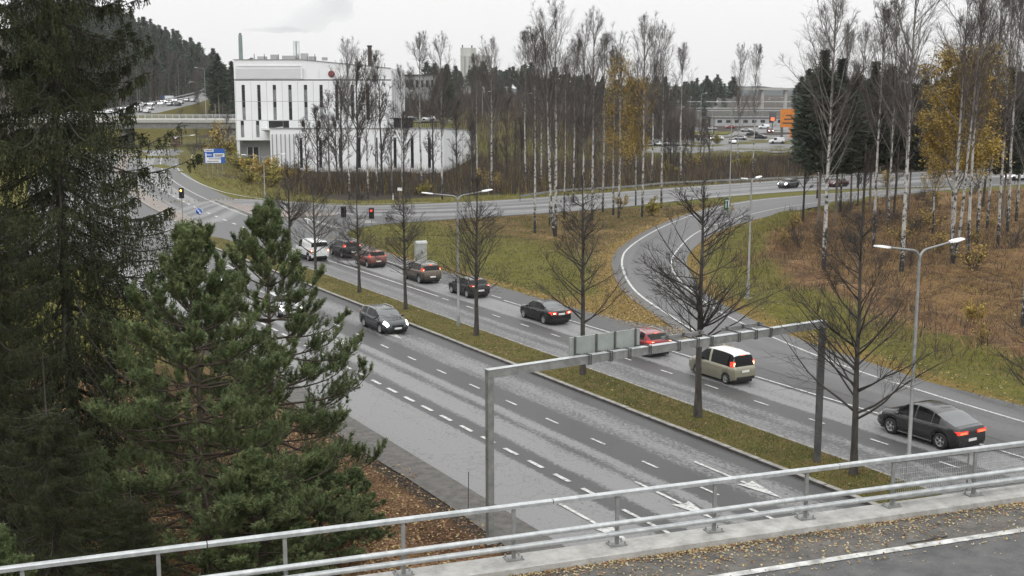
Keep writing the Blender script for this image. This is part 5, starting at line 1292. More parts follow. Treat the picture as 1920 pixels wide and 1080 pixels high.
def nrm(v): return v / np.maximum(np.linalg.norm(v, axis=-1, keepdims=True), 1e-9)
def tubes(paths, r0, r1, sides=3):
    """paths (N,K,3), radii at root and tip -> vertices, quads"""
    n, k, _ = paths.shape
    t = nrm(np.gradient(paths, axis=1)); ref = np.where(np.abs(t[..., 2:3]) < .9, np.array([0, 0, 1.0]), np.array([1.0, 0, 0]))
    a = nrm(np.cross(t, ref)); b = np.cross(t, a)
    rad = (r0[:, None] + (r1 - r0)[:, None] * np.linspace(0, 1, k)[None])[..., None, None]
    q = 2 * np.pi * np.arange(sides) / sides
    V = paths[:, :, None] + (a[:, :, None] * np.cos(q)[:, None] + b[:, :, None] * np.sin(q)[:, None]) * rad
    base = (np.arange(n) * k * sides)[:, None, None] + (np.arange(k - 1) * sides)[None, :, None]
    j = np.arange(sides)[None, None]; j2 = (j + 1) % sides
    F = np.stack([base + j, base + j2, base + sides + j2, base + sides + j], -1).reshape(-1, 4)
    return V.reshape(-1, 3), F
def grow(rng, P_, L_, n_child, t0, t1, ang, up, lenf, k=4, curl=0.0, az=None):
    """children along each parent path; returns child paths and their lengths"""
    n, kk, _ = P_.shape; idx = np.repeat(np.arange(n), n_child)
    m = len(idx); t = rng.uniform(t0, t1, m); f = t * (kk - 1); i = np.minimum(f.astype(int), kk - 2); w = (f - i)[:, None]
    p = P_[idx, i] * (1 - w) + P_[idx, i + 1] * w; d = nrm(P_[idx, i + 1] - P_[idx, i])
    q = rng.normal(size=(m, 3)); q = nrm(q - d * (q * d).sum(1, keepdims=True))
    if az is not None:                       # prefer sideways in the horizontal plane
        hz_ = nrm(np.cross(d, [0, 0, 1.0]) * rng.choice([-1, 1], m)[:, None]); q = nrm(q * (1 - az) + hz_ * az)
    a = rng.normal(ang, .14, m)[:, None]
    d0 = nrm(d * np.cos(a) + q * np.sin(a) + np.array([0, 0, up]))
    Lc = lenf(t, L_[idx]) * rng.uniform(.7, 1.2, m)
    u = np.linspace(0, 1, k); out = np.zeros((m, k, 3)); pos = p.copy(); dd = d0.copy(); out[:, 0] = pos
    for s in range(1, k):
        dd = nrm(dd + rng.normal(0, .09, (m, 3)) + np.array([0, 0, curl / (k - 1)]))
        pos = pos + dd * (Lc / (k - 1))[:, None]; out[:, s] = pos
    return out, Lc
def join_tubes(parts):
    V, F, o = [], [], 0
    for v, f in parts: V.append(v); F.append(f + o); o += len(v)
    return np.vstack(V), np.vstack(F)
def leaves(rng, P_, n, size, spread):
    idx = rng.integers(0, len(P_), n); kk = P_.shape[1]; t = rng.uniform(.1, 1, n) * (kk - 1); i = np.minimum(t.astype(int), kk - 2); w = (t - i)[:, None]
    c = P_[idx, i] * (1 - w) + P_[idx, i + 1] * w + rng.normal(0, spread, (n, 3))
    return leaf_quads(rng, c, size)
def leaf_quads(rng, c, size, flat=0.0):
    n = len(c); a = nrm(rng.normal(size=(n, 3)) * np.array([1, 1, 1 - flat])); b = rng.normal(size=(n, 3)) * np.array([1, 1, 1 - flat]); b = nrm(b - a * (a * b).sum(1, keepdims=True))
    s = size * rng.uniform(.6, 1.3, (n, 1))
    V = np.stack([c - a * s, c + b * s * .62, c + a * s, c - b * s * .62], 1).reshape(-1, 3)
    return V, np.arange(4 * n).reshape(n, 4)

def trunk_path(rng, h, wob=.02, k=10, lean=0.0):
    z = np.linspace(0, h, k); p = np.c_[np.cumsum(rng.normal(0, wob, k)) * h / k * .6, np.cumsum(rng.normal(0, wob, k)) * h / k * .6, z]
    p -= p[0]; p[:, 0] += lean * h * (z / h) ** 2; return p
def birch_meshes(seed, h, n1=46, spread=.17, start=.36, fork=False, leafy=0, leaf_m=None, dense=1.0):
    rng = np.random.default_rng(seed); tp = trunk_path(rng, h, .022)
    r0 = .0080 * h
    tv, tf = tubes(tp[None], np.array([r0]), np.array([.018]), 8)
    if fork:
        tp2 = trunk_path(rng, h * .97, .02); tp2[:, 0] += .5 + .05 * tp2[:, 2]; tp2[0] = tp[0] + (.05, 0, 0)
        v2, f2 = tubes(tp2[None], np.array([r0 * .85]), np.array([.018]), 8); tv, tf = join_tubes([(tv, tf), (v2, f2)])
    T = tp[None] if not fork else np.stack([tp, tp2])
    Lt = np.full(len(T), h)
    prof = lambda t, L: L * spread * (1.25 * np.sin(np.clip((1 - t) / (1 - start), 0, 1) ** .8 * math.pi * .72) + .22)
    p1, l1 = grow(rng, T, Lt, int(n1 / len(T)), start, .985, .62, .18, prof, 6, .7)
    p2, l2 = grow(rng, p1, l1, int(10 * dense), .2, .98, .58, .1, lambda t, L: L * .42 * (1.15 - t), 4, .25)
    p3, l3 = grow(rng, p2, l2, 8, .15, 1, .6, .0, lambda t, L: np.maximum(L * .6, .4), 3, -.12)
    n = len(p1); c1 = tubes(p1, .0075 * l1 + .010, np.full(n, .008), 4)
    c2 = tubes(p2, np.full(len(p2), .013), np.full(len(p2), .006), 3); c3 = tubes(p3, np.full(len(p3), .0065), np.full(len(p3), .0035), 3)
    V, F = join_tubes([c1, c2, c3]); mi = np.r_[np.zeros(len(c1[1])), np.ones(len(c2[1]) + len(c3[1]))]
    ms = [M['birch_limb'], M['twig']]
    res = [np_mesh('trunk', tv, tf, M['birch'], smooth=True), np_mesh('crown', V, F, ms, mi)]
    if leafy:
        low = p3[p3[:, 0, 2] < h * (.72 + .2 * rng.random(len(p3)))]; lv, lf = leaves(rng, low, leafy, .092, .24); res.append(np_mesh('foliage', lv, lf, leaf_m))
    return res
BV = [birch_meshes(11, 23.5), birch_meshes(12, 22, 40, .15, .4), birch_meshes(13, 24, 52, .19, .33, True), birch_meshes(14, 20, 34, .14, .42), birch_meshes(15, 22, 44, .2, .3)]
BY = [birch_meshes(21, 21, 44, .17, .26, False, 5200, M['yellow_leaf'], .8), birch_meshes(22, 20, 44, .2, .22, False, 20000, M['yellow_leaf'], .8)]
BVH = [23.5, 22, 24, 20, 22]; BYH = [21, 20]
rt = random.Random(3)
def plant(name, meshes, h0, x, y, h, label, cat='tree', group=None, rz=None, wide=1.0, lean=0.0):
    s = h / h0
    t = empty(name, (x, y, float(gh(x, y)) - .05), rt.uniform(0, 6.28) if rz is None else rz, label, cat, group)
    t.scale = (s * wide, s * wide, s)
    if lean: t.rotation_euler = (0, lean, t.rotation_euler[2])
    for me in meshes: link(me.name.split('.')[0], me, t)
    return t
GB = 'bare birches round the slip road'
for (x, y), h, v, wd, lab in (
    ((70.07, 117.6), 22.05, 1, .9, 'slender white birch on the lawn, leftmost of the birches inside the slip road bend'),
    ((70.73, 114.29), 24.42, 2, 1.0, 'tallest forked white birch standing in the lawn left of the slip road'),
    ((75.5, 123.35), 17.24, 3, .8, 'thin birch close behind the tall forked birch on the lawn'),
    ((82.32, 130.85), 19.62, 3, .8, 'thin pale birch just right of the tall forked birch'),
    ((75.95, 116.68), 22.49, 0, .8, 'dark stemmed birch between the forked birch and the yellow birch'),
    ((82.92, 125.35), 24.4, 0, .95, 'straight tall birch left of the yellow birch by the slip road'),
    ((90.44, 134.16), 22.52, 1, .85, 'narrow birch against the left side of the yellow birch crown'),
    ((90.07, 131.11), 21.06, 3, .9, 'slim bare birch in front of the yellow birch'),
    ((91.35, 126.47), 23.9, 4, .9, 'bare birch right of the yellow birch with dark trunk foot'),
    ((100.81, 135.1), 23.82, 0, .85, 'bare birch above the bush at the slip road, right of the yellow one'),
    ((129.96, 168.77), 23.19, 3, 1.0, 'slender birch behind the guard rail at the left end of the car park'),
    ((159.64, 189.05), 23.77, 4, .8, 'left one of the two birches in front of the car park'),
    ((152.23, 175.8), 23.58, 1, .8, 'right one of the two birches in front of the car park'),
    ((68.44, 168.91), 22.15, 4, .9, 'birch before the podium facade, beside the red emblem'),
    ((74.25, 171.98), 21.16, 1, .9, 'bare birch before the right end of the office tower'),
    ((84.49, 177.71), 24.34, 3, 1.0, 'white birch before the podium, left of the thick one'),
    ((80.45, 162.06), 23.07, 0, .9, 'thick white birch before the right end of the podium'),
    ((92.38, 168.43), 22.7, 4, 1.0, 'birch in front of the silo and behind the cross road'),
    ((102.4, 175.03), 24.62, 1, .9, 'slim birch behind the cross road, right of the silo'),
    ((78.58, 80.64), 23.47, 4, 1.15, 'wide crowned white birch in the brown leaves right of the bend'),
    ((92.85, 88.45), 23.81, 1, .95, 'grey white birch between the wide birch and the tall birch at right'),
    ((82.18, 74.86), 26.0, 0, 1.05, 'tall white birch beside the nearest street lamp arm'),
    ((90.03, 76.05), 24.88, 2, .9, 'pair of white stems under the yellow crown at right'),
    ((93.53, 77.3), 24.64, 1, .9, 'single white birch just right of the pair under the yellow crown'),
    ((106.06, 83.88), 25.02, 0, .9, 'birch near the right picture edge, nearer of two'),
    ((115.7, 90.39), 26.34, 3, .95, 'birch near the right picture edge, farther of two'),
    ((73.15, 55.35), 22.0, 1, 1.0, 'birch trunk cut by the right picture edge'),
    ((116.88, 117.43), 23.47, 3, .9, 'thin bare birch behind the wide crowned birch'),
    ((150.6, 147.54), 25.48, 4, .9, 'bare birch far behind on the slip road verge at right')):
    plant('birch_tree', BV[v], BVH[v], x, y, min(h, 28), lab, group=GB, wide=wd)
for (x, y), h, v, wd, lab in (
    ((94.61, 147.95), 22.34, 1, .9, 'thin birch on the near edge of the cross road, right of the forked birch'),
    ((122.09, 166.43), 25.58, 0, .9, 'grey birch behind the guard rail above the small yellow bush'),
    ((105.9, 175.66), 22.55, 4, .9, 'grey birch in the thicket behind the leftmost lawn birch'),
    ((93.36, 175.11), 21.07, 1, .9, 'thin birch in the thicket right of the podium end'),
    ((80.13, 175.42), 19.28, 3, .9, 'thin birch before the terrace rail of the podium'),
    ((130.26, 135.73), 23.76, 4, .8, 'greyish birch behind the slip road, left of the wide crowned birch'),
    ((108.12, 100.84), 24.97, 4, .8, 'slim grey birch just left of the tall white birch'),
    ((113.72, 91.52), 25.2, 1, .85, 'slim birch right of the golden crown'),
    ((126.01, 97.25), 27.18, 4, .9, 'slim birch close to the right picture edge behind the pair')):
    plant('birch_tree', BV[v], BVH[v], x, y, min(h, 27), lab, group=GB, wide=wd)
for (x, y), h, v, wd, lab in (
    ((88.36, 127.41), 22.57, 0, .95, 'golden leaved birch in the middle beside the slip road'),
    ((100.04, 140.09), 19.65, 1, .8, 'second golden birch just behind the middle one'),
    ((96.56, 81.64), 22.05, 1, 1.35, 'large golden birch at right, its crown catching the eye'),
    ((106.77, 87.09), 21.46, 0, 1.15, 'golden birch at the right side of the large golden crown'),
    ((108.4, 94.55), 16.0, 0, 1.0, 'small golden birch at the left side of the large golden crown')):
    plant('birch_tree', BY[v], BYH[v], x, y, min(h, 26), lab, group='yellow leaved birches', wide=wd)

# ------ pruned lindens on the median
def linden_meshes(seed, h=11.2, n1=56, spread=.33, st=.26, an=1.08, r_=.16, pw=.8):
    rng = np.random.default_rng(seed); tp = trunk_path(rng, h, .02, 9)
    tv, tf = tubes(tp[None], np.array([r_]), np.array([.028]), 8)
    tv[:8, :2] *= 1.35
    prof = lambda t, L: L * spread * (1.0 * np.clip((1.03 - t) / .76, 0, 1) ** pw + .05)
    p1, l1 = grow(rng, tp[None], np.array([h]), n1, st, .96, an, .06, prof, 7, .42)
    p2, l2 = grow(rng, p1, l1, 9, .2, .97, .72, .03, lambda t, L: L * .46 * (1.2 - t), 5, .3)
    p3, l3 = grow(rng, p2, l2, 5, .2, 1, .6, .0, lambda t, L: np.maximum(L * .5, .18), 3, .1)
    c = [tubes(p1, .0095 * l1 + .010, np.full(len(p1), .007), 5), tubes(p2, np.full(len(p2), .010), np.full(len(p2), .005), 3), tubes(p3, np.full(len(p3), .006), np.full(len(p3), .0035), 3)]
    V, F = join_tubes(c); return [np_mesh('trunk', tv, tf, M['linden_bark'], smooth=True), np_mesh('branches', V, F, M['twig_dark'])]
LV = [linden_meshes(31), linden_meshes(32, n1=48, spread=.36, st=.22, an=1.0, pw=.65), linden_meshes(33, n1=64, spread=.30, st=.28, an=1.15, r_=.15), linden_meshes(34, n1=50, spread=.34, st=.24, an=.95, pw=.9), linden_meshes(35, n1=60, spread=.35, st=.3, an=1.05, pw=.6), linden_meshes(36, n1=52, spread=.31, st=.25, an=1.2)]
ord_ = ['nearest', 'second nearest', 'third nearest', 'fourth nearest', 'fifth nearest', 'sixth nearest', 'seventh nearest', 'farthest']
for k, ((x, y), h) in enumerate((((36.87, 35.49), 11.2), ((36.91, 45.92), 11.59), ((36.5, 56.32), 11.42), ((36.75, 69.18), 10.85), ((36.8, 80.21), 9.33), ((36.75, 88.99), 8.46), ((37.22, 98.72), 8.78), ((38.32, 109.62), 9.59))):
    plant('linden_tree', LV[(1, 4, 0, 3, 2, 5, 1, 4)[k]], 11.2, 36.75 if k < 7 else x, y, h, 'bare pruned street tree in the grassy median, %s of the row' % ord_[k], group='bare street trees in the median', wide=(1.05, 1.12, .98, 1.05, 1.1, 1.15, 1.1, 1.1)[k], lean=(.012, -.008, .006, -.015, .01, .014, -.01, 0)[k])
x, y = (48.21, 34.71); plant('linden_tree', LV[1], 11.2, x, y, 8.5, 'bare tree reaching in from the right picture edge above the slip lane', wide=1.3)

# ------ conifers close to the bridge
def needles(rng, B, D, L, n, ln, w, ang=.9):
    """needle blades round shoots: B base, D direction, L length"""
    m = len(B); idx = np.repeat(np.arange(m), n); u = rng.uniform(.0, 1.0, m * n)
    d = D[idx]; q = rng.normal(size=(m * n, 3)); q = nrm(q - d * (q * d).sum(1, keepdims=True))
    dirn = nrm(d * math.cos(ang) + q * math.sin(ang)); p = B[idx] + d * (L[idx] * u)[:, None]
    s = nrm(np.cross(dirn, rng.normal(size=(m * n, 3)))) * w / 2; l = ln * rng.uniform(.7, 1.2, (m * n, 1))
    V = np.stack([p - s, p + s, p + dirn * l], 1).reshape(-1, 3)
    return V, np.arange(3 * m * n).reshape(-1, 3)
def tri_quads(F): return np.vstack([F[:, [0, 1, 2]], F[:, [0, 2, 3]]])
def pine_meshes(seed, h, rmax, start=.22, whorls=15, airy=0.0):
    rng = np.random.default_rng(seed); tp = trunk_path(rng, h, .012, 12)
    tv, tf = tubes(tp[None], np.array([.15]), np.array([.02]), 8)
    P1, L1 = [], []
    for t in np.linspace(start, .96, whorls):
        nb = 7 if t < .8 else 6; a0 = rng.uniform(0, 6.28)
        for b in range(nb):
            az = a0 + 6.283 * b / nb + rng.normal(0, .22); L = rmax * (np.clip((1 - t) / (1 - start), 0, 1) ** .66 * .97 + .05) * rng.uniform(.72, 1.12)
            if t > .8: L = max(L * .9, .4)
            el = .08 + .85 * t ** 4 + rng.normal(0, .1); p = np.array([np.interp(t * h, tp[:, 2], tp[:, 0]), np.interp(t * h, tp[:, 2], tp[:, 1]), t * h + rng.normal(0, .06)]); pth = [p]
            for s in range(1, 8):
                e = el - .30 * math.sin(math.pi * s / 7) * (1 - t) + (.62 if t < .75 else .95) * (s / 7) ** 2
                p = p + np.array([math.cos(az) * math.cos(e), math.sin(az) * math.cos(e), math.sin(e)]) * L / 7 + rng.normal(0, .02, 3); pth.append(p)
            P1.append(pth); L1.append(L)
    P1 = np.array(P1); L1 = np.array(L1)
    P2, L2 = grow(rng, P1, L1, 12, .26 + airy, 1.0, .7, .2, lambda t, L: np.maximum(L * .34 * (1.3 - t), .32), 5, .6, .8)
    P3, L3 = grow(rng, P2, L2, 5, .3, 1.0, .75, .3, lambda t, L: np.maximum(L * .42, .2), 3, .5)
    wv, wf = join_tubes([tubes(P1, .010 * L1 + .014, np.full(len(P1), .010), 5), tubes(P2, np.full(len(P2), .013), np.full(len(P2), .007), 3), tubes(P3, np.full(len(P3), .008), np.full(len(P3), .005), 3)])
    def tips(P_, ln):                    # a short leafy shoot at the end of a path
        d = nrm(P_[:, -1] - P_[:, -2]); L = np.full(len(P_), ln); return P_[:, -1] - d * ln * .75, d, L
    parts = [tips(P1, .5), tips(P2, .34), tips(P3, .24), (P2[:, 2], nrm(P2[:, 3] - P2[:, 2]), np.linalg.norm(P2[:, 3] - P2[:, 2], axis=1)), (P3[:, 0], nrm(P3[:, 1] - P3[:, 0]), np.linalg.norm(P3[:, 1] - P3[:, 0], axis=1))]
    lead = np.array([tp[-1] + (0, 0, q) for q in (-.5, -.1, .35)]); parts.append((lead, np.tile([[0, 0, 1.0]], (3, 1)), np.full(3, .45)))
    for k in range(6):                   # candle shoots round the leader
        a = 6.283 * k / 6 + rng.uniform(-.3, .3); b0 = tp[-1] + (0, 0, -.45); d = nrm(np.array([[math.cos(a) * .42, math.sin(a) * .42, 1.0]])); parts.append((b0 + d * np.array([[.15], [.45]]), np.tile(d, (2, 1)), np.full(2, .38)))
    B = np.vstack([p[0] for p in parts]); D = np.vstack([p[1] for p in parts]); L = np.concatenate([p[2] for p in parts])
    nv, nf = needles(rng, B, D, L, 20, .12, .024, .85)
    return [np_mesh('trunk', tv, tf, M['pine_bark'], smooth=True), np_mesh('branches', wv, wf, M['pine_bark']), np_mesh('needles', nv, nf, M['pine'])]
def spruce_meshes(seed, h, rmax, levels=36, start=.03, ztop=None):
    rng = np.random.default_rng(seed); tp = trunk_path(rng, h, .006, 12)
    tv, tf = tubes(tp[None], np.array([.27]), np.array([.02]), 9)
    P1, L1 = [], []
    for t in np.linspace(start, .975, levels):
        if ztop and t * h > ztop: break
        nb = 8; a0 = rng.uniform(0, 6.28)
        for b in range(nb):
            az = a0 + 6.283 * b / nb + rng.normal(0, .25); L = rmax * (np.clip((1 - t) / (1 - start), 0, 1) ** .75 + .05) * (rng.uniform(.6, 1.05) if rng.random() < .8 else rng.uniform(1.05, 1.3))
            p = np.array([0, 0, t * h + rng.normal(0, .1)]); pth = [p]; e0 = .1 - .45 * (1 - t) + rng.normal(0, .08)
            for s in range(1, 9):
                e = e0 - .42 * math.sin(math.pi * min(1, s / 6)) + .62 * (s / 8) ** 2
                p = p + np.array([math.cos(az) * math.cos(e), math.sin(az) * math.cos(e), math.sin(e)]) * L / 8; pth.append(p)
            P1.append(pth); L1.append(L)
    P1 = np.array(P1); L1 = np.array(L1)
    P2, L2 = grow(rng, P1, L1, 30, .10, 1.0, .95, -.05, lambda t, L: np.maximum(L * .28 * (1.2 - t), .28), 4, -.35, .8)
    P3, L3 = grow(rng, P2, L2, 6, .1, 1.0, 1.0, -1.6, lambda t, L: np.clip(L * .9, .28, .8), 2, -1.2)
    c = [tubes(P1, .0085 * L1 + .01, np.full(len(P1), .008), 4), tubes(P2, np.full(len(P2), .009), np.full(len(P2), .005), 3)]
    wv, wf = join_tubes(c[:1])
    def seg(P_): return np.vstack([P_[:, [i, i + 1]] for i in range(P_.shape[1] - 1)])
    e = np.vstack([seg(P1[:, 2:]), seg(P2), seg(P3)]); dv = e[:, 1] - e[:, 0]; L = np.linalg.norm(dv, axis=1)
    pick = rng.random(len(e)) < .95; e, dv, L = e[pick], dv[pick], L[pick]
    nv, nf = needles(rng, e[:, 0], nrm(dv), L, 7, .10, .045, .5)
    mi = (rng.random(len(e)) < .07).repeat(7).astype(int)
    return [np_mesh('trunk', tv, tf, M['spruce_bark'], smooth=True), np_mesh('branches', wv, wf, M['spruce_bark']), np_mesh('needles', nv, nf, [M['spruce'], M['spruce_tip']], mi)]
x, y = from_cam((357 - 960) / 2276 * 37.5, 37.5); h = 11.45; plant('pine_tree', pine_meshes(41, h, 5.2, .04, 19), h, x, y, h, 'bushy young green pine standing behind the bridge railing, left of the airy one', rz=.3)
x, y = (14.96, 45.47); h = 10.79; plant('pine_tree', pine_meshes(42, h, 5.0, .05, 15, .08), h, x, y, h, 'airy young pine at the road edge with upright tip shoots', rz=1.0)
x, y = from_cam((112 - 960) / 2276 * 46, 46); SPR = spruce_meshes(43, 29, 7.0, ztop=23.5); plant('spruce_tree', SPR, 29, x, y, 29, 'huge dark spruce with hanging twigs filling the left picture edge', rz=.8)
x, y = from_cam(-22.5, 44.0); plant('spruce_tree', SPR, 29, x, y, 27, 'dark spruce behind the huge one at the left picture edge', rz=2.0)
YP = pine_meshes(46, 6.5, 2.6, .05, 12)
x, y = from_cam((-40 - 960) / 2276 * 37, 37); plant('spruce_tree', SPR, 29, x, y, 14, 'lower dark spruce in the bottom left corner under the huge spruce', rz=3.1)
for k, (px, zf, h_, lab) in enumerate(((215, 33.5, 5.2, 'low young spruce at the foot of the bushy pine, on its left'), (455, 35.5, 4.8, 'low young pine between the two larger pines'), (60, 33, 5.0, 'low young spruce before the huge dark spruce at bottom left'), (585, 40, 3.6, 'low young pine right below the airy pine'), (655, 42, 2.6, 'smallest young pine, on the leafy bank right of the airy pine'))):
    x, y = from_cam((px - 960) / 2276 * zf, zf); plant(*(('spruce_tree', SPR, 29, x, y, h_ * (.95, 0, 1.6, 0, 0)[k], lab) if k in (0, 2) else ('pine_tree', YP, 6.5, x, y, h_, lab)), rz=k * 1.7, wide=1.3)
x, y = from_cam(-11.6, 26.0); plant('pine_tree', YP, 6.5, x, y, 5.0, 'low young pine close to the railing in the lower left corner', rz=2.0)

# ------ distant woods
def far_conifer(seed, h, r, pine=False, n=1000, big=1.0):
    rng = np.random.default_rng(seed); tv, tf = tubes(trunk_path(rng, h, .008, 4)[None], np.array([.17]), np.array([.03]), 5)
    t = rng.random(n) ** .8
    if pine: z = h * ((.5 if n < 2000 else .33) + (.5 if n < 2000 else .67) * t); rad = r * np.sin(np.clip(t * 1.05 + .12, 0, 1) * math.pi) ** .6 * rng.random(n) ** .5
    else: z = h * (.12 + .88 * t); lay = np.abs(((z / h * 13) % 1) - .5) * .6 + .7; rad = r * (1 - t) ** .8 * lay * rng.random(n) ** .4
    a = rng.uniform(0, 6.28, n); c = np.c_[rad * np.cos(a), rad * np.sin(a), z]
    out = np.c_[np.cos(a), np.sin(a), np.full(n, -.35 if not pine else .25)]; d = nrm(out + rng.normal(0, .35, (n, 3))); s = nrm(np.cross(d, rng.normal(size=(n, 3))))
    L = (r * .36 * big) * rng.uniform(.6, 1.2, (n, 1)); w = L * .3
    V = np.stack([c - d * L * .4 - s * w, c - d * L * .4 + s * w, c + d * L], 1).reshape(-1, 3)
    V[:, 2] = np.maximum(V[:, 2], .2)
    return [np_mesh('trunk', tv, tf, M['far_trunk']), np_mesh('crown', V, np.arange(3 * n).reshape(-1, 3), M['pine_far'])]
def far_bare(seed, h, spread=.2, m='twig', n1=26):
    rng = np.random.default_rng(seed); tp = trunk_path(rng, h, .03, 6); tv, tf = tubes(tp[None], np.array([.012 * h]), np.array([.03]), 5)
    prof = lambda t, L: L * spread * (np.sin(np.clip((1 - t) / .8, 0, 1) ** .7 * math.pi * .75) + .25)
    p1, l1 = grow(rng, tp[None], np.array([h]), n1, .22, .98, .65, .2, prof, 4, .6); p2, l2 = grow(rng, p1, l1, 7, .15, 1, .6, .1, lambda t, L: L * .45 * (1.2 - t), 3, .2)
    p3, l3 = grow(rng, p2, l2, 4, .1, 1, .6, 0, lambda t, L: np.maximum(L * .5, .5), 2)
    V, F = join_tubes([tubes(p1, .012 * l1 + .02, np.full(len(p1), .015), 3), tubes(p2, np.full(len(p2), .026), np.full(len(p2), .013), 3), tubes(p3, np.full(len(p3), .018), np.full(len(p3), .01), 3)])
    return [np_mesh('trunk', tv, tf, M[m + '_limb'] if m == 'birch' else M['linden_bark']), np_mesh('crown', V, F, M['twig'])]
FC = [far_conifer(51, 22, 3.1), far_conifer(52, 20, 2.6), far_conifer(53, 23, 3.3, True), far_conifer(54, 21, 2.8, True)]
FB = [far_bare(61, 15), far_bare(62, 17, .17), far_bare(63, 13, .24), far_bare(64, 19, .16, 'birch')]
rf_ = random.Random(77)
def on_road(x, y):
    T, B_ = smooth_line(xT, 2), smooth_line(xB, 2)
    return (y < np.interp(x, T[:, 0], T[:, 1]) + 3.5) & (y > np.interp(x, B_[:, 0], B_[:, 1]) - 2.0)
def wood(n, px0, px1, z0, z1, kinds, hs, label, group, minpx=None):
    c = 0
    while c < n:
        px, zf = rf_.uniform(px0, px1), rf_.uniform(z0, z1); x, y = cz(px, zf)
        if group.startswith('conifers on') and zf < 380 + (px - 200) * .0: continue
        if group.startswith('conifers on') and np.interp(zf, [362, 470, 560, 640, 760, 900], [40, 280, 355, 385, 410, 430]) - 6 < px < np.interp(zf, [362, 470, 560, 640, 760, 900], [180, 392, 432, 452, 466, 470]) + 4: continue
        if on_road(x, y): continue
        ms, h0 = kinds[rf_.randrange(len(kinds))]; h = rf_.uniform(*hs)
        plant('conifer' if ms in FC else 'bare_tree', ms, h0, x, y, h, label, group=group, wide=rf_.uniform(.85, 1.25)); c += 1
con = [(FC[0], 22), (FC[1], 20), (FC[2], 23), (FC[3], 21)]; bar_ = list(zip(FB, (15, 17, 13, 19)))
wood(150, 60, 540, 490, 880, con, (17, 25), 'dark conifer of the wood on the hillside at far left', 'conifers on the hillside')
wood(64, 150, 400, 470, 640, bar_[3:], (19, 26), 'tall thin bare tree among the hillside conifers', 'bare trees on the hillside')
wood(9, 404, 452, 420, 480, con, (22, 29), 'conifer between the overpass lamp mast and the office tower', 'conifers beside the office tower')
wood(140, 755, 1300, 375, 600, bar_, (9, 16), 'bare brown tree of the wood beyond the side street', 'bare trees beyond the side street')
wood(60, 930, 1350, 620, 860, con, (14, 22), 'dark conifer on the low ridge behind the bare wood', 'conifers on the low ridge')
wood(64, 1500, 1960, 205, 330, bar_, (14, 22), 'bare dark tree of the wood behind the cross road at right', 'bare trees behind the cross road at right')
wood(46, 1490, 1960, 235, 380, con, (14, 21), 'dark conifer of the wood behind the cross road at right', 'conifers behind the cross road at right')
DC = far_conifer(58, 22, 3.4, False, 4200, .6)
DP = far_conifer(59, 21, 3.0, True, 4600, .62)
for (x, y), h, lab in (((103.03, 106.99), 20.8, 'dark broad crowned pine left behind the wide crowned birch'), ((106.92, 108.14), 20.0, 'dark pine right behind the wide crowned birch'), ((116.0, 114.73), 17.5, 'lower dark pine right of the wide crowned birch'), ((119.2, 114.49), 19.5, 'dark pine behind the grey white birch'), ((123.84, 115.93), 19.0, 'dark pine just left of the tall white birch'), ((127.01, 114.96), 16.5, 'dark pine between the tall white birch and the golden crown'), ((124.61, 98.06), 18.5, 'dark pine at the right picture edge behind the two birches')):
    plant('pine_tree', DP, 21, x, y, h, lab, wide=1.12)
for px, zf, h, lab in ((1510, 244, 17, 'dark conifer beyond the cross road right of the orange sign'), (1545, 250, 20, 'tall dark conifer beyond the cross road behind the wide crowned birch'), (1605, 248, 19, 'dark conifer beyond the cross road behind the grey white birch'), (1655, 255, 20, 'dark conifer beyond the cross road left of the tall white birch'), (1725, 262, 19, 'dark conifer beyond the cross road left of the golden crown'), (1900, 270, 20, 'dark conifer beyond the cross road at the right picture edge'), (840, 330, 16, 'dark rounded conifer left of the silo')):
    x, y = cz(px, zf); plant('conifer', DC, 22, x, y, h, lab, wide=1.4)
x, y = (71.57, 169.21); plant('larch_tree', [BV[3][0], far_bare(91, 19, .16)[1]], 19.5, x, y, 21.44, 'dense twiggy dark tree in front of the office tower below the brown chimney', wide=.9)
for k, ((x, y), h) in enumerate((((68.62, 181.99), 13.0), ((70.68, 193.13), 10.5), ((75.09, 190.61), 11.0))):
    plant('bare_tree', FB[(2, 0, 2)[k]], (13, 15, 13)[k], x, y, h, ('many stemmed bare willow before the left part of the podium', 'smaller bare tree left of the many stemmed willow', 'bare tree right of the many stemmed willow')[k], wide=1.3)
for k, ((x, y), h, lab) in enumerate((((72.39, 187.07), 15.5, 'bare twiggy tree before the emblem side of the office tower'), ((72.47, 182.15), 18.5, 'tall bare tree between the willow and the dark larch'), ((72.51, 175.2), 19.5, 'tall bare tree just left of the dark larch'), ((76.46, 175.2), 17.5, 'bare tree just right of the dark larch'),
    ((79.51, 178.14), 14.0, 'bare tree before the right corner of the office tower'), ((84.84, 185.05), 12.0, 'low bare tree under the terrace rail of the podium'), ((87.07, 178.69), 16.0, 'bare tree between the two white birches before the podium'), ((92.58, 180.64), 15.0, 'bare tree before the receding right wall of the podium'), ((97.94, 185.64), 13.0, 'bare tree hiding the right end of the podium'),
    ((103.73, 183.73), 14.0, 'bare tree behind the cross road, right of the thin saplings'), ((69.52, 193.79), 9.0, 'low bare tree before the finned left corner of the podium'))):
    plant('bare_tree', FB[k % 3 if k % 4 else 3], (15, 17, 13, 19)[k % 3 if k % 4 else 3], x, y, h, lab, group='bare trees before the podium', wide=1.1)
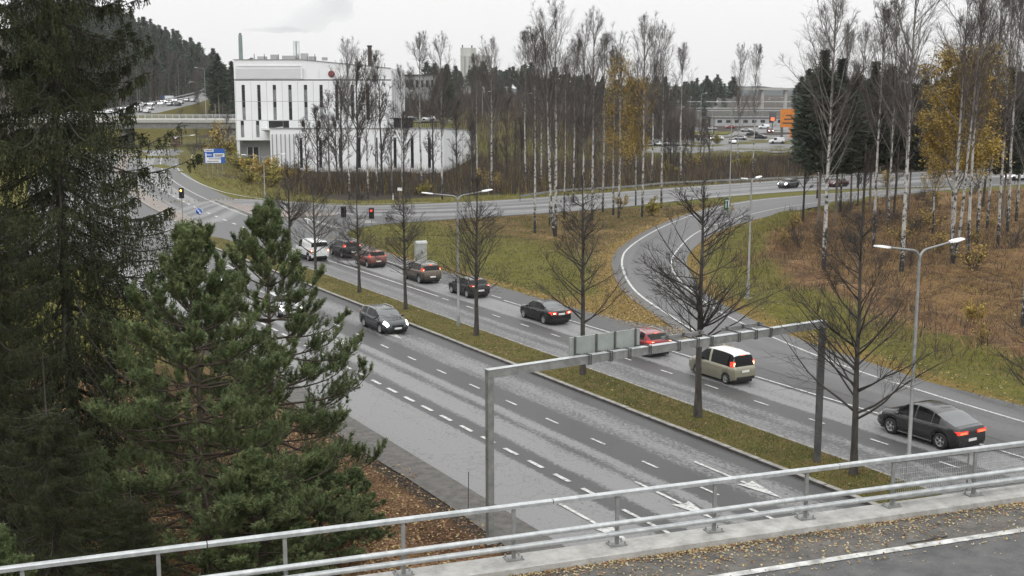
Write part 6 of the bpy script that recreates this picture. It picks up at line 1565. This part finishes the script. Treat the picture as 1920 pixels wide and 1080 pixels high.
for k, ((x, y), h, lab) in enumerate((((105.62, 112.4), 14.0, 'thin dark bare trunk left of the wide crowned birch'), ((113.52, 110.07), 16.0, 'dark bare tree left behind the grey white birch'), ((120.88, 111.95), 17.0, 'dark bare tree left of the tall white birch'), ((124.36, 121.67), 10, 'thin dark sapling on the slip road verge at right'), ((127.59, 111.32), 15, 'dark bare tree at the left of the golden crown'), ((136.22, 110.56), 16, 'dark bare trunk under the right of the golden crown'))):
    plant('bare_tree', FB[(1, 0, 1, 2, 0, 1)[k]], (17, 15, 17, 13, 15, 17)[k], x, y, h, lab, group='dark bare trees right of the bend')
for k, (px, zf, h, lab) in enumerate(((345, 369, 10, 'bare tree seen under the overpass girder at its left'), (372, 372, 9, 'bare tree under the middle of the visible overpass girder'), (402, 369, 10, 'bare tree under the overpass near the abutment'), (430, 340, 11, 'bare tree between the overpass abutment and the office tower'))):
    x, y = cz(px, zf); plant('bare_tree', FB[k % 3], (15, 17, 13)[k % 3], x, y, h, lab, group='bare trees under the overpass', wide=1.3)
wood(34, 880, 1335, 200, 292, bar_[:3], (6.5, 12), 'bare twiggy tree in the thicket belt behind the cross road', 'bare trees in the thicket belt')
# very far low hills
hb = MB(); hx = np.linspace(900, 1900, 60); rh = np.random.default_rng(4)
tops = 16 + (9 + 6 * np.sin(hx / 90) + 4 * np.sin(hx / 37 + 1) + rh.normal(0, .8, 60)) * 1.0
v = []
for px, t_ in zip(hx, tops): v += [(*cz(px, 3300), -5), (*cz(px, 3500), float(t_)), (*cz(px, 3900), float(t_) * .6)]
hb.add(v, [(3 * i + j, 3 * i + 3 + j, 3 * i + 4 + j, 3 * i + 1 + j) for i in range(59) for j in range(2)], 0, True)
structure(hb.build('far_hills', mat('far_hill_forest', (.05, .06, .062), .95, var=.35, vscale=.02), fix=False))

# ------ bushes
def bush_mesh(seed, h, leafm, nl, bare=False):
    rng = np.random.default_rng(seed); n = 16
    T = []
    for k in range(n):
        a = rng.uniform(0, 6.28); e = rng.uniform(.75, 1.5); L = h * rng.uniform(.6, 1.0); p = np.array([rng.normal(0, .15), rng.normal(0, .15), 0.]); pth = [p]
        for s in range(4): p = p + np.array([math.cos(a) * math.cos(e), math.sin(a) * math.cos(e), math.sin(e)]) * L / 4 + rng.normal(0, .05, 3); pth.append(p)
        T.append(pth)
    T = np.array(T); p1, l1 = grow(rng, T, np.full(n, h), 8, .2, 1, .7, .1, lambda t, L: L * .3 * (1.2 - t), 3, .2); p2, l2 = grow(rng, p1, l1, 4, .1, 1, .7, 0, lambda t, L: L * .5, 2)
    V, F = join_tubes([tubes(T, np.full(n, .022), np.full(n, .008), 4), tubes(p1, np.full(len(p1), .01), np.full(len(p1), .005), 3), tubes(p2, np.full(len(p2), .007), np.full(len(p2), .004), 3)])
    res = [np_mesh('stems', V, F, M['twig'])]
    if nl: lv, lf = leaves(rng, np.concatenate([p1[:, :2], p2]), nl, .1, .1); lv[:, 2] = np.maximum(lv[:, 2], .03); res.append(np_mesh('foliage', lv, lf, leafm))
    return res
BU = [bush_mesh(71, 3, M['yellow_leaf'], 1500), bush_mesh(72, 3, M['olive_leaf'], 1700), bush_mesh(73, 3, None, 0), bush_mesh(74, 3, M['yellow_leaf'], 420)]
for (x, y), h, v, wd, lab in (((73.77, 238.03), 4.2, 1, 1.4, 'yellow green bush right of the blue direction sign'), ((70.84, 217.39), 4.6, 0, 1.4, 'bright yellow bush behind the double lamp at the slip lane'), ((70.53, 206.96), 4.5, 1, 1.4, 'yellow green bush before the left corner of the podium'), ((65.11, 205.76), 3.4, 1, 1.4, 'low yellow green bush on the bank above the slip lane'),
    ((70.16, 198.73), 4.0, 0, 1.2, 'yellow bush at the right end of the yellow row before the podium'), ((65.5, 196.08), 3.0, 1, 1.5, 'low yellow green bush behind the lamp foot at the slip lane'), ((91.09, 303.65), 4.5, 1, 1.4, 'yellowing bush above the blue direction sign'), ((89.94, 276.72), 8.0, 0, .8, 'yellow young tree before the office entrance'),
    ((87.49, 299.82), 9.5, 3, .8, 'thin yellow birch before the overpass wall'), ((82.55, 291.44), 4.0, 3, 1.4, 'sparse yellow bush under the overpass'), ((82.87, 308.33), 4.0, 2, 1.4, 'bare brown bush on the bank left of the direction sign'), ((87.72, 317.93), 5.0, 2, 1.4, 'taller bare bush under the overpass girder'),
    ((93.22, 126.95), 2.6, 1, 1.2, 'small yellow bush between two birch feet beside the slip road'), ((95.13, 136.58), 2.2, 0, 1.0, 'small golden bush at the foot of the middle golden birch'), ((104.55, 125.28), 1.3, 0, 1.2, 'tiny orange yellow bush under the small green sign'), ((156.35, 146.89), 3.0, 3, 1.2, 'sparse yellow bush on the far verge at right'),
    ((99.86, 91.04), 2.6, 3, 1.2, 'thin yellow shrub left of the tall white birch foot'), ((68.83, 55.99), 1.9, 0, .9, 'single bright yellow shrub in the brown leaves at right'), ((111.91, 98.68), 3.0, 3, 1.5, 'sparse golden shrub under the golden crown'), ((97.99, 84.55), 2.4, 3, 1.4, 'low golden shrub before the golden birches'),
    ((81.42, 170.11), 2.4, 1, 1.0, 'small yellow bush in the thicket left of the thick birch'), ((94.11, 174.67), 4.0, 3, .8, 'thin yellow sapling in the thicket below the silo'), ((95.35, 171.51), 3.4, 3, .8, 'second thin yellow sapling in the thicket'), ((238.12, 291.5), 3.2, 1, 1.2, 'yellow bush at the near edge of the car park'), ((361.45, 442.83), 5.0, 0, .8, 'small yellow tree at the far end of the car park'),
    ((156.19, 198.67), 3.0, 3, 1.6, 'sparse yellow bush behind the guard rail'), ((164.94, 193.68), 3.2, 1, 1.5, 'olive bush at the feet of the two car park birches'), ((139.98, 186.11), 3.0, 1, 1.4, 'olive bush left of the slender birch behind the guard rail'), ((232.37, 183.21), 3.5, 1, 1.5, 'yellow green bush behind the cross road at right')):
    plant('bush', BU[v], 3, x, y, h, lab, 'bush', 'autumn bushes', wide=wd)

# ------------------------------------------------------------------ ground cover
rg = np.random.default_rng(99)
def in_poly(x, y, poly):
    c = np.zeros(len(x), bool); n = len(poly)
    for i in range(n):
        (x1, y1), (x2, y2) = poly[i], poly[(i + 1) % n]
        hit = ((y1 > y) != (y2 > y)) & (x < (x2 - x1) * (y - y1) / (y2 - y1 + 1e-12) + x1); c ^= hit
    return c
def blades(x, y, z, h, w, lean=.5):
    n = len(x); a = rg.uniform(0, 6.28, n); s = np.c_[np.cos(a), np.sin(a), np.zeros(n)] * (w / 2)[:, None]
    p = np.c_[x, y, z]; tip = p + np.c_[rg.normal(0, lean, n) * h, rg.normal(0, lean, n) * h, h]
    return np.stack([p - s, p + s, tip], 1).reshape(-1, 3), np.arange(3 * n).reshape(-1, 3)
def scatter(n, x0, x1, y0, y1, keep):
    x, y = rg.uniform(x0, x1, n), rg.uniform(y0, y1, n); k = keep(x, y); return x[k], y[k]
def clump(x, y, s):                 # cheap patchiness
    return .5 + .5 * np.sin(x * s + 1.3 * np.sin(y * s * .7)) * np.sin(y * s * 1.1 + 1.7 * np.sin(x * s * .6))
rampL_x = lambda y: np.interp(y, [60, 65, 70, 75, 80, 87, 94, 101, 113, 124, 132, 139], [49, 49.7, 51.5, 53.6, 55.9, 59.5, 64, 69.6, 81.3, 94.6, 106, 125])
rampR_x = lambda y: np.interp(y, [20, 41, 46.5, 55.7, 59.5, 62.7, 71.2, 76.5, 83, 88.7, 94.9, 105.9, 115.2, 125.2, 131.8], [51.4, 51.8, 53.1, 54.4, 55.3, 56, 59.1, 61.5, 65.6, 69.4, 74.3, 85.6, 98.4, 118.9, 138])
med_in = lambda x, y: (x > 34.95) & (x < 37.8)
tri_k = lambda x, y: (x > 48.6 + 2.5 * (y > 118) * (y - 118) / 14) & (x < rampL_x(y) - .3) & (y > 62) & (y < 135)
wood_k = lambda x, y: (x > rampR_x(y) + .2) & (y < 132) & (x < 45 + y * .95)
# median turf
x, y = scatter(26000, 34.95, 37.8, 28, 130, med_in); x2, y2 = scatter(17000, 34.95, 37.8, 28, 62, med_in); x = np.r_[x, x2]; y = np.r_[y, y2]
k = rg.random(len(x)) < .35 + .65 * clump(x, y, 1.1); x, y = x[k], y[k]
V, F = blades(x, y, np.full(len(x), .12), rg.uniform(.04, .13, len(x)), rg.uniform(.015, .04, len(x)), .7)
stuff(link('median_grass', np_mesh('median_grass', V, F, [M['grass_blade'], M['dry_grass']], (rg.random(len(F)) < .1).astype(int))), 'short tufted grass on the median island', 'grass')
# lawns and verges
x, y = scatter(150000, 48, 125, 60, 136, lambda a, b: tri_k(a, b)); x2, y2 = scatter(90000, 52, 150, 36, 133, lambda a, b: wood_k(a, b) & (a < rampR_x(b) + 9))
x = np.r_[x, x2]; y = np.r_[y, y2]; k = rg.random(len(x)) < .15 + .85 * clump(x, y, .5); x, y = x[k], y[k]
h = rg.uniform(.08, .26, len(x)); V, F = blades(x, y, gh(x, y), h, rg.uniform(.03, .08, len(x)), .6)
stuff(link('lawn_grass', np_mesh('lawn_grass', V, F, [M['grass_blade'], M['dry_grass']], (rg.random(len(F)) < .3).astype(int))), 'long autumn grass on the lawns beside the slip road', 'grass')
# dry undergrowth of the right-hand wood and the bank
x, y = scatter(120000, 55, 165, 38, 133, lambda a, b: wood_k(a, b) & (a > rampR_x(b) + 5)); k = rg.random(len(x)) < .1 + .9 * clump(x, y, .35) ** 1.5; x, y = x[k], y[k]
V, F = blades(x, y, gh(x, y), rg.uniform(.25, 1.3, len(x)) * (.5 + .7 * clump(x + 5, y, .2)), rg.uniform(.03, .07, len(x)), .45)
stuff(link('undergrowth', np_mesh('undergrowth', V, F, [M['brush'], M['dry_grass'], M['brown_leaf']], rg.choice(3, len(F), p=[.55, .2, .25]))), 'dry brown undergrowth between the birches at right', 'undergrowth')
# thicket between the cross road and the podium / car park
X_, Zf_ = rg.uniform(500, 1560, 60000), rg.uniform(188, 300, 60000)
x, y = from_cam((X_ - 960) / 2276 * Zf_, Zf_); fy = np.interp(x, [-40, 58, 66.9, 88, 112, 149, 186, 214, 260], [178, 178, 162, 160.5, 164.5, 170, 174, 174, 173])
front = cam_frame(x, y)[1]; k = (y > fy) & (front < np.interp(X_, [500, 830, 900, 1180, 1560], [236, 236, 278, 285, 290])) & (X_ > 540)
k &= rg.random(len(x)) < .25 + .75 * clump(x, y, .28); x, y = x[k], y[k]
h = rg.uniform(1.0, 3.6, len(x)) * (.55 + .6 * clump(x + 9, y, .15)); V, F = blades(x, y, gh(x, y), h, rg.uniform(.05, .11, len(x)), .18)
a2 = rg.integers(0, len(x), 30000); bz = rg.uniform(.25, .95, 30000); V2, F2 = blades(x[a2] + rg.normal(0, .2, 30000), y[a2] + rg.normal(0, .2, 30000), gh(x[a2], y[a2]) + h[a2] * bz, rg.uniform(.3, .8, 30000), rg.uniform(.03, .06, 30000), .9)
stuff(link('thicket', np_mesh('thicket', np.vstack([V, V2]), np.vstack([F, F2 + len(V)]), [M['brush'], M['brown_leaf'], M['olive_leaf']], np.r_[rg.choice(3, len(F), p=[.80, .10, .10]), np.zeros(len(F2), int)])), 'dark bare thicket behind the cross road', 'thicket')
# verge grass in front of the thicket and on the bank by the direction sign
X_, Zf_ = rg.uniform(300, 1560, 60000), rg.uniform(165, 300, 60000); x, y = from_cam((X_ - 960) / 2276 * Zf_, Zf_); fy = np.interp(x, [-40, 58, 66.9, 88, 112, 149, 186, 214, 260], [178, 176, 160, 157.5, 161.5, 167, 171.3, 171, 169])
edge = np.interp(y, [175.9, 188.7, 213.7, 238.7, 271.7, 300], [58.3, 57.3, 59.2, 63.6, 69.6, 76]) + .4
k = np.where(y > 178, x > edge, (y > fy)) & ((y - fy < 3.4) | ((y > 178) & (x < edge + 22) & (X_ < 620))) & (x > 40); x, y = x[k], y[k]
V, F = blades(x, y, gh(x, y), rg.uniform(.2, .6, len(x)), rg.uniform(.06, .14, len(x)), .6)
stuff(link('verge_grass', np_mesh('verge_grass', V, F, [M['dry_grass'], M['grass_blade'], M['olive_leaf']], rg.choice(3, len(F), p=[.6, .28, .12]))), 'yellowed verge grass along the cross road and slip lane', 'grass')
# fallen leaves: brown carpet by the pines, golden drifts along the kerbs, pale leaves on the bridge shoulder
def leaf_stuff(name, x, y, z, size, ms, ps, label):
    V, F = leaf_quads(rg, np.c_[x, y, z], size, .75)
    stuff(link(name, np_mesh(name, V, F, ms, rg.choice(len(ms), len(F), p=ps))), label, 'fallen leaves')
x, y = scatter(80000, 2, 21.2, 24, 62, lambda a, b: (a < 20.6 + .4 * np.sin(b)) & (rg.random(len(a)) < np.clip(1.3 - .95 * sstep(15, 20.8, a), 0, 1)))
leaf_stuff('leaf_carpet', x, y, gh(x, y) + rg.uniform(.0, .06, len(x)), .058, [M['brown_leaf'], M['gold_leaf'], M['pale_leaf']], [.74, .17, .09], 'brown fallen leaves under the pines beside the road')
x, y = scatter(120000, 47.6, 100, 58, 128, lambda a, b: ((a < rampL_x(b) + .6) & (a > 47.7) & (rg.random(len(a)) < np.maximum(.9 * sstep(86, 66, b), np.maximum(.8 * sstep(4.5, .2, rampL_x(b) - a), .5 * sstep(2.6, .2, a - 47.7))))))
x2, y2 = scatter(70000, 51, 130, 34, 128, lambda a, b: wood_k(a, b) & (rg.random(len(a)) < np.maximum(.75 * sstep(6, .2, a - rampR_x(b)), .12)))
x = np.r_[x, x2]; y = np.r_[y, y2]
leaf_stuff('leaf_drift', x, y, gh(x, y) + .05 + rg.uniform(.0, .07, len(x)), .066, [M['gold_leaf'], M['brown_leaf'], M['pale_leaf']], [.42, .38, .2], 'golden brown leaves drifted along the slip road edges')
x, y = scatter(450, 34.9, 37.9, 26, 110, med_in); leaf_stuff('median_leaves', x, y, np.full(len(x), .17), .045, [M['gold_leaf'], M['pale_leaf']], [.5, .5], 'scattered leaves on the median grass')
n = 16000; u = rg.uniform(-6, 34, n); v = -.5 - np.minimum(rg.exponential(.5, n), 1.7) - .02; dense = rg.random(n) < .25; v = np.where(dense, -.52 - rg.exponential(.07, n), v)
keep = rg.random(n) < .35 + .65 * clump(u * .8, v * 4, 1.2); u, v = u[keep], v[keep]; c, s = math.cos(-R(9.58)), math.sin(-R(9.58))
leaf_stuff('bridge_leaves', BO.x + u * c - v * s, BO.y + u * s + v * c, 6.89 + rg.uniform(0, .012, len(u)), .031, [M['gold_leaf'], M['pale_leaf'], M['brown_leaf']], [.18, .52, .30], 'yellow and pale leaves strewn along the bridge shoulder')
n = 500; u = rg.uniform(-6, 34, n); v = -2.1 - rg.exponential(1.4, n); leaf_stuff('roadway_leaves', BO.x + u * c - v * s, BO.y + u * s + v * c, np.full(n, 6.885), .022, [M['pale_leaf'], M['gold_leaf']], [.7, .3], 'few single leaves on the bridge roadway')
# twig lying on the bridge shoulder
p = (18.68, 16.51); tw = MB().tube([(0, 0, .012), (.35, -.02, .02), (.75, .0, .014), (1.05, .03, .012)], .012, 5).tube([(.6, 0, .015), (.85, .12, .02)], .007, 4).build('twig', M['twig_dark']); tw.location = (*p, 6.88); tw.rotation_euler = (0, 0, -R(9)); tag(tw, 'thin dark twig lying by the white edge line of the bridge', 'twig')
# smoke of the far chimney: a drifting plume, wholly behind the hill
def smoke_mat(name, dens, c):
    m = bpy.data.materials.new(name); m.use_nodes = True; nt = m.node_tree; nt.nodes.clear()
    out = nt.nodes.new('ShaderNodeOutputMaterial'); pv = nt.nodes.new('ShaderNodeVolumePrincipled')
    pv.inputs['Color'].default_value = (c, c * 1.03, c * 1.06, 1); pv.inputs['Anisotropy'].default_value = .2; pv.inputs['Density'].default_value = dens
    nt.links.new(pv.outputs[0], out.inputs['Volume']); return m
Z0 = 1500.0
def smoke(name, path, m, parent):
    mb = MB(); pts = [(*cz(px, Z0), 16 - (py - 170) / 2276 * Z0) for px, py, r in path]; rad = [r for px, py, r in path]
    mb.tube(pts, rad, 14, 0, True, True)
    me = mb.mesh(name, m); bm = bmesh.new(); bm.from_mesh(me); bmesh.ops.recalc_face_normals(bm, faces=bm.faces); bmesh.ops.subdivide_edges(bm, edges=bm.edges, cuts=2, use_grid_fill=True)
    for q in bm.verts:
        f = .5 * math.sin(q.co.x * .11 + q.co.z * .13) + .35 * math.sin(q.co.z * .27 + q.co.y * .12) + .3 * math.sin(q.co.x * .45 - q.co.z * .4)
        i = min(range(len(pts)), key=lambda k: (Vector(pts[k]) - q.co).length); q.co += (q.co - Vector(pts[i])).normalized() * f * rad[i] * .33
    bm.to_mesh(me); bm.free(); return link(name, me, parent)
sp = stuff(empty('smoke_plume', (0, 0, 0)), 'pale grey smoke drifting from the far chimney', 'smoke')
o1 = smoke('dense_smoke', ((462, 62, 1.4), (472, 60.5, 2.2), (484, 59, 2.6), (497, 60, 2.4), (510, 58.5, 2.8), (524, 60, 3.6), (538, 58, 4.4), (552, 58, 4.2), (566, 60.5, 3.0), (580, 62, 2.0), (592, 63, .5)), smoke_mat('dense_smoke', .05, .72), sp)
o2 = smoke('loose_smoke', ((500, 58, 3), (520, 56, 6), (540, 52, 10), (560, 49, 13), (580, 43, 16), (598, 36, 18), (612, 28, 20), (626, 18, 22), (638, 6, 24), (646, -12, 26)), smoke_mat('loose_smoke', .014, .9), sp)
for q in (o1, o2): q['kind'] = 'stuff'
# woods that read as one mass far away: bare brown scrub and conifers filling in behind the single trees
def mass(name, n, px0, px1, z0, z1, hmin, hmax, ms, ps, label, wd=(.12, .28), cl=.05):
    px = rg.uniform(px0, px1, n); Zf = rg.uniform(z0, z1, n); x, y = from_cam((px - 960) / 2276 * Zf, Zf); k_ = ~on_road(x, y); x, y = x[k_], y[k_]; n = len(x)
    h = rg.uniform(hmin, hmax, n) * (.6 + .5 * clump(x, y, cl)); z = gh(x, y); z0_ = z + h * rg.uniform(0, .55, n); V, F = blades(x, y, z0_, (h - (z0_ - z)) * rg.uniform(.5, 1, n), rg.uniform(*wd, n), .16)
    stuff(link(name, np_mesh(name, V, F, ms, rg.choice(len(ms), len(F), p=ps))), label, 'wood')
mass('bare_scrub_wood', 60000, 745, 1300, 375, 620, 4, 12, [M['twig'], M['brush'], M['linden_bark'], M['brown_leaf']], [.45, .36, .15, .04], 'brown bare wood beyond the side street reading as one mass')
mass('bare_scrub_wood', 30000, 1510, 2000, 205, 330, 4, 13, [M['twig'], M['brush'], M['linden_bark'], M['olive_leaf']], [.4, .38, .18, .04], 'dark bare wood behind the cross road at right', (.07, .16), .12)
mass('mound_scrub', 16000, 850, 1200, 286, 372, 1.5, 6, [M['brush'], M['twig'], M['olive_leaf'], M['dry_grass']], [.5, .25, .1, .15], 'bare scrub on the low mound behind the podium', (.06, .14), .1)
mass('hillside_undergrowth', 40000, 60, 520, 470, 860, 3, 9, [M['pine_far'], M['brush'], M['twig']], [.5, .3, .2], 'dark undergrowth and young trees on the hillside', (.3, .7))
def conifer_mass(name, n, px0, px1, z0, z1, hmin, hmax, label, skip=None):
    Vs, Fs, o = [], [], 0
    base = [np.array([v.co[:] for v in FC[k][1].vertices]) for k in range(4)]
    for i in range(n):
        px, zf = rg.uniform(px0, px1), rg.uniform(z0, z1)
        if skip and skip(px, zf): continue
        b_ = base[rg.integers(0, 4)]; q = rg.choice(len(b_) // 3, 260, replace=False); v = b_.reshape(-1, 3, 3)[q].reshape(-1, 3).copy()
        c_ = v.reshape(-1, 3, 3).mean(1, keepdims=True); v = ((v.reshape(-1, 3, 3) - c_) * 1.7 + c_).reshape(-1, 3)
        x, y = from_cam((px - 960) / 2276 * zf, zf); s = rg.uniform(hmin, hmax) / 22; a = rg.uniform(0, 6.28)
        w = np.c_[v[:, 0] * math.cos(a) - v[:, 1] * math.sin(a), v[:, 0] * math.sin(a) + v[:, 1] * math.cos(a), v[:, 2]] * s + (x, y, float(gh(x, y)))
        Vs.append(w); Fs.append(np.arange(len(w)).reshape(-1, 3) + o); o += len(w)
    stuff(link(name, np_mesh(name, np.vstack(Vs), np.vstack(Fs), M['pine_far'])), label, 'wood')
road_skip = lambda px, zf: np.interp(zf, [362, 470, 560, 640, 760, 900], [40, 280, 355, 385, 410, 430]) - 8 < px < np.interp(zf, [362, 470, 560, 640, 760, 900], [180, 392, 432, 452, 466, 470]) + 6
conifer_mass('hillside_wood', 330, 40, 560, 560, 950, 17, 26, 'dark conifer wood covering the hillside at far left', road_skip)
conifer_mass('ridge_wood', 150, 800, 1370, 600, 900, 15, 22, 'dark conifer wood on the low ridge in the distance')
conifer_mass('right_wood', 60, 1480, 2000, 260, 420, 12, 19, 'dark conifers massed behind the cross road at right')

# bare shrubs and saplings standing in the brown wood floor
rs_ = random.Random(31); c = 0
while c < 34:
    y = rs_.uniform(50, 128); x = rs_.uniform(float(rampR_x(y)) + 7, min(float(rampR_x(y)) + 55, 40 + y * .9))
    if x < float(rampR_x(y)) + 7: continue
    k = rs_.choice((2, 2, 2, 3)); plant('bush', BU[k], 3, x, y, rs_.uniform(1.3, 3.4), 'bare shrub standing in the brown leaves right of the bend' if k == 2 else 'thin shrub with a few yellow leaves in the brown leaves right of the bend', 'bush', 'shrubs in the brown wood floor', wide=rs_.uniform(.8, 1.4)); c += 1
for k, (px, zf) in enumerate(((760, 352), (835, 353), (905, 352), (980, 351), (1060, 352), (1130, 356))):
    x, y = cz(px, zf); lamp_post(x, y, 8.5, -HEAD, (1,), 'thin lamp post along the side street behind the podium', z=float(gh(x, y)), reach=1.8)
